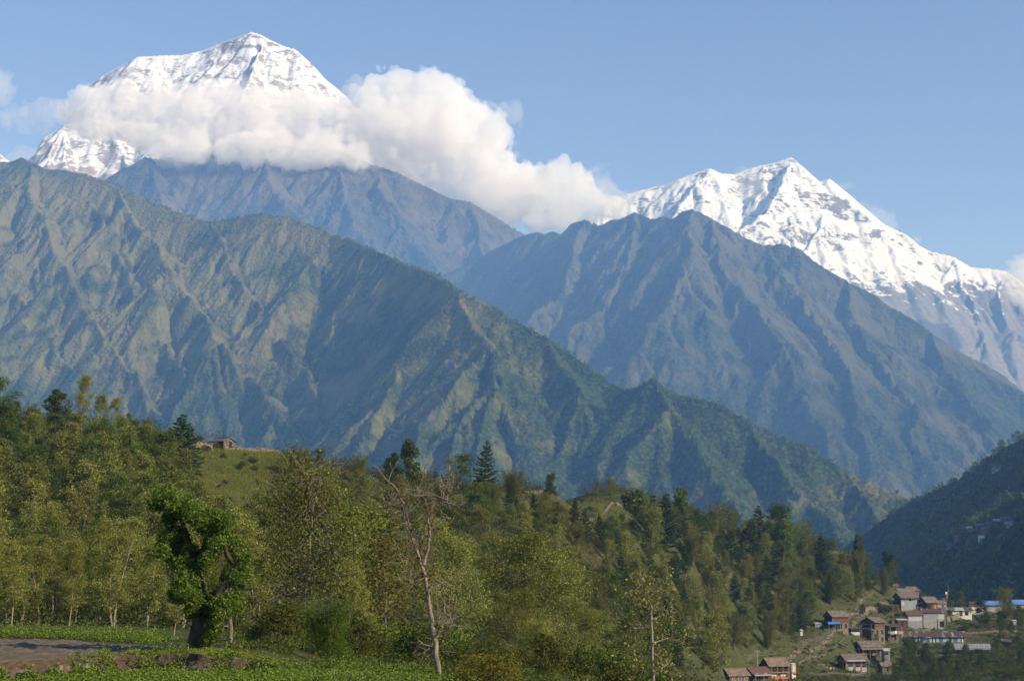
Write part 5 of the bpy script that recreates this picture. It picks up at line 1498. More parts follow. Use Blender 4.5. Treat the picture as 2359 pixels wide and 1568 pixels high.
# ------------------------------------------------------------------ the village
class MB:
    """collects boxes, prisms, bars and slabs into one mesh"""
    def __init__(self): self.v = []; self.f = []
    def add(self, V, F):
        n = len(self.v)
        self.v += [tuple(p) for p in V]
        self.f += [tuple(i + n for i in q) for q in F]
        return self
    def box(self, x0, x1, y0, y1, z0, z1):
        V = [(x, y, z) for x in (x0, x1) for y in (y0, y1) for z in (z0, z1)]
        return self.add(V, [(0, 1, 3, 2), (4, 6, 7, 5), (0, 4, 5, 1), (2, 3, 7, 6), (0, 2, 6, 4), (1, 5, 7, 3)])
    def slab(self, quad, t):
        """a sheet through four points, t thick downwards"""
        q = [np.array(p, dtype=float) for p in quad]
        n = unit(np.cross(q[1] - q[0], q[3] - q[0]))
        if n[2] < 0: n = -n
        V = q + [p - n * t for p in q]
        return self.add(V, [(0, 1, 2, 3), (7, 6, 5, 4), (0, 4, 5, 1), (1, 5, 6, 2), (2, 6, 7, 3), (3, 7, 4, 0)])
    def bar(self, a, b, r, n=6, r2=None):
        a = np.array(a, dtype=float); b = np.array(b, dtype=float)
        t = unit(b - a); ref = np.array([1.0, 0, 0]) if abs(t[2]) > 0.9 else np.array([0, 0, 1.0])
        A = unit(np.cross(t, ref)); B_ = np.cross(t, A)
        r2 = r if r2 is None else r2
        V = [p + (math.cos(k * 6.28318 / n) * A + math.sin(k * 6.28318 / n) * B_) * rr for p, rr in ((a, r), (b, r2)) for k in range(n)]
        F = [(k, (k + 1) % n, n + (k + 1) % n, n + k) for k in range(n)] + [tuple(range(n))[::-1], tuple(range(n, 2 * n))]
        return self.add(V, F)
    def gable(self, w, d, z0, h, rise):
        x, y = w / 2, d / 2
        V = [(s * x, a, b) for s in (-1, 1) for a, b in ((-y, z0), (y, z0), (y, h), (0, h + rise), (-y, h))]
        return self.add(V, [(4, 3, 2, 1, 0), (5, 6, 7, 8, 9), (0, 1, 6, 5), (1, 2, 7, 6), (2, 3, 8, 7), (3, 4, 9, 8), (4, 0, 5, 9)])
    def wheel(self, c, r, w, n=20):
        c = np.array(c, dtype=float)
        return self.bar(c - np.array([0, w / 2, 0]), c + np.array([0, w / 2, 0]), r, n)
    def build(self, name, mat, parent=None):
        me = bpy.data.meshes.new(name)
        me.from_pydata([tuple(map(float, p)) for p in self.v], [], self.f)
        me.update()
        return link(name, me, mat, parent)

def patch_mat(name, stops, cell, stripe=None, rough=0.8, metal=0.0, jitter=0.5):
    """a covering of separate tiles, planks or sheets, each its own tone"""
    m = NT(name)
    c = m.coord('Object')
    mp = m.n('Mapping'); mp.inputs['Scale'].default_value = (1 / cell[0], 1 / cell[1], 0.0); m.l(c, mp.inputs[0])
    v = m.n('TexVoronoi'); v.feature = 'F1'; v.distance = 'CHEBYCHEV'
    v.inputs['Scale'].default_value = 1.0; v.inputs['Randomness'].default_value = jitter * 0.5
    m.l(mp.outputs[0], v.inputs['Vector'])
    s = m.n('SeparateColor'); m.l(v.outputs['Color'], s.inputs[0])
    col = m.ramp(s.outputs[0], stops, 'CONSTANT')
    n = m.noise(c, 2.0, 4, 0.65)
    col = m.mix(m.ramp(n, [(0.3, 0.5), (0.7, 0)]), col, (0.05, 0.045, 0.04))
    m.color(col)
    edge = m.ramp(v.outputs['Distance'], [(0.42, 1), (0.5, 0)])
    m.rough(rough, 0.3)
    m.b.inputs['Metallic'].default_value = metal
    m.bump(edge, 0.05, 0.9)
    return m.m
def stone_mat(name, c0, c1, c2, scale=2.6):
    m = NT(name)
    c = m.coord('Object', (1, 1, 2.0))
    v = m.n('TexVoronoi'); v.inputs['Scale'].default_value = scale; m.l(c, v.inputs['Vector'])
    s = m.n('SeparateColor'); m.l(v.outputs['Color'], s.inputs[0])
    col = m.ramp(s.outputs[0], [(0.0, c0), (0.5, c1), (1.0, c2)])
    col = m.mix(m.ramp(v.outputs['Distance'], [(0.42, 0), (0.6, 0.8)]), col, tuple(x * 0.4 for x in c0))
    m.color(col); m.rough(0.95, 0.1)
    m.bump(m.math('MULTIPLY', v.outputs['Distance'], -1.0), 0.08, 1.0)
    return m.m
def flat_mat(name, c0, c1=None, scale=1.5, rough=0.85):
    m = NT(name)
    c1 = c1 or tuple(x * 0.72 for x in c0)
    f = m.noise(m.coord('Object'), scale, 5, 0.65)
    m.color(m.mix(m.ramp(f, [(0.3, 0), (0.7, 1)]), c0, c1)); m.rough(rough, 0.3)
    m.bump(f, 0.02, 0.5)
    return m.m
def wood_mat(name, c0, c1, sc=5.0):
    m = NT(name)
    f = m.noise(m.coord('Object', (sc, sc, 0.5)), 1.5, 4, 0.6)
    m.color(m.mix(m.ramp(f, [(0.3, 0), (0.7, 1)]), c0, c1)); m.rough(0.85, 0.2); m.bump(f, 0.03, 0.7)
    return m.m
M = {
    'stone': stone_mat("field_stone", (0.14, 0.122, 0.092), (0.22, 0.195, 0.15), (0.31, 0.275, 0.215)),
    'greystone': stone_mat("grey_stone", (0.10, 0.088, 0.072), (0.16, 0.145, 0.12), (0.25, 0.225, 0.185)),
    'plank': patch_mat("weathered_plank_roof", [(0, (0.15, 0.122, 0.098)), (0.3, (0.195, 0.162, 0.13)), (0.55, (0.125, 0.105, 0.09)), (0.75, (0.225, 0.185, 0.148)), (0.9, (0.10, 0.088, 0.075))], (0.85, 0.62)),
    'tile': patch_mat("brown_slate_roof", [(0, (0.19, 0.135, 0.095)), (0.35, (0.24, 0.175, 0.12)), (0.6, (0.14, 0.11, 0.085)), (0.8, (0.27, 0.21, 0.15))], (0.75, 0.55)),
    'rust': patch_mat("rusty_sheet_roof", [(0, (0.085, 0.045, 0.035)), (0.4, (0.065, 0.045, 0.04)), (0.62, (0.20, 0.20, 0.21)), (0.8, (0.12, 0.062, 0.045)), (0.92, (0.30, 0.31, 0.32))], (0.75, 2.2), None, 0.6),
    'redrust': patch_mat("red_rusted_roof", [(0, (0.15, 0.068, 0.045)), (0.5, (0.12, 0.058, 0.042)), (0.8, (0.27, 0.25, 0.24))], (0.8, 2.4), None, 0.65),
    'zinc': patch_mat("grey_sheet_roof", [(0, (0.40, 0.41, 0.42)), (0.5, (0.47, 0.48, 0.49)), (0.85, (0.34, 0.33, 0.33))], (0.8, 2.6), None, 0.5),
    'striped': patch_mat("striped_tin_roof", [(0, (0.38, 0.39, 0.40)), (0.5, (0.15, 0.075, 0.055))], (0.8, 6.0), None, 0.55, 0, 0.1),
    'bluesheet': patch_mat("blue_sheet_roof", [(0, (0.10, 0.24, 0.55)), (0.5, (0.14, 0.31, 0.64)), (0.85, (0.20, 0.38, 0.68))], (0.9, 3.0), None, 0.5),
    'tarp': flat_mat("grey_plastic_sheeting", (0.26, 0.275, 0.29), (0.17, 0.185, 0.20), 1.2, 0.5),
    'paletarp': flat_mat("pale_plastic_sheeting", (0.42, 0.44, 0.46), (0.28, 0.30, 0.33), 1.4, 0.45),
    'bluetarp': flat_mat("blue_tarpaulin", (0.04, 0.17, 0.55), (0.06, 0.24, 0.68), 1.5, 0.5),
    'white': flat_mat("white_plaster", (0.66, 0.64, 0.58), (0.50, 0.48, 0.43)),
    'ochre': flat_mat("orange_clay_wash", (0.42, 0.16, 0.075), (0.34, 0.13, 0.065)),
    'concrete': flat_mat("concrete", (0.33, 0.315, 0.285), (0.24, 0.23, 0.21)),
    'wood': wood_mat("dark_boards", (0.055, 0.032, 0.02), (0.11, 0.065, 0.042)),
    'redwood': wood_mat("red_brown_boards", (0.085, 0.045, 0.03), (0.14, 0.075, 0.048)),
    'palewood': wood_mat("pale_timber", (0.28, 0.215, 0.14), (0.40, 0.33, 0.23)),
    'bluepaint': flat_mat("blue_paint", (0.06, 0.22, 0.50), (0.08, 0.28, 0.58), 2.0, 0.6),
    'palebluepaint': flat_mat("pale_blue_paint", (0.16, 0.36, 0.50), (0.22, 0.44, 0.58), 2.0, 0.6),
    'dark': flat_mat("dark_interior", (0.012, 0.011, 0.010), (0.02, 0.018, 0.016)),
    'metalpole': flat_mat("grey_pole_metal", (0.42, 0.43, 0.44), (0.34, 0.35, 0.36), 3.0, 0.5),
    'red': flat_mat("red_cloth", (0.55, 0.05, 0.04)), 'whitecloth': flat_mat("white_cloth", (0.78, 0.77, 0.76)), 'yellowcloth': flat_mat("yellow_cloth", (0.75, 0.55, 0.05)),
    'purplecloth': flat_mat("purple_cloth", (0.32, 0.20, 0.50)), 'bluecloth': flat_mat("blue_grey_cloth", (0.16, 0.20, 0.30)), 'orangecloth': flat_mat("orange_cloth", (0.60, 0.17, 0.04)),
    'skin': flat_mat("skin", (0.28, 0.16, 0.10)), 'hair': flat_mat("black_hair", (0.012, 0.01, 0.009)),
    'black': flat_mat("black_rubber", (0.015, 0.015, 0.015)), 'green': flat_mat("green_paint", (0.03, 0.16, 0.045), (0.035, 0.18, 0.05), 2, 0.4), 'yellow': flat_mat("yellow_paint", (0.75, 0.45, 0.02), (0.70, 0.40, 0.02), 2, 0.45),
    'canopy': flat_mat("orange_canopy", (0.80, 0.36, 0.02), (0.72, 0.30, 0.02), 2, 0.45), 'tank': flat_mat("black_tank_plastic", (0.018, 0.018, 0.02), None, 2, 0.4),
    'stonepath': stone_mat("path_stones", (0.12, 0.10, 0.07), (0.18, 0.155, 0.11), (0.26, 0.225, 0.165), 1.4),
}

def face_frame(face, w, d):
    """origin, right and out directions of a house wall, seen from outside"""
    if face == 'front': return np.array([0, -d / 2, 0]), np.array([1.0, 0, 0]), np.array([0, -1.0, 0])
    if face == 'right': return np.array([w / 2, 0, 0]), np.array([0, 1.0, 0]), np.array([1.0, 0, 0])
    if face == 'left': return np.array([-w / 2, 0, 0]), np.array([0, -1.0, 0]), np.array([-1.0, 0, 0])
    return np.array([0, d / 2, 0]), np.array([-1.0, 0, 0]), np.array([0, 1.0, 0])
def panel(o, r, n, x, z, w, h, t0, t1):
    m = MB()
    V = [o + r * (x + sx * w / 2) + n * t + np.array([0, 0, z + sz * h]) for t in (t0, t1) for sx in (-1, 1) for sz in (0, 1)]
    return m.add(V, [(0, 2, 3, 1), (4, 5, 7, 6), (0, 1, 5, 4), (2, 6, 7, 3), (0, 4, 6, 2), (1, 3, 7, 5)])
def opening(root, face, w, d, x, z, ow, oh, kindname, mat, inner='dark'):
    o, r, n = face_frame(face, w, d)
    if kindname == 'window':
        f = MB()
        b = 0.12
        for (cx_, cz, ww, hh) in ((x, z - b, ow + 2 * b, b), (x, z + oh, ow + 2 * b, b), (x - ow / 2 - b / 2, z, b, oh), (x + ow / 2 + b / 2, z, b, oh), (x, z, 0.07, oh)):
            q = panel(o, r, n, cx_, cz, ww, hh, 0.0, 0.09); f.add(q.v, q.f)
        fr = f.build('window', M[mat], root)
        panel(o, r, n, x, z, ow, oh, 0.005, 0.03).build('pane', M[inner], fr)
    elif kindname == 'door':
        dr = panel(o, r, n, x, z, ow, oh, 0.005, 0.06).build('door', M[mat], root)
        f = MB()
        for (cx_, cz, ww, hh) in ((x, z + oh, ow + 0.24, 0.12), (x - ow / 2 - 0.06, z, 0.12, oh), (x + ow / 2 + 0.06, z, 0.12, oh)):
            q = panel(o, r, n, cx_, cz, ww, hh, 0.005, 0.10); f.add(q.v, q.f)
        f.build('door_frame', M['wood'], dr)
    else:
        panel(o, r, n, x, z, ow, oh, 0.01, 0.07 if kindname != 'opening' else 0.03).build(kindname, M[mat], root)

def gable_roof(w, d, h, rise, over, t=0.14, lift=0.05):
    m = MB()
    k = rise / (d / 2)
    ey = d / 2 + over; ez = h - over * k + lift
    x = w / 2 + over * 0.8
    m.slab([(-x, -ey, ez), (x, -ey, ez), (x, -0.0, h + rise + lift), (-x, -0.0, h + rise + lift)], t)
    m.slab([(-x, 0.0, h + rise + lift), (x, 0.0, h + rise + lift), (x, ey, ez), (-x, ey, ez)], t)
    m.bar((-x, 0, h + rise + lift), (x, 0, h + rise + lift), 0.10, 6)
    return m

def house(label, u, d, vbase, rot, w, dp, h, rise, wall, roof, ops=(), over=0.7, name='house', cat='house', grid=None, group=None, sink=2.5, zoff=0.0, sc=0.85):
    a, b = slope_of(u, vbase)
    x = a * d
    z = b * d if vbase is not None else gz(x, d)
    root = empty(name, (x, d, z + zoff), math.radians(rot))
    root.scale = (sc, sc, 1.0)
    tag(root, label, cat, group)
    MB().gable(w, dp, -sink, h, rise).build('wall', M[wall], root)
    gable_roof(w, dp, h, rise, over).build('roof', M[roof], root)
    for o in ops: opening(root, o[0], w, dp, *o[1:])
    return root
def skirt_roof(root, face, w, d, z0, z1, out, mat, x0=None, x1=None, posts=0, name='lower_roof'):
    o, r, n = face_frame(face, w, d)
    L_ = w if face in ('front', 'back') else d
    x0 = -L_ / 2 - 0.5 if x0 is None else x0; x1 = L_ / 2 + 0.5 if x1 is None else x1
    P_ = lambda x, t, z: o + r * x + n * t + np.array([0, 0, z])
    m = MB().slab([P_(x0, out, z0), P_(x1, out, z0), P_(x1, 0.02, z1), P_(x0, 0.02, z1)], 0.09)
    m.build(name, M[mat], root)
    for k in range(posts):
        xx = x0 + 0.3 + (x1 - x0 - 0.6) * k / max(1, posts - 1)
        MB().bar(P_(xx, out - 0.25, -1.2), P_(xx, out - 0.25, z0 - 0.02), 0.08).build('post', M['palewood'], root)

# the lower group
t = house("long low house with a brown slate roof and three white-framed windows at the bottom edge", 1694, 497, 1580, 24, 8.0, 5.5, 3.6, 1.7, 'greystone', 'tile',
          [('front', -2.4, 1.5, 0.8, 1.3, 'window', 'white'), ('front', 0.2, 1.5, 0.8, 1.3, 'window', 'white'), ('front', 2.6, 1.5, 0.8, 1.3, 'window', 'white')])
skirt_roof(t, 'left', 8.0, 5.5, 2.6, 3.2, 2.0, 'striped', -1.5, 2.0, 2)
t = house("low rusty-roofed house with a boarded front joined to the three-windowed house", 1745, 503, 1576, 24, 7.4, 6.0, 3.7, 1.5, 'wood', 'redrust',
          [('front', -1.6, 1.3, 2.2, 1.3, 'window', 'redwood', 'dark'), ('front', 1.8, 0.4, 2.8, 1.9, 'board_panel', 'redwood')])
skirt_roof(t, 'front', 7.4, 6.0, 2.9, 3.4, 1.6, 'striped', -3.7, 3.6, 3)
t = house("slate-roofed house with a timber balcony and an orange and white lower wall", 1785, 518, 1560, 24, 8.0, 5.5, 4.2, 2.0, 'greystone', 'tile',
          [('front', 0.0, -0.35, 8.0, 0.95, 'lower_wall', 'ochre'), ('front', -2.2, 0.62, 2.2, 0.8, 'white_panel', 'white'), ('front', 1.6, 0.6, 2.4, 0.7, 'white_panel', 'white'), ('front', 1.2, -0.3, 0.9, 1.9, 'door', 'redwood'), ('front', 0.2, 2.1, 7.4, 1.9, 'opening', 'dark'), ('left', 0.3, 2.2, 0.9, 1.1, 'window', 'wood')], 0.9)
m = MB().box(-4.0, 4.0, -4.0, -2.80, 1.72, 1.86); m.build('balcony', M['palewood'], t)
m = MB()
for k in range(9): m.bar((-3.9 + k * 0.97, -3.92, 1.86), (-3.9 + k * 0.97, -3.92, 2.7), 0.05)
m.bar((-3.95, -3.92, 2.7), (3.95, -3.92, 2.7), 0.06); m.build('railing', M['redwood'], t)
for k in range(4): MB().bar((-3.7 + k * 2.45, -3.8, -0.8), (-3.7 + k * 2.45, -3.8, 4.0), 0.09).build('post', M['palewood'], t)
t = house("tiny white and orange outhouse beside the balconied house", 1826, 521, 1546, 24, 1.7, 1.6, 2.3, 0.25, 'white', 'zinc', [('front', 0, 0, 0.8, 1.8, 'door', 'white'), ('front', 0, -0.6, 1.7, 0.55, 'lower_wall', 'ochre')], 0.2, 'outhouse', 'outhouse')
t = house("stone house with a two-tier roof, a boarded upper front and plastic-covered windows", 1964, 562, 1546, 18, 9.6, 6.0, 4.4, 1.5, 'stone', 'plank',
          [('front', 0.6, 2.35, 8.2, 1.25, 'board_panel', 'redwood'), ('front', -2.5, 0.3, 1.9, 1.5, 'plastic_sheet', 'paletarp'), ('front', 0.8, 0.2, 1.9, 1.4, 'plastic_sheet', 'paletarp'), ('front', 3.6, 0.0, 1.9, 1.5, 'plastic_sheet', 'paletarp'), ('front', -2.5, 1.75, 1.9, 0.5, 'opening', 'dark'), ('front', 0.8, 1.65, 1.9, 0.6, 'opening', 'dark'), ('front', 3.6, 1.55, 1.9, 0.6, 'opening', 'dark')], 0.6)
skirt_roof(t, 'front', 9.6, 6.0, 3.65, 4.3, 1.5, 'striped', None, None, 4)
skirt_roof(t, 'left', 9.6, 6.0, 3.5, 4.3, 1.4, 'plank', None, None, 2)
t = house("stone house with a two-tier grey-brown plank roof beside the tractor", 2000, 588, 1511, 18, 9.4, 6.0, 3.6, 1.8, 'stone', 'plank',
          [('front', -1.0, 0.0, 2.6, 2.2, 'opening', 'dark'), ('front', 3.0, 0.3, 1.4, 2.3, 'board_panel', 'wood')], 0.6)
skirt_roof(t, 'front', 9.4, 6.0, 2.5, 3.35, 1.8, 'plank', None, None, 4)
skirt_roof(t, 'left', 9.4, 6.0, 2.5, 3.35, 1.5, 'plank', None, None, 2)
t = house("small grey sheet-roofed coop at the right corner of the plank-roofed house", 2040, 583, 1508, 18, 2.6, 2.2, 1.7, 0.5, 'tarp', 'zinc', [('front', 0, 0.1, 1.6, 1.1, 'opening', 'dark')], 0.3, 'shed', 'shed')
# the tall house
t = house("tall three-storey stone house with red window frames and a wide plank roof", 2013, 610, 1477, 30, 5.6, 8.0, 7.4, 1.5, 'stone', 'plank',
          [('front', -1.4, 0.2, 0.9, 1.5, 'window', 'redwood'), ('front', 1.3, 0.2, 0.9, 1.5, 'window', 'redwood'), ('front', -1.4, 2.8, 0.9, 1.6, 'window', 'redwood'), ('front', 1.3, 2.8, 0.9, 1.6, 'window', 'redwood'), ('front', 0.0, 5.3, 5.0, 1.6, 'board_panel', 'redwood'), ('front', 0.0, 4.75, 5.6, 0.3, 'beam', 'redwood'),
           ('left', 0.5, 4.9, 7.0, 1.9, 'opening', 'dark'), ('left', -1.5, 0.0, 2.0, 2.2, 'opening', 'dark')], 1.0)
m = MB().box(-4.6, -2.85, -4.0, 3.6, 4.3, 4.5).box(-4.66, -4.56, -4.0, 3.6, 4.5, 5.3); m.build('balcony', M['concrete'], t)
skirt_roof(t, 'left', 5.6, 8.0, 6.2, 7.0, 2.6, 'rust', None, None, 0)
for k in range(3): MB().bar((-4.5, -3.6 + k * 3.5, -1.5), (-4.5, -3.6 + k * 3.5, 6.2), 0.10).build('post', M['palewood'], t)
m = MB()
for k in range(6): m.bar((-5.2 + k * 0.22, -4.4 - k * 0.1, -1.0), (-4.3 + k * 0.2, -4.25, 3.2 + (k % 3) * 0.5), 0.06)
tag(m.build('timber_stack', M['palewood']), "bundle of pale poles leaning on the shaded side of the tall stone house", "timber")
bpy.data.objects['timber_stack'].location = t.location; bpy.data.objects['timber_stack'].rotation_euler = t.rotation_euler; bpy.data.objects['timber_stack'].scale = t.scale
t = house("small two-storey house with a white balcony band left of the tall stone house", 1964, 603, 1476, 26, 4.6, 4.6, 4.6, 0.5, 'stone', 'rust',
          [('front', 1.2, 0.1, 0.9, 1.8, 'door', 'redwood'), ('front', -0.2, 2.2, 4.7, 1.1, 'white_panel', 'paletarp'), ('front', 0, 3.4, 4.3, 0.95, 'opening', 'dark'), ('left', 0, 3.3, 4.2, 1.0, 'opening', 'dark'), ('left', 0, 2.2, 4.5, 1.0, 'board_panel', 'tarp')], 0.7)
# concrete balcony house
t = house("concrete-framed house on thin pillars with washing hung on its balcony right of the tall house", 2052, 622, 1475, 20, 5.4, 4.6, 5.6, 0.7, 'stone', 'rust',
          [('front', 0.3, 3.2, 4.4, 2.0, 'opening', 'dark'), ('front', -1.5, 0.0, 1.2, 2.2, 'door', 'redwood'), ('front', 1.2, 0.2, 1.8, 2.0, 'opening', 'dark')], 0.7)
m = MB().box(-2.9, 3.4, -4.4, -2.36, 2.55, 2.8).box(-2.9, 3.4, -4.42, -4.3, 2.8, 3.6).box(3.28, 3.4, -4.3, -2.36, 2.8, 3.6); m.build('balcony', M['concrete'], t)
for x_ in (-2.7, 0.4, 3.2): MB().bar((x_, -4.2, -3.0), (x_, -4.2, 5.3), 0.13, 8).build('pillar', M['concrete'], t)
skirt_roof(t, 'front', 5.4, 4.6, 5.25, 5.6, 2.4, 'rust', None, None, 0)
tk = MB().bar((0, 0, 0), (0, 0, 1.15), 0.55, 16).bar((0, 0, 1.15), (0, 0, 1.45), 0.5, 16, 0.22).bar((0, 0, 1.45), (0, 0, 1.55), 0.2, 12).build('water_tank', M['tank'])
tag(tk, "black water tank on the roof of the concrete-framed house", "water tank")
tk.location = (t.location.x + 0.3, 622.4, t.location.z + 6.25)
for k, (dx, mt, ww, lab) in enumerate([(-0.6, 'whitecloth', 0.9, "white cloth hung on the concrete balcony, the one nearest its dark doorway"), (0.7, 'bluecloth', 0.8, "blue-grey cloth hung on the concrete balcony"), (1.9, 'orangecloth', 0.7, "orange cloth hung at the right end of the concrete balcony")]):
    o = MB().slab([(dx, -4.46, 3.75), (dx + ww, -4.46, 3.75), (dx + ww * 0.95, -4.54, 2.75), (dx + ww * 0.05, -4.54, 2.8)], 0.03).build('hanging_cloth', M[mt]); o.location = t.location; o.rotation_euler = t.rotation_euler; o.scale = t.scale
    tag(o, lab, "cloth")
# house with the blue lean-to
t = house("dark timber house with a stone lower storey and a brown plank roof by the path", 1927, 592, 1447, 24, 8.0, 5.8, 4.6, 1.7, 'stone', 'plank',
          [('front', 0.3, 2.2, 7.4, 2.2, 'board_panel', 'redwood'), ('left', 0, 1.2, 5.6, 3.2, 'board_panel', 'wood'), ('front', 2.8, 0.3, 0.9, 1.4, 'window', 'wood'), ('front', -1.0, 0.0, 3.6, 2.1, 'opening', 'dark')], 0.8)
a_ = t
m = MB().slab([(-7.2, -4.6, 1.7), (-1.2, -5.2, 1.9), (-0.6, -2.95, 2.5), (-6.0, -2.2, 2.5)], 0.05); m.build('tarpaulin_roof', M['bluetarp'], t)
for p in ((-6.9, -4.5), (-4.0, -4.8), (-1.4, -5.0)): MB().bar((p[0], p[1], -1.5), (p[0], p[1], 1.75), 0.07).build('post', M['palewood'], t)
t = house("little stone hut with a flat roof left of the blue tarpaulin", 1881, 590, 1449, 22, 3.2, 2.6, 2.2, 0.15, 'stone', 'zinc', [('front', 0.2, 0, 0.9, 1.8, 'door', 'bluepaint')], 0.25, 'hut', 'hut')
t = house("flat-roofed stone shed with two bright blue doors beside a pole", 1999, 682, 1396, 6, 4.6, 2.6, 2.4, 0.12, 'stone', 'zinc', [('front', -0.65, 0.05, 1.15, 2.1, 'door', 'bluepaint'), ('front', 0.75, 0.05, 1.15, 2.1, 'door', 'bluepaint'), ('front', 1.8, 1.5, 0.5, 0.4, 'opening', 'dark')], 0.2, 'shed', 'shed')
# the upper group
t = house("dark house wrapped in grey plastic sheeting under a brown plank roof", 2087, 688, 1404, 14, 8.6, 7.0, 5.6, 1.6, 'tarp', 'plank',
          [('front', 0.5, 0.2, 6.0, 2.9, 'plastic_sheet', 'tarp'), ('front', -3.4, 1.9, 1.6, 1.5, 'plastic_sheet', 'paletarp'), ('front', 0.6, 3.9, 0.9, 1.1, 'window', 'wood'), ('front', 3.6, 0.2, 1.3, 2.2, 'opening', 'dark'), ('left', 0, 0.4, 6.6, 4.4, 'board_panel', 'wood')], 0.9)
skirt_roof(t, 'front', 8.6, 7.0, 4.9, 5.5, 1.3, 'redrust', None, None, 0)
t = house("lean-to of rusty tin and planks at the left foot of the plastic-wrapped house", 2062, 680, 1406, 10, 3.4, 2.4, 2.0, 0.4, 'redwood', 'rust', [('front', 0, 0.2, 1.6, 1.2, 'opening', 'dark')], 0.3, 'shed', 'shed')
t = house("stone house with a brown plank roof behind and above the plastic-wrapped house", 2082, 716, 1381, 26, 9.0, 6.0, 3.2, 1.7, 'greystone', 'plank', [('right', 0, 0.8, 1.4, 1.6, 'board_panel', 'ochre')], 0.8)
t = house("house end with a red rusty roof peeping out at the very top of the village", 2098, 728, 1376, 26, 7.0, 5.0, 3.4, 1.4, 'greystone', 'redrust', [], 0.7)
t = house("brown gable-roofed house with timber walls left of the flagpole", 2139, 702, 1403, 24, 7.0, 5.5, 3.4, 1.9, 'redwood', 'plank', [('front', -1.2, 0.0, 2.2, 2.2, 'opening', 'dark'), ('front', 2.0, 0.4, 1.2, 1.6, 'board_panel', 'ochre')], 0.9)
skirt_roof(t, 'left', 7.0, 5.5, 2.4, 3.1, 1.8, 'bluesheet', -2.2, 1.2, 2)
t = house("long low white building with a grey sheet roof, its right end rusty", 2197, 708, 1418, 4, 15.0, 4.6, 2.6, 0.9, 'white', 'zinc',
          [('front', -5.0, 0.0, 1.0, 2.0, 'door', 'wood'), ('front', -2.2, 0.0, 1.6, 2.0, 'opening', 'dark'), ('front', 2.6, 0.0, 1.1, 2.1, 'door', 'redwood'), ('front', 5.2, 0.4, 1.3, 1.4, 'window', 'wood')], 0.7, sc=0.96)
MB().slab([(4.2, -3.05, 2.42), (8.12, -3.05, 2.42), (8.12, -0.03, 3.62), (4.2, -0.03, 3.62)], 0.03).build('roof_patch', M['redrust'], t)
t = house("house with plastic-sheeted walls and a red rusted roof, left half of the sheeted pair", 2104, 652, 1443, 8, 7.0, 5.0, 4.9, 1.3, 'tarp', 'redrust', [('front', 0.2, 2.3, 6.6, 2.2, 'plastic_sheet', 'paletarp'), ('front', 0.3, -0.2, 5.6, 2.0, 'plastic_sheet', 'tarp')], 0.7)
t = house("taller house with grey sheeting and a rusty roof, right half of the sheeted pair", 2147, 656, 1444, 8, 10.4, 5.4, 6.0, 1.2, 'concrete', 'rust', [('front', -1.6, 3.0, 6.8, 2.7, 'plastic_sheet', 'tarp'), ('front', 3.6, 3.1, 2.8, 2.5, 'plastic_sheet', 'paletarp'), ('front', 3.0, 4.5, 0.7, 0.9, 'opening', 'dark'), ('front', -1.6, 0.1, 5.8, 2.4, 'plastic_sheet', 'tarp'), ('front', 3.8, 0.1, 2.2, 2.3, 'opening', 'dark')], 0.7)
for x_ in (1.9, 5.0): MB().bar((x_, -2.95, -2.0), (x_, -2.95, 3.0), 0.15, 8).build('pillar', M['concrete'], t)
t = house("long single-storey row with many pale blue doors under a patchy rusty roof", 2142, 632, 1478, 3, 26.0, 5.4, 2.5, 1.5, 'stone', 'rust',
          [('front', -11.5 + k * 2.75, 0.05, 1.25 if k % 3 else 1.7, 1.95, 'door', 'palebluepaint') for k in range(9)] + [('front', -10.2 + k * 5.5, 0.0, 0.5, 2.2, 'white_panel', 'white') for k in range(5)], 0.9, sc=1.0)
skirt_roof(t, 'front', 26.0, 5.4, 1.9, 2.1, 1.9, 'zinc', -3.0, -0.9, 2)
t = house("house with a bright blue sheet roof behind the dark trees on the right", 2278, 738, 1408, 4, 13.0, 6.0, 3.2, 1.5, 'concrete', 'bluesheet', [('front', -3, 0, 1.2, 2.0, 'door', 'wood')], 0.7)
t = house("blue-roofed house cut by the right edge of the photo", 2352, 742, 1410, 4, 9.0, 6.0, 4.0, 1.6, 'concrete', 'bluesheet', [('front', 0, 0, 1.2, 2.0, 'door', 'wood')], 0.7)
t = house("rusty-roofed house between the long white building and the blue roof", 2248, 722, 1412, 4, 6.0, 5.0, 3.6, 1.4, 'white', 'redrust', [('front', 0.5, 0.1, 1.2, 2.0, 'door', 'wood')], 0.6)
house("flat-roofed store of boards between the concrete-framed house and the sheeted pair", 2076, 636, 1440, 10, 4.6, 3.4, 2.2, 0.3, 'wood', 'zinc', [('front', 0, 0, 1.2, 1.8, 'opening', 'dark')], 0.4, 'shed', 'shed')
house("little stone hut left of the dark plastic-wrapped house", 2034, 678, 1402, 16, 3.6, 2.8, 2.0, 0.9, 'stone', 'plank', [('front', 0, 0, 0.8, 1.6, 'opening', 'dark')], 0.4, 'hut', 'hut')
house("small brown-roofed house behind the flagpole", 2166, 716, 1403, 14, 5.0, 4.0, 2.6, 1.2, 'concrete', 'plank', [('front', 0.4, 0, 0.9, 1.9, 'door', 'wood')], 0.5)
house("dark shed half hidden by trees on the lower right terraces", 2318, 628, 1492, 8, 4.0, 3.0, 2.4, 0.9, 'wood', 'rust', [('front', 0, 0, 1.2, 1.8, 'opening', 'dark')], 0.4, 'shed', 'shed')
house("plank-roofed cattle shed below the tall stone house by the path", 1948, 612, 1460, 20, 4.0, 3.0, 1.9, 0.9, 'greystone', 'plank', [('front', 0.2, 0, 1.6, 1.5, 'opening', 'dark')], 0.5, 'shed', 'shed')
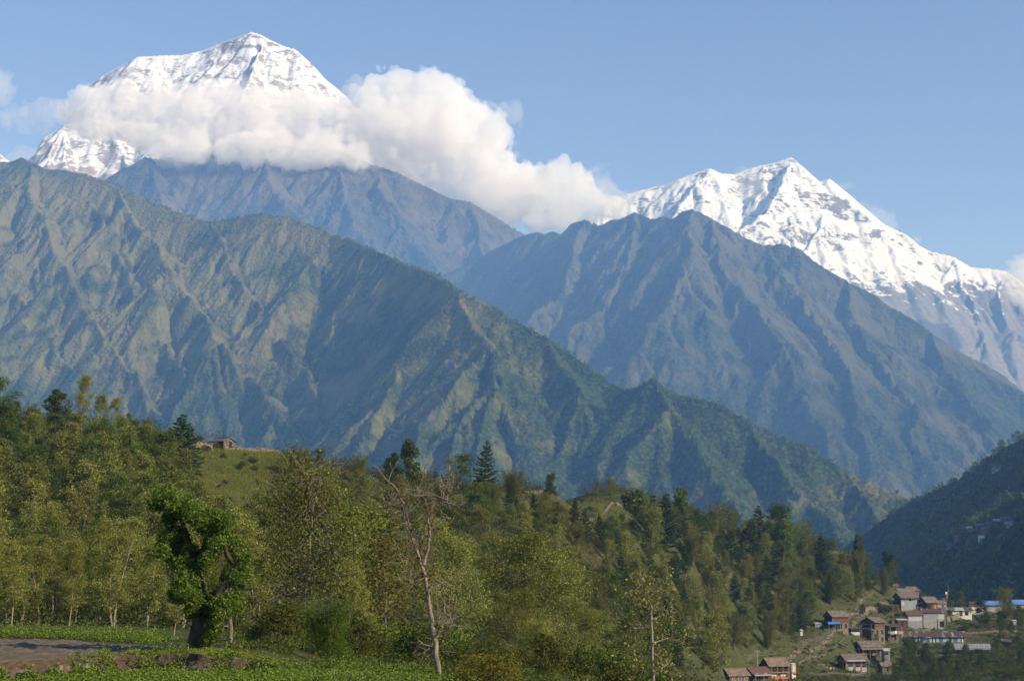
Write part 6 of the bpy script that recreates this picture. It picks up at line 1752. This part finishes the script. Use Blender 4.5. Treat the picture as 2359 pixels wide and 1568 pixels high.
house("low stone byre at the bottom of the village right of the two-tier roofed house", 2040, 556, 1545, 14, 4.6, 3.2, 1.9, 1.0, 'greystone', 'plank', [('front', 0.2, 0, 0.9, 1.5, 'opening', 'dark')], 0.5, 'shed', 'shed')
# curved grey sheet tunnel
def tunnel():
    a, b = slope_of(2238, 1494); d = 606
    root = empty('sheet_tunnel', (a * d, d, b * d), math.radians(-6)); tag(root, "long low tunnel shed of pale grey sheeting on the terrace below the blue-doored row", "shed")
    V = []; F = []; n = 10; L_ = 13.0
    for s in range(27):
        x = -L_ / 2 + L_ * s / 26
        for k in range(n + 1):
            th = math.pi * k / n
            r = 1.0 + (0.035 if s % 2 else 0)
            V.append((x, -2.0 * math.cos(th) * r, 2.1 * math.sin(th) * r - 0.2))
    for s in range(26):
        for k in range(n): F.append((s * (n + 1) + k, (s + 1) * (n + 1) + k, (s + 1) * (n + 1) + k + 1, s * (n + 1) + k + 1))
    MB().add(V, F).build('cover', M['tarp'], root)
    for s in (-1, 1):
        m = MB(); e = [(s * (L_ / 2 + 0.01), -1.95 * math.cos(math.pi * k / n), 2.05 * math.sin(math.pi * k / n) - 0.2) for k in range(n + 1)]
        m.add(e, [tuple(range(n + 1))]).build('end_wall', M['tarp'], root)
tunnel()
t = house("little grey tin outhouse on the terrace at the far right", 2336, 664, 1442, 6, 1.9, 1.8, 2.3, 0.2, 'tarp', 'zinc', [('front', 0, 0, 0.9, 1.9, 'door', 'zinc')], 0.25, 'outhouse', 'outhouse')
t = house("roof corner of a house half hidden in the wood right of the light yellow-green tree", 1843, 676, 1290, 20, 6.0, 5.0, 2.8, 1.4, 'greystone', 'zinc', [], 0.6)
t = house("low brown-roofed house half hidden in the wood under the tiered pine", 1927, 694, 1288, 10, 9.0, 4.0, 2.4, 1.0, 'stone', 'plank', [], 0.6)
t = house("small red-roofed hut on the slope above the village", 2062, 738, 1359, 16, 3.2, 2.6, 2.0, 0.8, 'greystone', 'redrust', [], 0.4, 'hut', 'hut')
# the hut on the left crest: its gable looks to the right
t = house("stone hut with a low slab roof on the left crest above the grassy clearing", 513, 322, 1032, -42, 5.0, 3.4, 1.35, 0.65, 'greystone', 'plank', [('right', 0.3, 0.0, 0.8, 1.2, 'opening', 'dark'), ('front', 1.2, 0.4, 1.2, 0.7, 'opening', 'dark')], 0.4, 'hut', 'hut')
skirt_roof(t, 'front', 5.0, 3.4, 0.75, 1.25, 1.2, 'plank', -3.8, 0.8, 3)

# --- the far village on the shaded ridge
def hit4(u, v, d0=1150, d1=3100):
    a, b = slope_of(u, v)
    for d in np.arange(d0, d1, 6.0):
        if float(height_on(g4, a * d, d)) >= b * d: return a * d, d, b * d
    return None
far_houses = [(2208, 1244, 9, 'stone'), (2217, 1228, 8, 'stone'), (2226, 1236, 9, 'stone'), (2236, 1224, 8, 'stone'), (2246, 1230, 10, 'stone'), (2257, 1218, 9, 'stone'), (2264, 1240, 8, 'white'), (2270, 1226, 9, 'stone'), (2235, 1248, 9, 'stone'), (2282, 1212, 8, 'stone'), (2300, 1208, 10, 'stone'), (2318, 1203, 10, 'stone'), (2326, 1214, 8, 'white'), (2190, 1262, 8, 'stone')]
seen_roof = ['plank', 'rust', 'plank', 'zinc', 'plank', 'bluesheet', 'rust']
for k, (u, v, w, mt) in enumerate(far_houses):
    p = hit4(u, v)
    if p is None: continue
    root = empty('far_house', p, math.radians(-50 + 14 * (k % 3)))
    tag(root, "small far house of the village high on the shaded ridge at the right", "house", "far houses on the shaded ridge")
    w *= 0.8
    MB().gable(w, 5, -5, 3.6, 1.5).build('wall', M[mt], root)
    gable_roof(w, 5, 3.6, 1.5, 0.8).build('roof', M[seen_roof[k % 7]], root)
p = hit4(2296, 1087)
if p is not None:
    root = empty('far_house', p, math.radians(-50)); tag(root, "lone pale far house among the terraces near the top of the shaded ridge", "house")
    MB().gable(9, 6, -5, 4.6, 1.8).build('wall', M['white'], root); gable_roof(9, 6, 4.6, 1.8, 0.9).build('roof', M['tile'], root)
# --- path, walls, poles, wires and small things
def at(u, v, d):
    a, b = slope_of(u, v)
    return np.array([a * d, d, b * d])
def hit(u, v, d0=430.0, d1=760.0):
    a, b = slope_of(u, v)
    for d in np.arange(d0, d1, 1.0):
        if gz(a * d, d) >= b * d: return np.array([a * d, d, gz(a * d, d)])
    return np.array([a * d1, d1, gz(a * d1, d1)])

def path_mesh():
    pts = [hit(u, v) for u, v in PATH if v < 1568]
    pts.insert(0, hit(1790, 1562))
    line = []
    for a, b in zip(pts[:-1], pts[1:]):
        for k in range(12): line.append(a + (b - a) * k / 12)
    line = np.array(line)
    rg = R(81)
    for i in range(2): line[1:-1] = (line[:-2] + line[1:-1] + line[2:]) / 3
    t = unit(np.gradient(line, axis=0)); nrm = np.stack([-t[:, 1], t[:, 0]], axis=1)
    X = []; Y = []
    offs = np.linspace(-0.75, 0.75, 5)
    for i in range(len(line)):
        X.append(line[i, 0] + nrm[i, 0] * offs * rg.uniform(0.85, 1.15)); Y.append(line[i, 1] + nrm[i, 1] * offs)
    X = np.array(X); Y = np.array(Y)
    Z = height_on(GRID, X, Y) + 0.10 + 0.06 * (np.arange(len(line)) % 2)[:, None]
    o = grid_object("path", X, Y, Z, M['stonepath'])
    tag(o, "stepped stone path climbing from the tiled houses to the upper village", "path", kind='structure')
path_mesh()

def stone_wall(name, label, pts, h, w, mat, seed=1):
    rg = R(seed)
    line = []
    for a, b in zip(pts[:-1], pts[1:]):
        n = max(2, int(np.hypot(*(b - a)[:2]) / 0.45))
        for k in range(n): line.append(a + (b - a) * k / n)
    line = np.array(line)
    t = unit(np.gradient(line[:, :2], axis=0)); nrm = np.stack([-t[:, 1], t[:, 0]], axis=1)
    V = []; F = []
    prof = [(-0.5, -0.6), (-0.5, 0.45), (-0.42, 0.9), (0.0, 1.0), (0.42, 0.9), (0.5, 0.45), (0.5, -0.6)]
    for i, p in enumerate(line):
        hh = h * rg.uniform(0.82, 1.12); g = gz(p[0], p[1])
        for o_, z_ in prof:
            jx = rg.normal(0, 0.05)
            V.append((p[0] + nrm[i, 0] * (o_ * w + jx), p[1] + nrm[i, 1] * (o_ * w + jx), g + z_ * hh + rg.normal(0, 0.03)))
    k = len(prof)
    for i in range(len(line) - 1):
        for j in range(k - 1): F.append((i * k + j, i * k + j + 1, (i + 1) * k + j + 1, (i + 1) * k + j))
    F.append(tuple(range(k))); F.append(tuple(range((len(line) - 1) * k, len(line) * k))[::-1])
    o = MB().add(V, F).build(name, M[mat])
    tag(o, label, "wall")
def ug(u, d): x = spot(u, d); return np.array([x, d, gz(x, d)])
stone_wall('stone_wall', "long dry-stone wall along the crest behind the round yellow-green tree", [ug(1205, 398), ug(1260, 409), ug(1330, 428), ug(1400, 455), ug(1470, 488), ug(1530, 520)], 0.8, 0.5, 'greystone', 1)
stone_wall('stone_wall', "short pale dry-stone wall on the crest right of the dark pillar of leaf", [ug(1555, 545), ug(1590, 566), ug(1625, 588)], 1.2, 0.8, 'stone', 2)
stone_wall('stone_wall', "terrace wall right of the stone hut on the left crest", [ug(545, 326), ug(580, 328), ug(620, 332), ug(650, 336)], 1.0, 0.6, 'greystone', 3)
stone_wall('stone_wall', "retaining wall in front of the stone hut on the left crest", [ug(440, 312), ug(470, 314), ug(500, 316)], 1.3, 0.8, 'stone', 4)
stone_wall('stone_wall', "kerb wall along the lower side of the stone path", [hit(1838, 1533), hit(1890, 1512), hit(1925, 1492), hit(1945, 1472)], 0.5, 0.4, 'greystone', 5)
stone_wall('stone_wall', "retaining wall under the blue-doored shed", [hit(1992, 1412), hit(2012, 1406), hit(2034, 1400)], 1.6, 0.8, 'stone', 6)
stone_wall('stone_wall', "stone wall at the right foot of the sheeted pair of houses", [hit(2180, 1436), hit(2196, 1428), hit(2208, 1424)], 2.2, 0.9, 'stone', 7)
stone_wall('stone_wall', "low pale wall on the terraces at the bottom right", [hit(2150, 1548), hit(2200, 1530), hit(2260, 1523), hit(2350, 1522)], 0.6, 0.5, 'greystone', 8)

stone_wall('stone_wall', "long terrace wall across the slope below the tractor", [hit(2065, 1518), hit(2120, 1513), hit(2190, 1512), hit(2260, 1510)], 0.8, 0.5, 'greystone', 10)
stone_wall('stone_wall', "terrace wall right of the little tin outhouse", [hit(2215, 1462), hit(2270, 1458), hit(2345, 1456)], 0.9, 0.5, 'greystone', 11)
stone_wall('stone_wall', "garden wall in front of the bamboo pen and the two-tier roofed house", [hit(1862, 1556), hit(1910, 1554), hit(1960, 1556), hit(2005, 1556)], 0.7, 0.5, 'greystone', 12)
stone_wall('stone_wall', "terrace wall above the blue tarpaulin house", [hit(1950, 1418), hit(1975, 1414), hit(1996, 1408)], 0.9, 0.5, 'greystone', 13)
POLES = {}
def pole(key, label, u, v0, v1, d, arms=1, r=0.11):
    g = at(u, v0, d); top = at(u, v1, d)
    zb = min(g[2], gz(g[0], d)) - 0.3
    H = top[2] - zb
    root = empty('utility_pole', (g[0], d, zb)); tag(root, label, "pole")
    MB().bar((0, 0, 0), (0, 0, H), r, 8, r * 0.7).build('post', M['metalpole'], root)
    for k in range(arms):
        z = H - 0.35 - 0.7 * k
        c = MB().box(-0.75, 0.75, -0.05, 0.05, z, z + 0.09).build('crossarm', M['metalpole'], root)
        for s in (-0.68, -0.25, 0.25, 0.68): MB().bar((s, 0, z + 0.09), (s, 0, z + 0.26), 0.05, 6, 0.035).build('insulator', M['white'], c)
    POLES[key] = np.array([g[0], d, top[2]])
pole('a', "grey pole beside the balconied house at the bottom of the village", 1745, 1536, 1497, 524)
pole('b', "tall grey pole in front of the dark timber house by the path", 1940, 1487, 1434, 597)
pole('c', "grey pole in front of the blue-doored shed", 1985, 1428, 1379, 655)
pole('d', "pole with several wires at the top of the village by the uppermost roofs", 2107, 1378, 1350, 722, 2)
pole('e', "short grey pole between the flagpole and the brown gable roof", 2175, 1395, 1377, 726)
pole('f', "small pole on the crest beside the dark rounded tree", 1036, 1100, 1066, 372)

def wire(label, a, b, n=2, sag=1.5, gap=0.5, r=0.02):
    m = MB()
    for k in range(n):
        o = np.array([0, 0, -gap * k])
        prev = None
        for i in range(25):
            t = i / 24
            p = a + (b - a) * t + o + np.array([0, 0, -sag * 4 * t * (1 - t)])
            if prev is not None: m.bar(prev, p, r, 4)
            prev = p
    tag(m.build('power_line', M['metalpole']), label, "wires")
T_ = lambda k, dz=-0.2: POLES[k] + np.array([0, 0, dz])
wire("wires from the pole by the balconied house running out over the bottom edge", T_('a'), at(1560, 1572, 470), 4, 1.0, 0.5, 0.016)
wire("wires hung between the lower pole and the tall pole by the path", T_('a'), T_('b'), 4, 2.0, 0.5, 0.016)
wire("wires from the tall path pole up to the pole by the blue-doored shed", T_('b'), T_('c'), 2, 1.2, 0.5, 0.02)
wire("wires from the shed pole slanting up into the trees", T_('c'), at(2030, 1345, 712), 3, 0.8, 0.6, 0.025)
wire("wires from the uppermost pole down left behind the trees", T_('d'), at(2040, 1325, 735), 4, 1.0, 0.7, 0.03)
wire("wires from the uppermost pole to the short pole on the right", T_('d'), T_('e'), 3, 1.5, 0.6, 0.02)
wire("pair of wires from the crest pole down across the wooded slope", T_('f'), at(560, 1385, 150), 2, 3.0, 0.9, 0.012)

def flagpole():
    d = 668; base = at(2177, 1432, d); root = empty('flagpole', (base[0], d, base[2])); tag(root, "tall bent bamboo flagpole with a small red and white flag beside the sheeted houses", "flagpole")
    pts = [np.array([0, 0, -1.5])] + [at(u, v, d) - base for u, v in ((2178, 1410), (2180, 1390), (2183, 1370), (2185, 1355), (2184, 1347), (2180, 1340))]
    w = Wood(); w.tube(np.array(pts), np.linspace(0.11, 0.035, len(pts)), 6)
    link('pole', w.mesh('pole'), M['palewood'], root)
    p = at(2183, 1368, d) - base
    for k, (mt, z0, z1) in enumerate((('whitecloth', 0.9, 0.0), ('red', 0.0, -1.1), ('yellowcloth', -1.1, -1.6))):
        MB().slab([(p[0] - 1.0 + 0.15 * k, p[1] - 0.1, p[2] + z0), (p[0] - 0.1, p[1], p[2] + z0 + 0.1), (p[0] - 0.1, p[1], p[2] + z1 + 0.1), (p[0] - 0.85 + 0.15 * k, p[1] + 0.15, p[2] + z1)], 0.03).build('flag', M[mt], root)
    bands = MB()
    for z in (4.0, 5.6, 7.2, 8.8): bands.bar((0.13 * z / 5, 0, z), (0.15 * z / 5, 0, z + 0.5), 0.11, 6)
    bands.build('flag_wrap', M['red'], root)
    d = 640; b2 = at(2058, 1428, d); r2 = empty('bamboo_pole', (b2[0], d, b2[2])); tag(r2, "thin bare bent bamboo pole rising behind the concrete-framed house", "pole")
    w = Wood(); w.tube(np.array([np.array([0, 0, -1.5])] + [at(u, v, d) - b2 for u, v in ((2057, 1410), (2057, 1395), (2054, 1385), (2049, 1380))]), np.linspace(0.08, 0.03, 5), 5)
    link('pole', w.mesh('pole'), M['palewood'], r2)
flagpole()

def tractor():
    a = hit(2049, 1508); a = at(2049, 1508, 592)
    root = empty('tractor', a, math.radians(-28)); tag(root, "small green tractor under an orange canopy parked by the plank-roofed house", "tractor")
    k = MB()
    k.box(0.1, 1.75, -0.36, 0.36, 0.72, 1.25)
    k.slab([(0.1, -0.36, 1.25), (1.75, -0.33, 1.2), (1.75, 0.33, 1.2), (0.1, 0.36, 1.25)], 0.02)
    k.box(-1.0, 0.1, -0.3, 0.3, 0.62, 0.95)
    k.build('hood', M['green'], root)
    MB().box(1.752, 1.80, -0.3, 0.3, 0.75, 1.15).build('grille', M['black'], root)
    for s in (-1, 1): MB().bar((1.78, s * 0.2, 1.05), (1.83, s * 0.2, 1.05), 0.08, 10).build('headlight', M['whitecloth'], root)
    for x_, r_, w_ in ((-0.65, 0.72, 0.36), (1.35, 0.42, 0.22)):
        for s in (-1, 1):
            y_ = s * (0.62 if r_ > 0.5 else 0.55)
            o = MB().wheel((x_, y_, r_), r_, w_).build('wheel', M['black'], root)
            MB().wheel((x_, y_ + s * 0.01, r_), r_ * 0.5, w_ + 0.03).build('rim', M['yellow'], o)
    for s in (-1, 1):
        MB().slab([(-1.35, s * 0.46, 1.2), (-1.35, s * 0.82, 1.2), (-0.65, s * 0.82, 1.52), (-0.65, s * 0.46, 1.52)], 0.04).slab([(-0.65, s * 0.46, 1.52), (-0.65, s * 0.82, 1.52), (0.05, s * 0.82, 1.2), (0.05, s * 0.46, 1.2)], 0.04).build('fender', M['green'], root)
    MB().box(-0.95, -0.45, -0.24, 0.24, 0.97, 1.1).box(-1.02, -0.92, -0.24, 0.24, 1.1, 1.5).build('seat', M['black'], root)
    MB().bar((0.05, 0, 1.2), (-0.2, 0, 1.5), 0.03).bar((-0.2, -0.2, 1.5), (-0.2, 0.2, 1.5), 0.025).build('steering_wheel', M['black'], root)
    MB().bar((0.9, 0.25, 1.2), (0.9, 0.25, 1.95), 0.04).build('exhaust', M['black'], root)
    c = MB()
    n = 8
    V = [(x_, -0.85 + 1.7 * j / n, 2.15 + 0.22 * math.sin(math.pi * j / n) + dz) for dz in (0, 0.08) for x_ in (-1.35, 0.55) for j in range(n + 1)]
    N1 = n + 1
    F = [(j, j + 1, N1 + j + 1, N1 + j) for j in range(n)] + [(2 * N1 + j, 3 * N1 + j, 3 * N1 + j + 1, 2 * N1 + j + 1) for j in range(n)]
    F += [(j, 2 * N1 + j, 2 * N1 + j + 1, j + 1) for j in range(n)] + [(N1 + j, N1 + j + 1, 3 * N1 + j + 1, 3 * N1 + j) for j in range(n)]
    c.add(V, F); c.slab([(-1.35, -0.86, 1.95), (0.55, -0.86, 1.95), (0.55, -0.84, 2.2), (-1.35, -0.84, 2.2)], 0.03)
    c.build('canopy', M['canopy'], root)
    m = MB()
    for x_ in (-1.25, 0.45):
        for s in (-0.78, 0.78): m.bar((x_, s, 1.1 if x_ < 0 else 0.9), (x_, s, 2.2), 0.03)
    m.build('canopy_frame', M['black'], root)
tractor()

def pen():
    d = 545; b = at(1878, 1545, d); root = empty('bamboo_pen', (b[0], d, b[2]), math.radians(10)); tag(root, "bamboo-slatted animal pen with a flat pole roof left of the two-tier roofed house", "pen")
    W_, D_, H_ = 5.4, 2.4, 2.0
    m = MB()
    for k in range(12): m.bar((-W_ / 2 + W_ * k / 11, -D_ / 2, -0.6), (-W_ / 2 + W_ * k / 11, -D_ / 2, H_), 0.035)
    for z in (0.2, 0.6, 1.0, 1.4, 1.8): m.bar((-W_ / 2, -D_ / 2 - 0.05, z), (W_ / 2, -D_ / 2 - 0.05, z), 0.035)
    for k in range(5): m.bar((-W_ / 2, -D_ / 2 + D_ * k / 4, -0.6), (-W_ / 2, -D_ / 2 + D_ * k / 4, H_), 0.035).bar((W_ / 2, -D_ / 2 + D_ * k / 4, -0.6), (W_ / 2, -D_ / 2 + D_ * k / 4, H_), 0.035)
    m.build('slat_wall', M['palewood'], root)
    MB().box(-W_ / 2 + 0.1, W_ / 2 - 0.1, D_ / 2 - 0.1, D_ / 2, -0.6, H_).build('back_wall', M['wood'], root)
    m = MB()
    for k in range(14): m.bar((-W_ / 2 - 0.4, -D_ / 2 - 0.4 + (D_ + 0.8) * k / 13, H_ + 0.06 + 0.02 * (k % 3)), (W_ / 2 + 0.4, -D_ / 2 - 0.3 + (D_ + 0.8) * k / 13, H_ + 0.10), 0.07)
    m.build('roof', M['palewood'], root)
pen()

def washing():
    d = 546
    a = at(1899, 1535, d); b = at(1919, 1536, d)
    root = empty('washing_line', (a[0], d, a[2])); tag(root, "washing line between the bamboo pen and the stone house", "washing line")
    v = b - a
    MB().bar((0, 0, 0), tuple(v), 0.02, 4).build('rope', M['metalpole'], root)
    for q in (np.zeros(3), v): MB().bar((q[0], 0, -3.0), (q[0], 0, q[2] + 0.1), 0.05).build('post', M['palewood'], root)
    for t, ww, hh, mt, lab in ((0.08, 0.5, 0.9, 'purplecloth', "purple cloth pegged on the washing line"), (0.3, 0.35, 1.0, 'whitecloth', "white cloth pegged on the washing line"), (0.62, 0.7, 0.7, 'yellowcloth', "yellow cloth pegged on the washing line")):
        p = a + v * t
        o = MB().slab([(0, -0.03, 0), (ww, -0.03, 0), (ww * 0.96, 0.05, -hh), (ww * 0.04, 0.05, -hh * 0.97)], 0.02).build('hanging_cloth', M[mt]); o.location = p
        tag(o, lab, "cloth")
    p = at(1856, 1533, 543)
    o = MB().slab([(0, 0, 0), (0.8, 0, 0), (0.78, 0.06, -0.9), (0.02, 0.06, -0.85)], 0.02).build('hanging_cloth', M['purplecloth']); o.location = p
    tag(o, "pale lilac cloth hung on the left end of the bamboo pen", "cloth")
washing()

# --- the two people by the stone house
def person(label, u, v, d, rot, top, legs, arm_bend, seed):
    b = at(u, v, d)
    root = empty('person', (b[0], d, b[2]), math.radians(rot)); tag(root, label, "person")
    me = bpy.data.meshes.new('body')
    J = {'pelvis': (0, 0, 0.92, 0.135), 'waist': (0, 0.0, 1.06, 0.125), 'chest': (0, -0.01, 1.27, 0.15), 'neck': (0, 0, 1.43, 0.06), 'headlow': (0, -0.02, 1.50, 0.075), 'head': (0, -0.02, 1.60, 0.10)}
    for s, n in ((-1, 'l'), (1, 'r')):
        J['hip' + n] = (s * 0.10, 0, 0.86, 0.10); J['knee' + n] = (s * 0.11, -0.03, 0.48, 0.062); J['ankle' + n] = (s * 0.11, 0.02, 0.09, 0.042); J['toe' + n] = (s * 0.12, -0.14, 0.04, 0.036)
        J['sh' + n] = (s * 0.19, 0, 1.38, 0.062); J['el' + n] = (s * 0.25, 0.02, 1.10, 0.044); J['wr' + n] = (s * (0.25 - 0.10 * arm_bend), -0.06 - 0.20 * arm_bend, 0.86 + 0.16 * arm_bend, 0.032)
        J['palm' + n] = (s * (0.25 - 0.12 * arm_bend), -0.09 - 0.24 * arm_bend, 0.79 + 0.18 * arm_bend, 0.033)
    names = list(J)
    E = [('pelvis', 'waist'), ('waist', 'chest'), ('chest', 'neck'), ('neck', 'headlow'), ('headlow', 'head')]
    for n in 'lr': E += [('pelvis', 'hip' + n), ('hip' + n, 'knee' + n), ('knee' + n, 'ankle' + n), ('ankle' + n, 'toe' + n), ('chest', 'sh' + n), ('sh' + n, 'el' + n), ('el' + n, 'wr' + n), ('wr' + n, 'palm' + n)]
    V = [J[n][:3] for n in names]; Ed = [(names.index(a), names.index(c)) for a, c in E]; Rd = [J[n][3] for n in names]
    for n, s in (('l', -1), ('r', 1)):                       # five separate fingers, bent, the thumb from the side
        p = np.array(J['palm' + n][:3]); pi = names.index('palm' + n)
        for q, (dx, ln) in enumerate(((-0.028, 0.075), (-0.010, 0.085), (0.010, 0.08), (0.028, 0.062))):
            m1 = p + np.array([dx, -0.015, -0.035 - ln * 0.4]); m2 = m1 + np.array([0, -0.025, -ln * 0.4])
            i = len(V); V += [tuple(m1), tuple(m2)]; Ed += [(pi, i), (i, i + 1)]; Rd += [0.010, 0.008]
        m1 = p + np.array([-s * 0.04, -0.02, -0.01]); i = len(V); V += [tuple(m1), tuple(m1 + np.array([-s * 0.012, -0.02, -0.035]))]; Ed += [(pi, i), (i, i + 1)]; Rd += [0.011, 0.009]
    me.from_pydata(V, Ed, []); me.update()
    o = link('body', me, M['skin'], root)
    sk = o.modifiers.new('skin', 'SKIN'); sub = o.modifiers.new('sub', 'SUBSURF'); sub.levels = 2; sub.render_levels = 2
    for i, r in enumerate(Rd): me.skin_vertices[0].data[i].radius = (r, r)
    me.skin_vertices[0].data[0].use_root = True
    def garment(name, keys, edges, grow, mat):
        g = bpy.data.meshes.new(name)
        g.from_pydata([J[k][:3] for k in keys], [(keys.index(a), keys.index(c)) for a, c in edges], []); g.update()
        q = link(name, g, mat, root); q.modifiers.new('skin', 'SKIN'); s_ = q.modifiers.new('sub', 'SUBSURF'); s_.levels = 2; s_.render_levels = 2
        for i, k in enumerate(keys): rr = J[k][3] + grow; g.skin_vertices[0].data[i].radius = (rr, rr)
        g.skin_vertices[0].data[0].use_root = True
    garment('shirt', ['chest', 'waist', 'pelvis', 'shl', 'ell', 'shr', 'elr'], [('chest', 'waist'), ('waist', 'pelvis'), ('chest', 'shl'), ('shl', 'ell'), ('chest', 'shr'), ('shr', 'elr')], 0.028, M[top])
    garment('trousers', ['pelvis', 'hipl', 'kneel', 'anklel', 'hipr', 'kneer', 'ankler'], [('pelvis', 'hipl'), ('hipl', 'kneel'), ('kneel', 'anklel'), ('pelvis', 'hipr'), ('hipr', 'kneer'), ('kneer', 'ankler')], 0.022, M[legs])
    V, F = [], []
    nu, nv = 12, 7
    for i in range(nv + 1):
        for j in range(nu):
            th = i / nv * 1.9; ph = j / nu * 6.28318
            V.append((0.112 * math.sin(th) * math.cos(ph), -0.005 + 0.122 * math.sin(th) * math.sin(ph) * (1 if math.sin(ph) > 0 else 0.82), 1.615 + 0.112 * math.cos(th)))
    for i in range(nv):
        for j in range(nu): F.append((i * nu + j, (i + 1) * nu + j, (i + 1) * nu + (j + 1) % nu, i * nu + (j + 1) % nu))
    MB().add(V, F).build('hair', M['hair'], root)
    f = MB()
    for s in (-1, 1): f.bar((s * 0.035, -0.108, 1.605), (s * 0.035, -0.122, 1.605), 0.011, 8)
    f.build('eyes', M['hair'], root)
    MB().bar((0, -0.105, 1.60), (0, -0.142, 1.565), 0.012, 6, 0.018).bar((-0.10, 0, 1.60), (-0.115, 0.005, 1.57), 0.02).bar((0.10, 0, 1.60), (0.115, 0.005, 1.57), 0.02).build('nose_and_ears', M['skin'], root)
    MB().bar((-0.025, -0.104, 1.535), (0.025, -0.104, 1.535), 0.008, 6).build('mouth', M['red'], root)
person("person in a grey-blue top standing by the left wall of the stone house", 1921, 1545.5, 549, 35, 'bluecloth', 'bluecloth', 0.3, 1)
person("person in a red top standing next to the stone house corner", 1926, 1545.5, 550, -40, 'red', 'bluecloth', 0.8, 2)

# --- odds and ends
o = MB().box(-1.1, 1.1, -0.7, 0.7, -0.8, 1.0).box(-1.2, 1.2, -0.8, 0.8, 1.0, 1.12).box(0.5, 0.8, -0.85, -0.7, -0.5, 1.0).build('water_tap_stand', M['concrete']); o.location = at(1971, 1425, 640)
tag(o, "concrete tap stand beside the path below the blue-doored shed", "tap stand")
root = empty('shrine', at(1846, 1458, 575)); tag(root, "tiny white shrine with a pointed roof at the edge of the wood", "shrine")
MB().box(-0.45, 0.45, -0.45, 0.45, -0.8, 1.0).build('wall', M['white'], root)
MB().add([(-0.8, -0.8, 1.0), (0.8, -0.8, 1.0), (0.8, 0.8, 1.0), (-0.8, 0.8, 1.0), (0, 0, 1.6)], [(0, 1, 4), (1, 2, 4), (2, 3, 4), (3, 0, 4), (3, 2, 1, 0)]).build('roof', M['paletarp'], root)
m = MB(); rg = R(3)
for k in range(26):
    y_ = rg.uniform(-0.6, 0.6); z_ = rg.uniform(0.0, 0.6); t_ = rg.uniform(-0.6, 0.6)
    m.bar((-3.2 + t_, y_, z_), (3.2 + t_, y_ + rg.normal(0, 0.2), z_ + rg.normal(0, 0.12)), 0.09)
o = m.build('log_pile', M['palewood']); o.location = at(2122, 1453, 642); tag(o, "pile of long grey timbers behind the blue-doored row", "log pile")
m = MB(); rg = R(4)
for k in range(70):
    c = rg.normal(0, 1, 3) * np.array([2.2, 1.4, 0.25]); s = rg.uniform(0.12, 0.38)
    a = rg.normal(0, 1, (8, 3)) * 0.18 * s
    V = [c + np.array([sx, sy, sz]) * s * np.array([1, 0.8, 0.6]) + a[i] for i, (sx, sy, sz) in enumerate([(x, y, z) for x in (-1, 1) for y in (-1, 1) for z in (-1, 1)])]
    m.add(V, [(0, 1, 3, 2), (4, 6, 7, 5), (0, 4, 5, 1), (2, 3, 7, 6), (0, 2, 6, 4), (1, 5, 7, 3)])
o = m.build('rubble', M['stone']); p = hit(1930, 1483); o.location = p; tag(o, "scatter of pale rubble beside the path", "rubble", kind='stuff')
# loose stones and slabs lying along the broken bank at the lower left
rg = R(6)
m = MB()
for k in range(260):
    x_ = rg.uniform(-19, -5.6); y_ = float(bank_line(x_)) + rg.normal(-0.05, 0.25) + 0.18 * math.sin(x_ * 2.1); s = rg.uniform(0.03, 0.13)
    c = np.array([x_, y_, gz(x_, y_) + s * 0.3]); a = rg.normal(0, 1, (8, 3)) * 0.2 * s
    V = [c + np.array([sx * 1.5, sy, sz * 0.5]) * s + a[i] for i, (sx, sy, sz) in enumerate([(x, y, z) for x in (-1, 1) for y in (-1, 1) for z in (-1, 1)])]
    m.add(V, [(0, 1, 3, 2), (4, 6, 7, 5), (0, 4, 5, 1), (2, 3, 7, 6), (0, 2, 6, 4), (1, 5, 7, 3)])
tag(m.build('bank_stones', M['greystone']), "loose flat stones lying along the broken bank", "stones", kind='stuff')
# ------------------------------------------------------------------ haze
def haze_box(x0, x1, y0, y1, z0, z1, density):
    V = [(x, y, z) for x in (x0, x1) for y in (y0, y1) for z in (z0, z1)]
    F = [(0, 1, 3, 2), (4, 6, 7, 5), (0, 4, 5, 1), (2, 3, 7, 6), (0, 2, 6, 4), (1, 5, 7, 3)]
    m = NT("haze_air")
    m.t.nodes.remove(m.b)
    s = m.n('VolumePrincipled')
    s.inputs['Color'].default_value = HAZE_COLOR
    s.inputs['Density'].default_value = density
    s.inputs['Absorption Color'].default_value = (1, 1, 1, 1)      # scatters only, blue most
    s.inputs['Anisotropy'].default_value = 0.0
    m.l(s.outputs[0], m.out.inputs['Volume'])
    o = link("haze", mesh_np("haze", V, np.array(F)), m.m)
    tag(o, "pale blue haze filling the valley", "haze", kind='stuff')
HAZE_COLOR = (0.21, 0.46, 1.0, 1)
haze_box(-9000, 9000, -3000, 9950, -420, 2080, 0.000087)
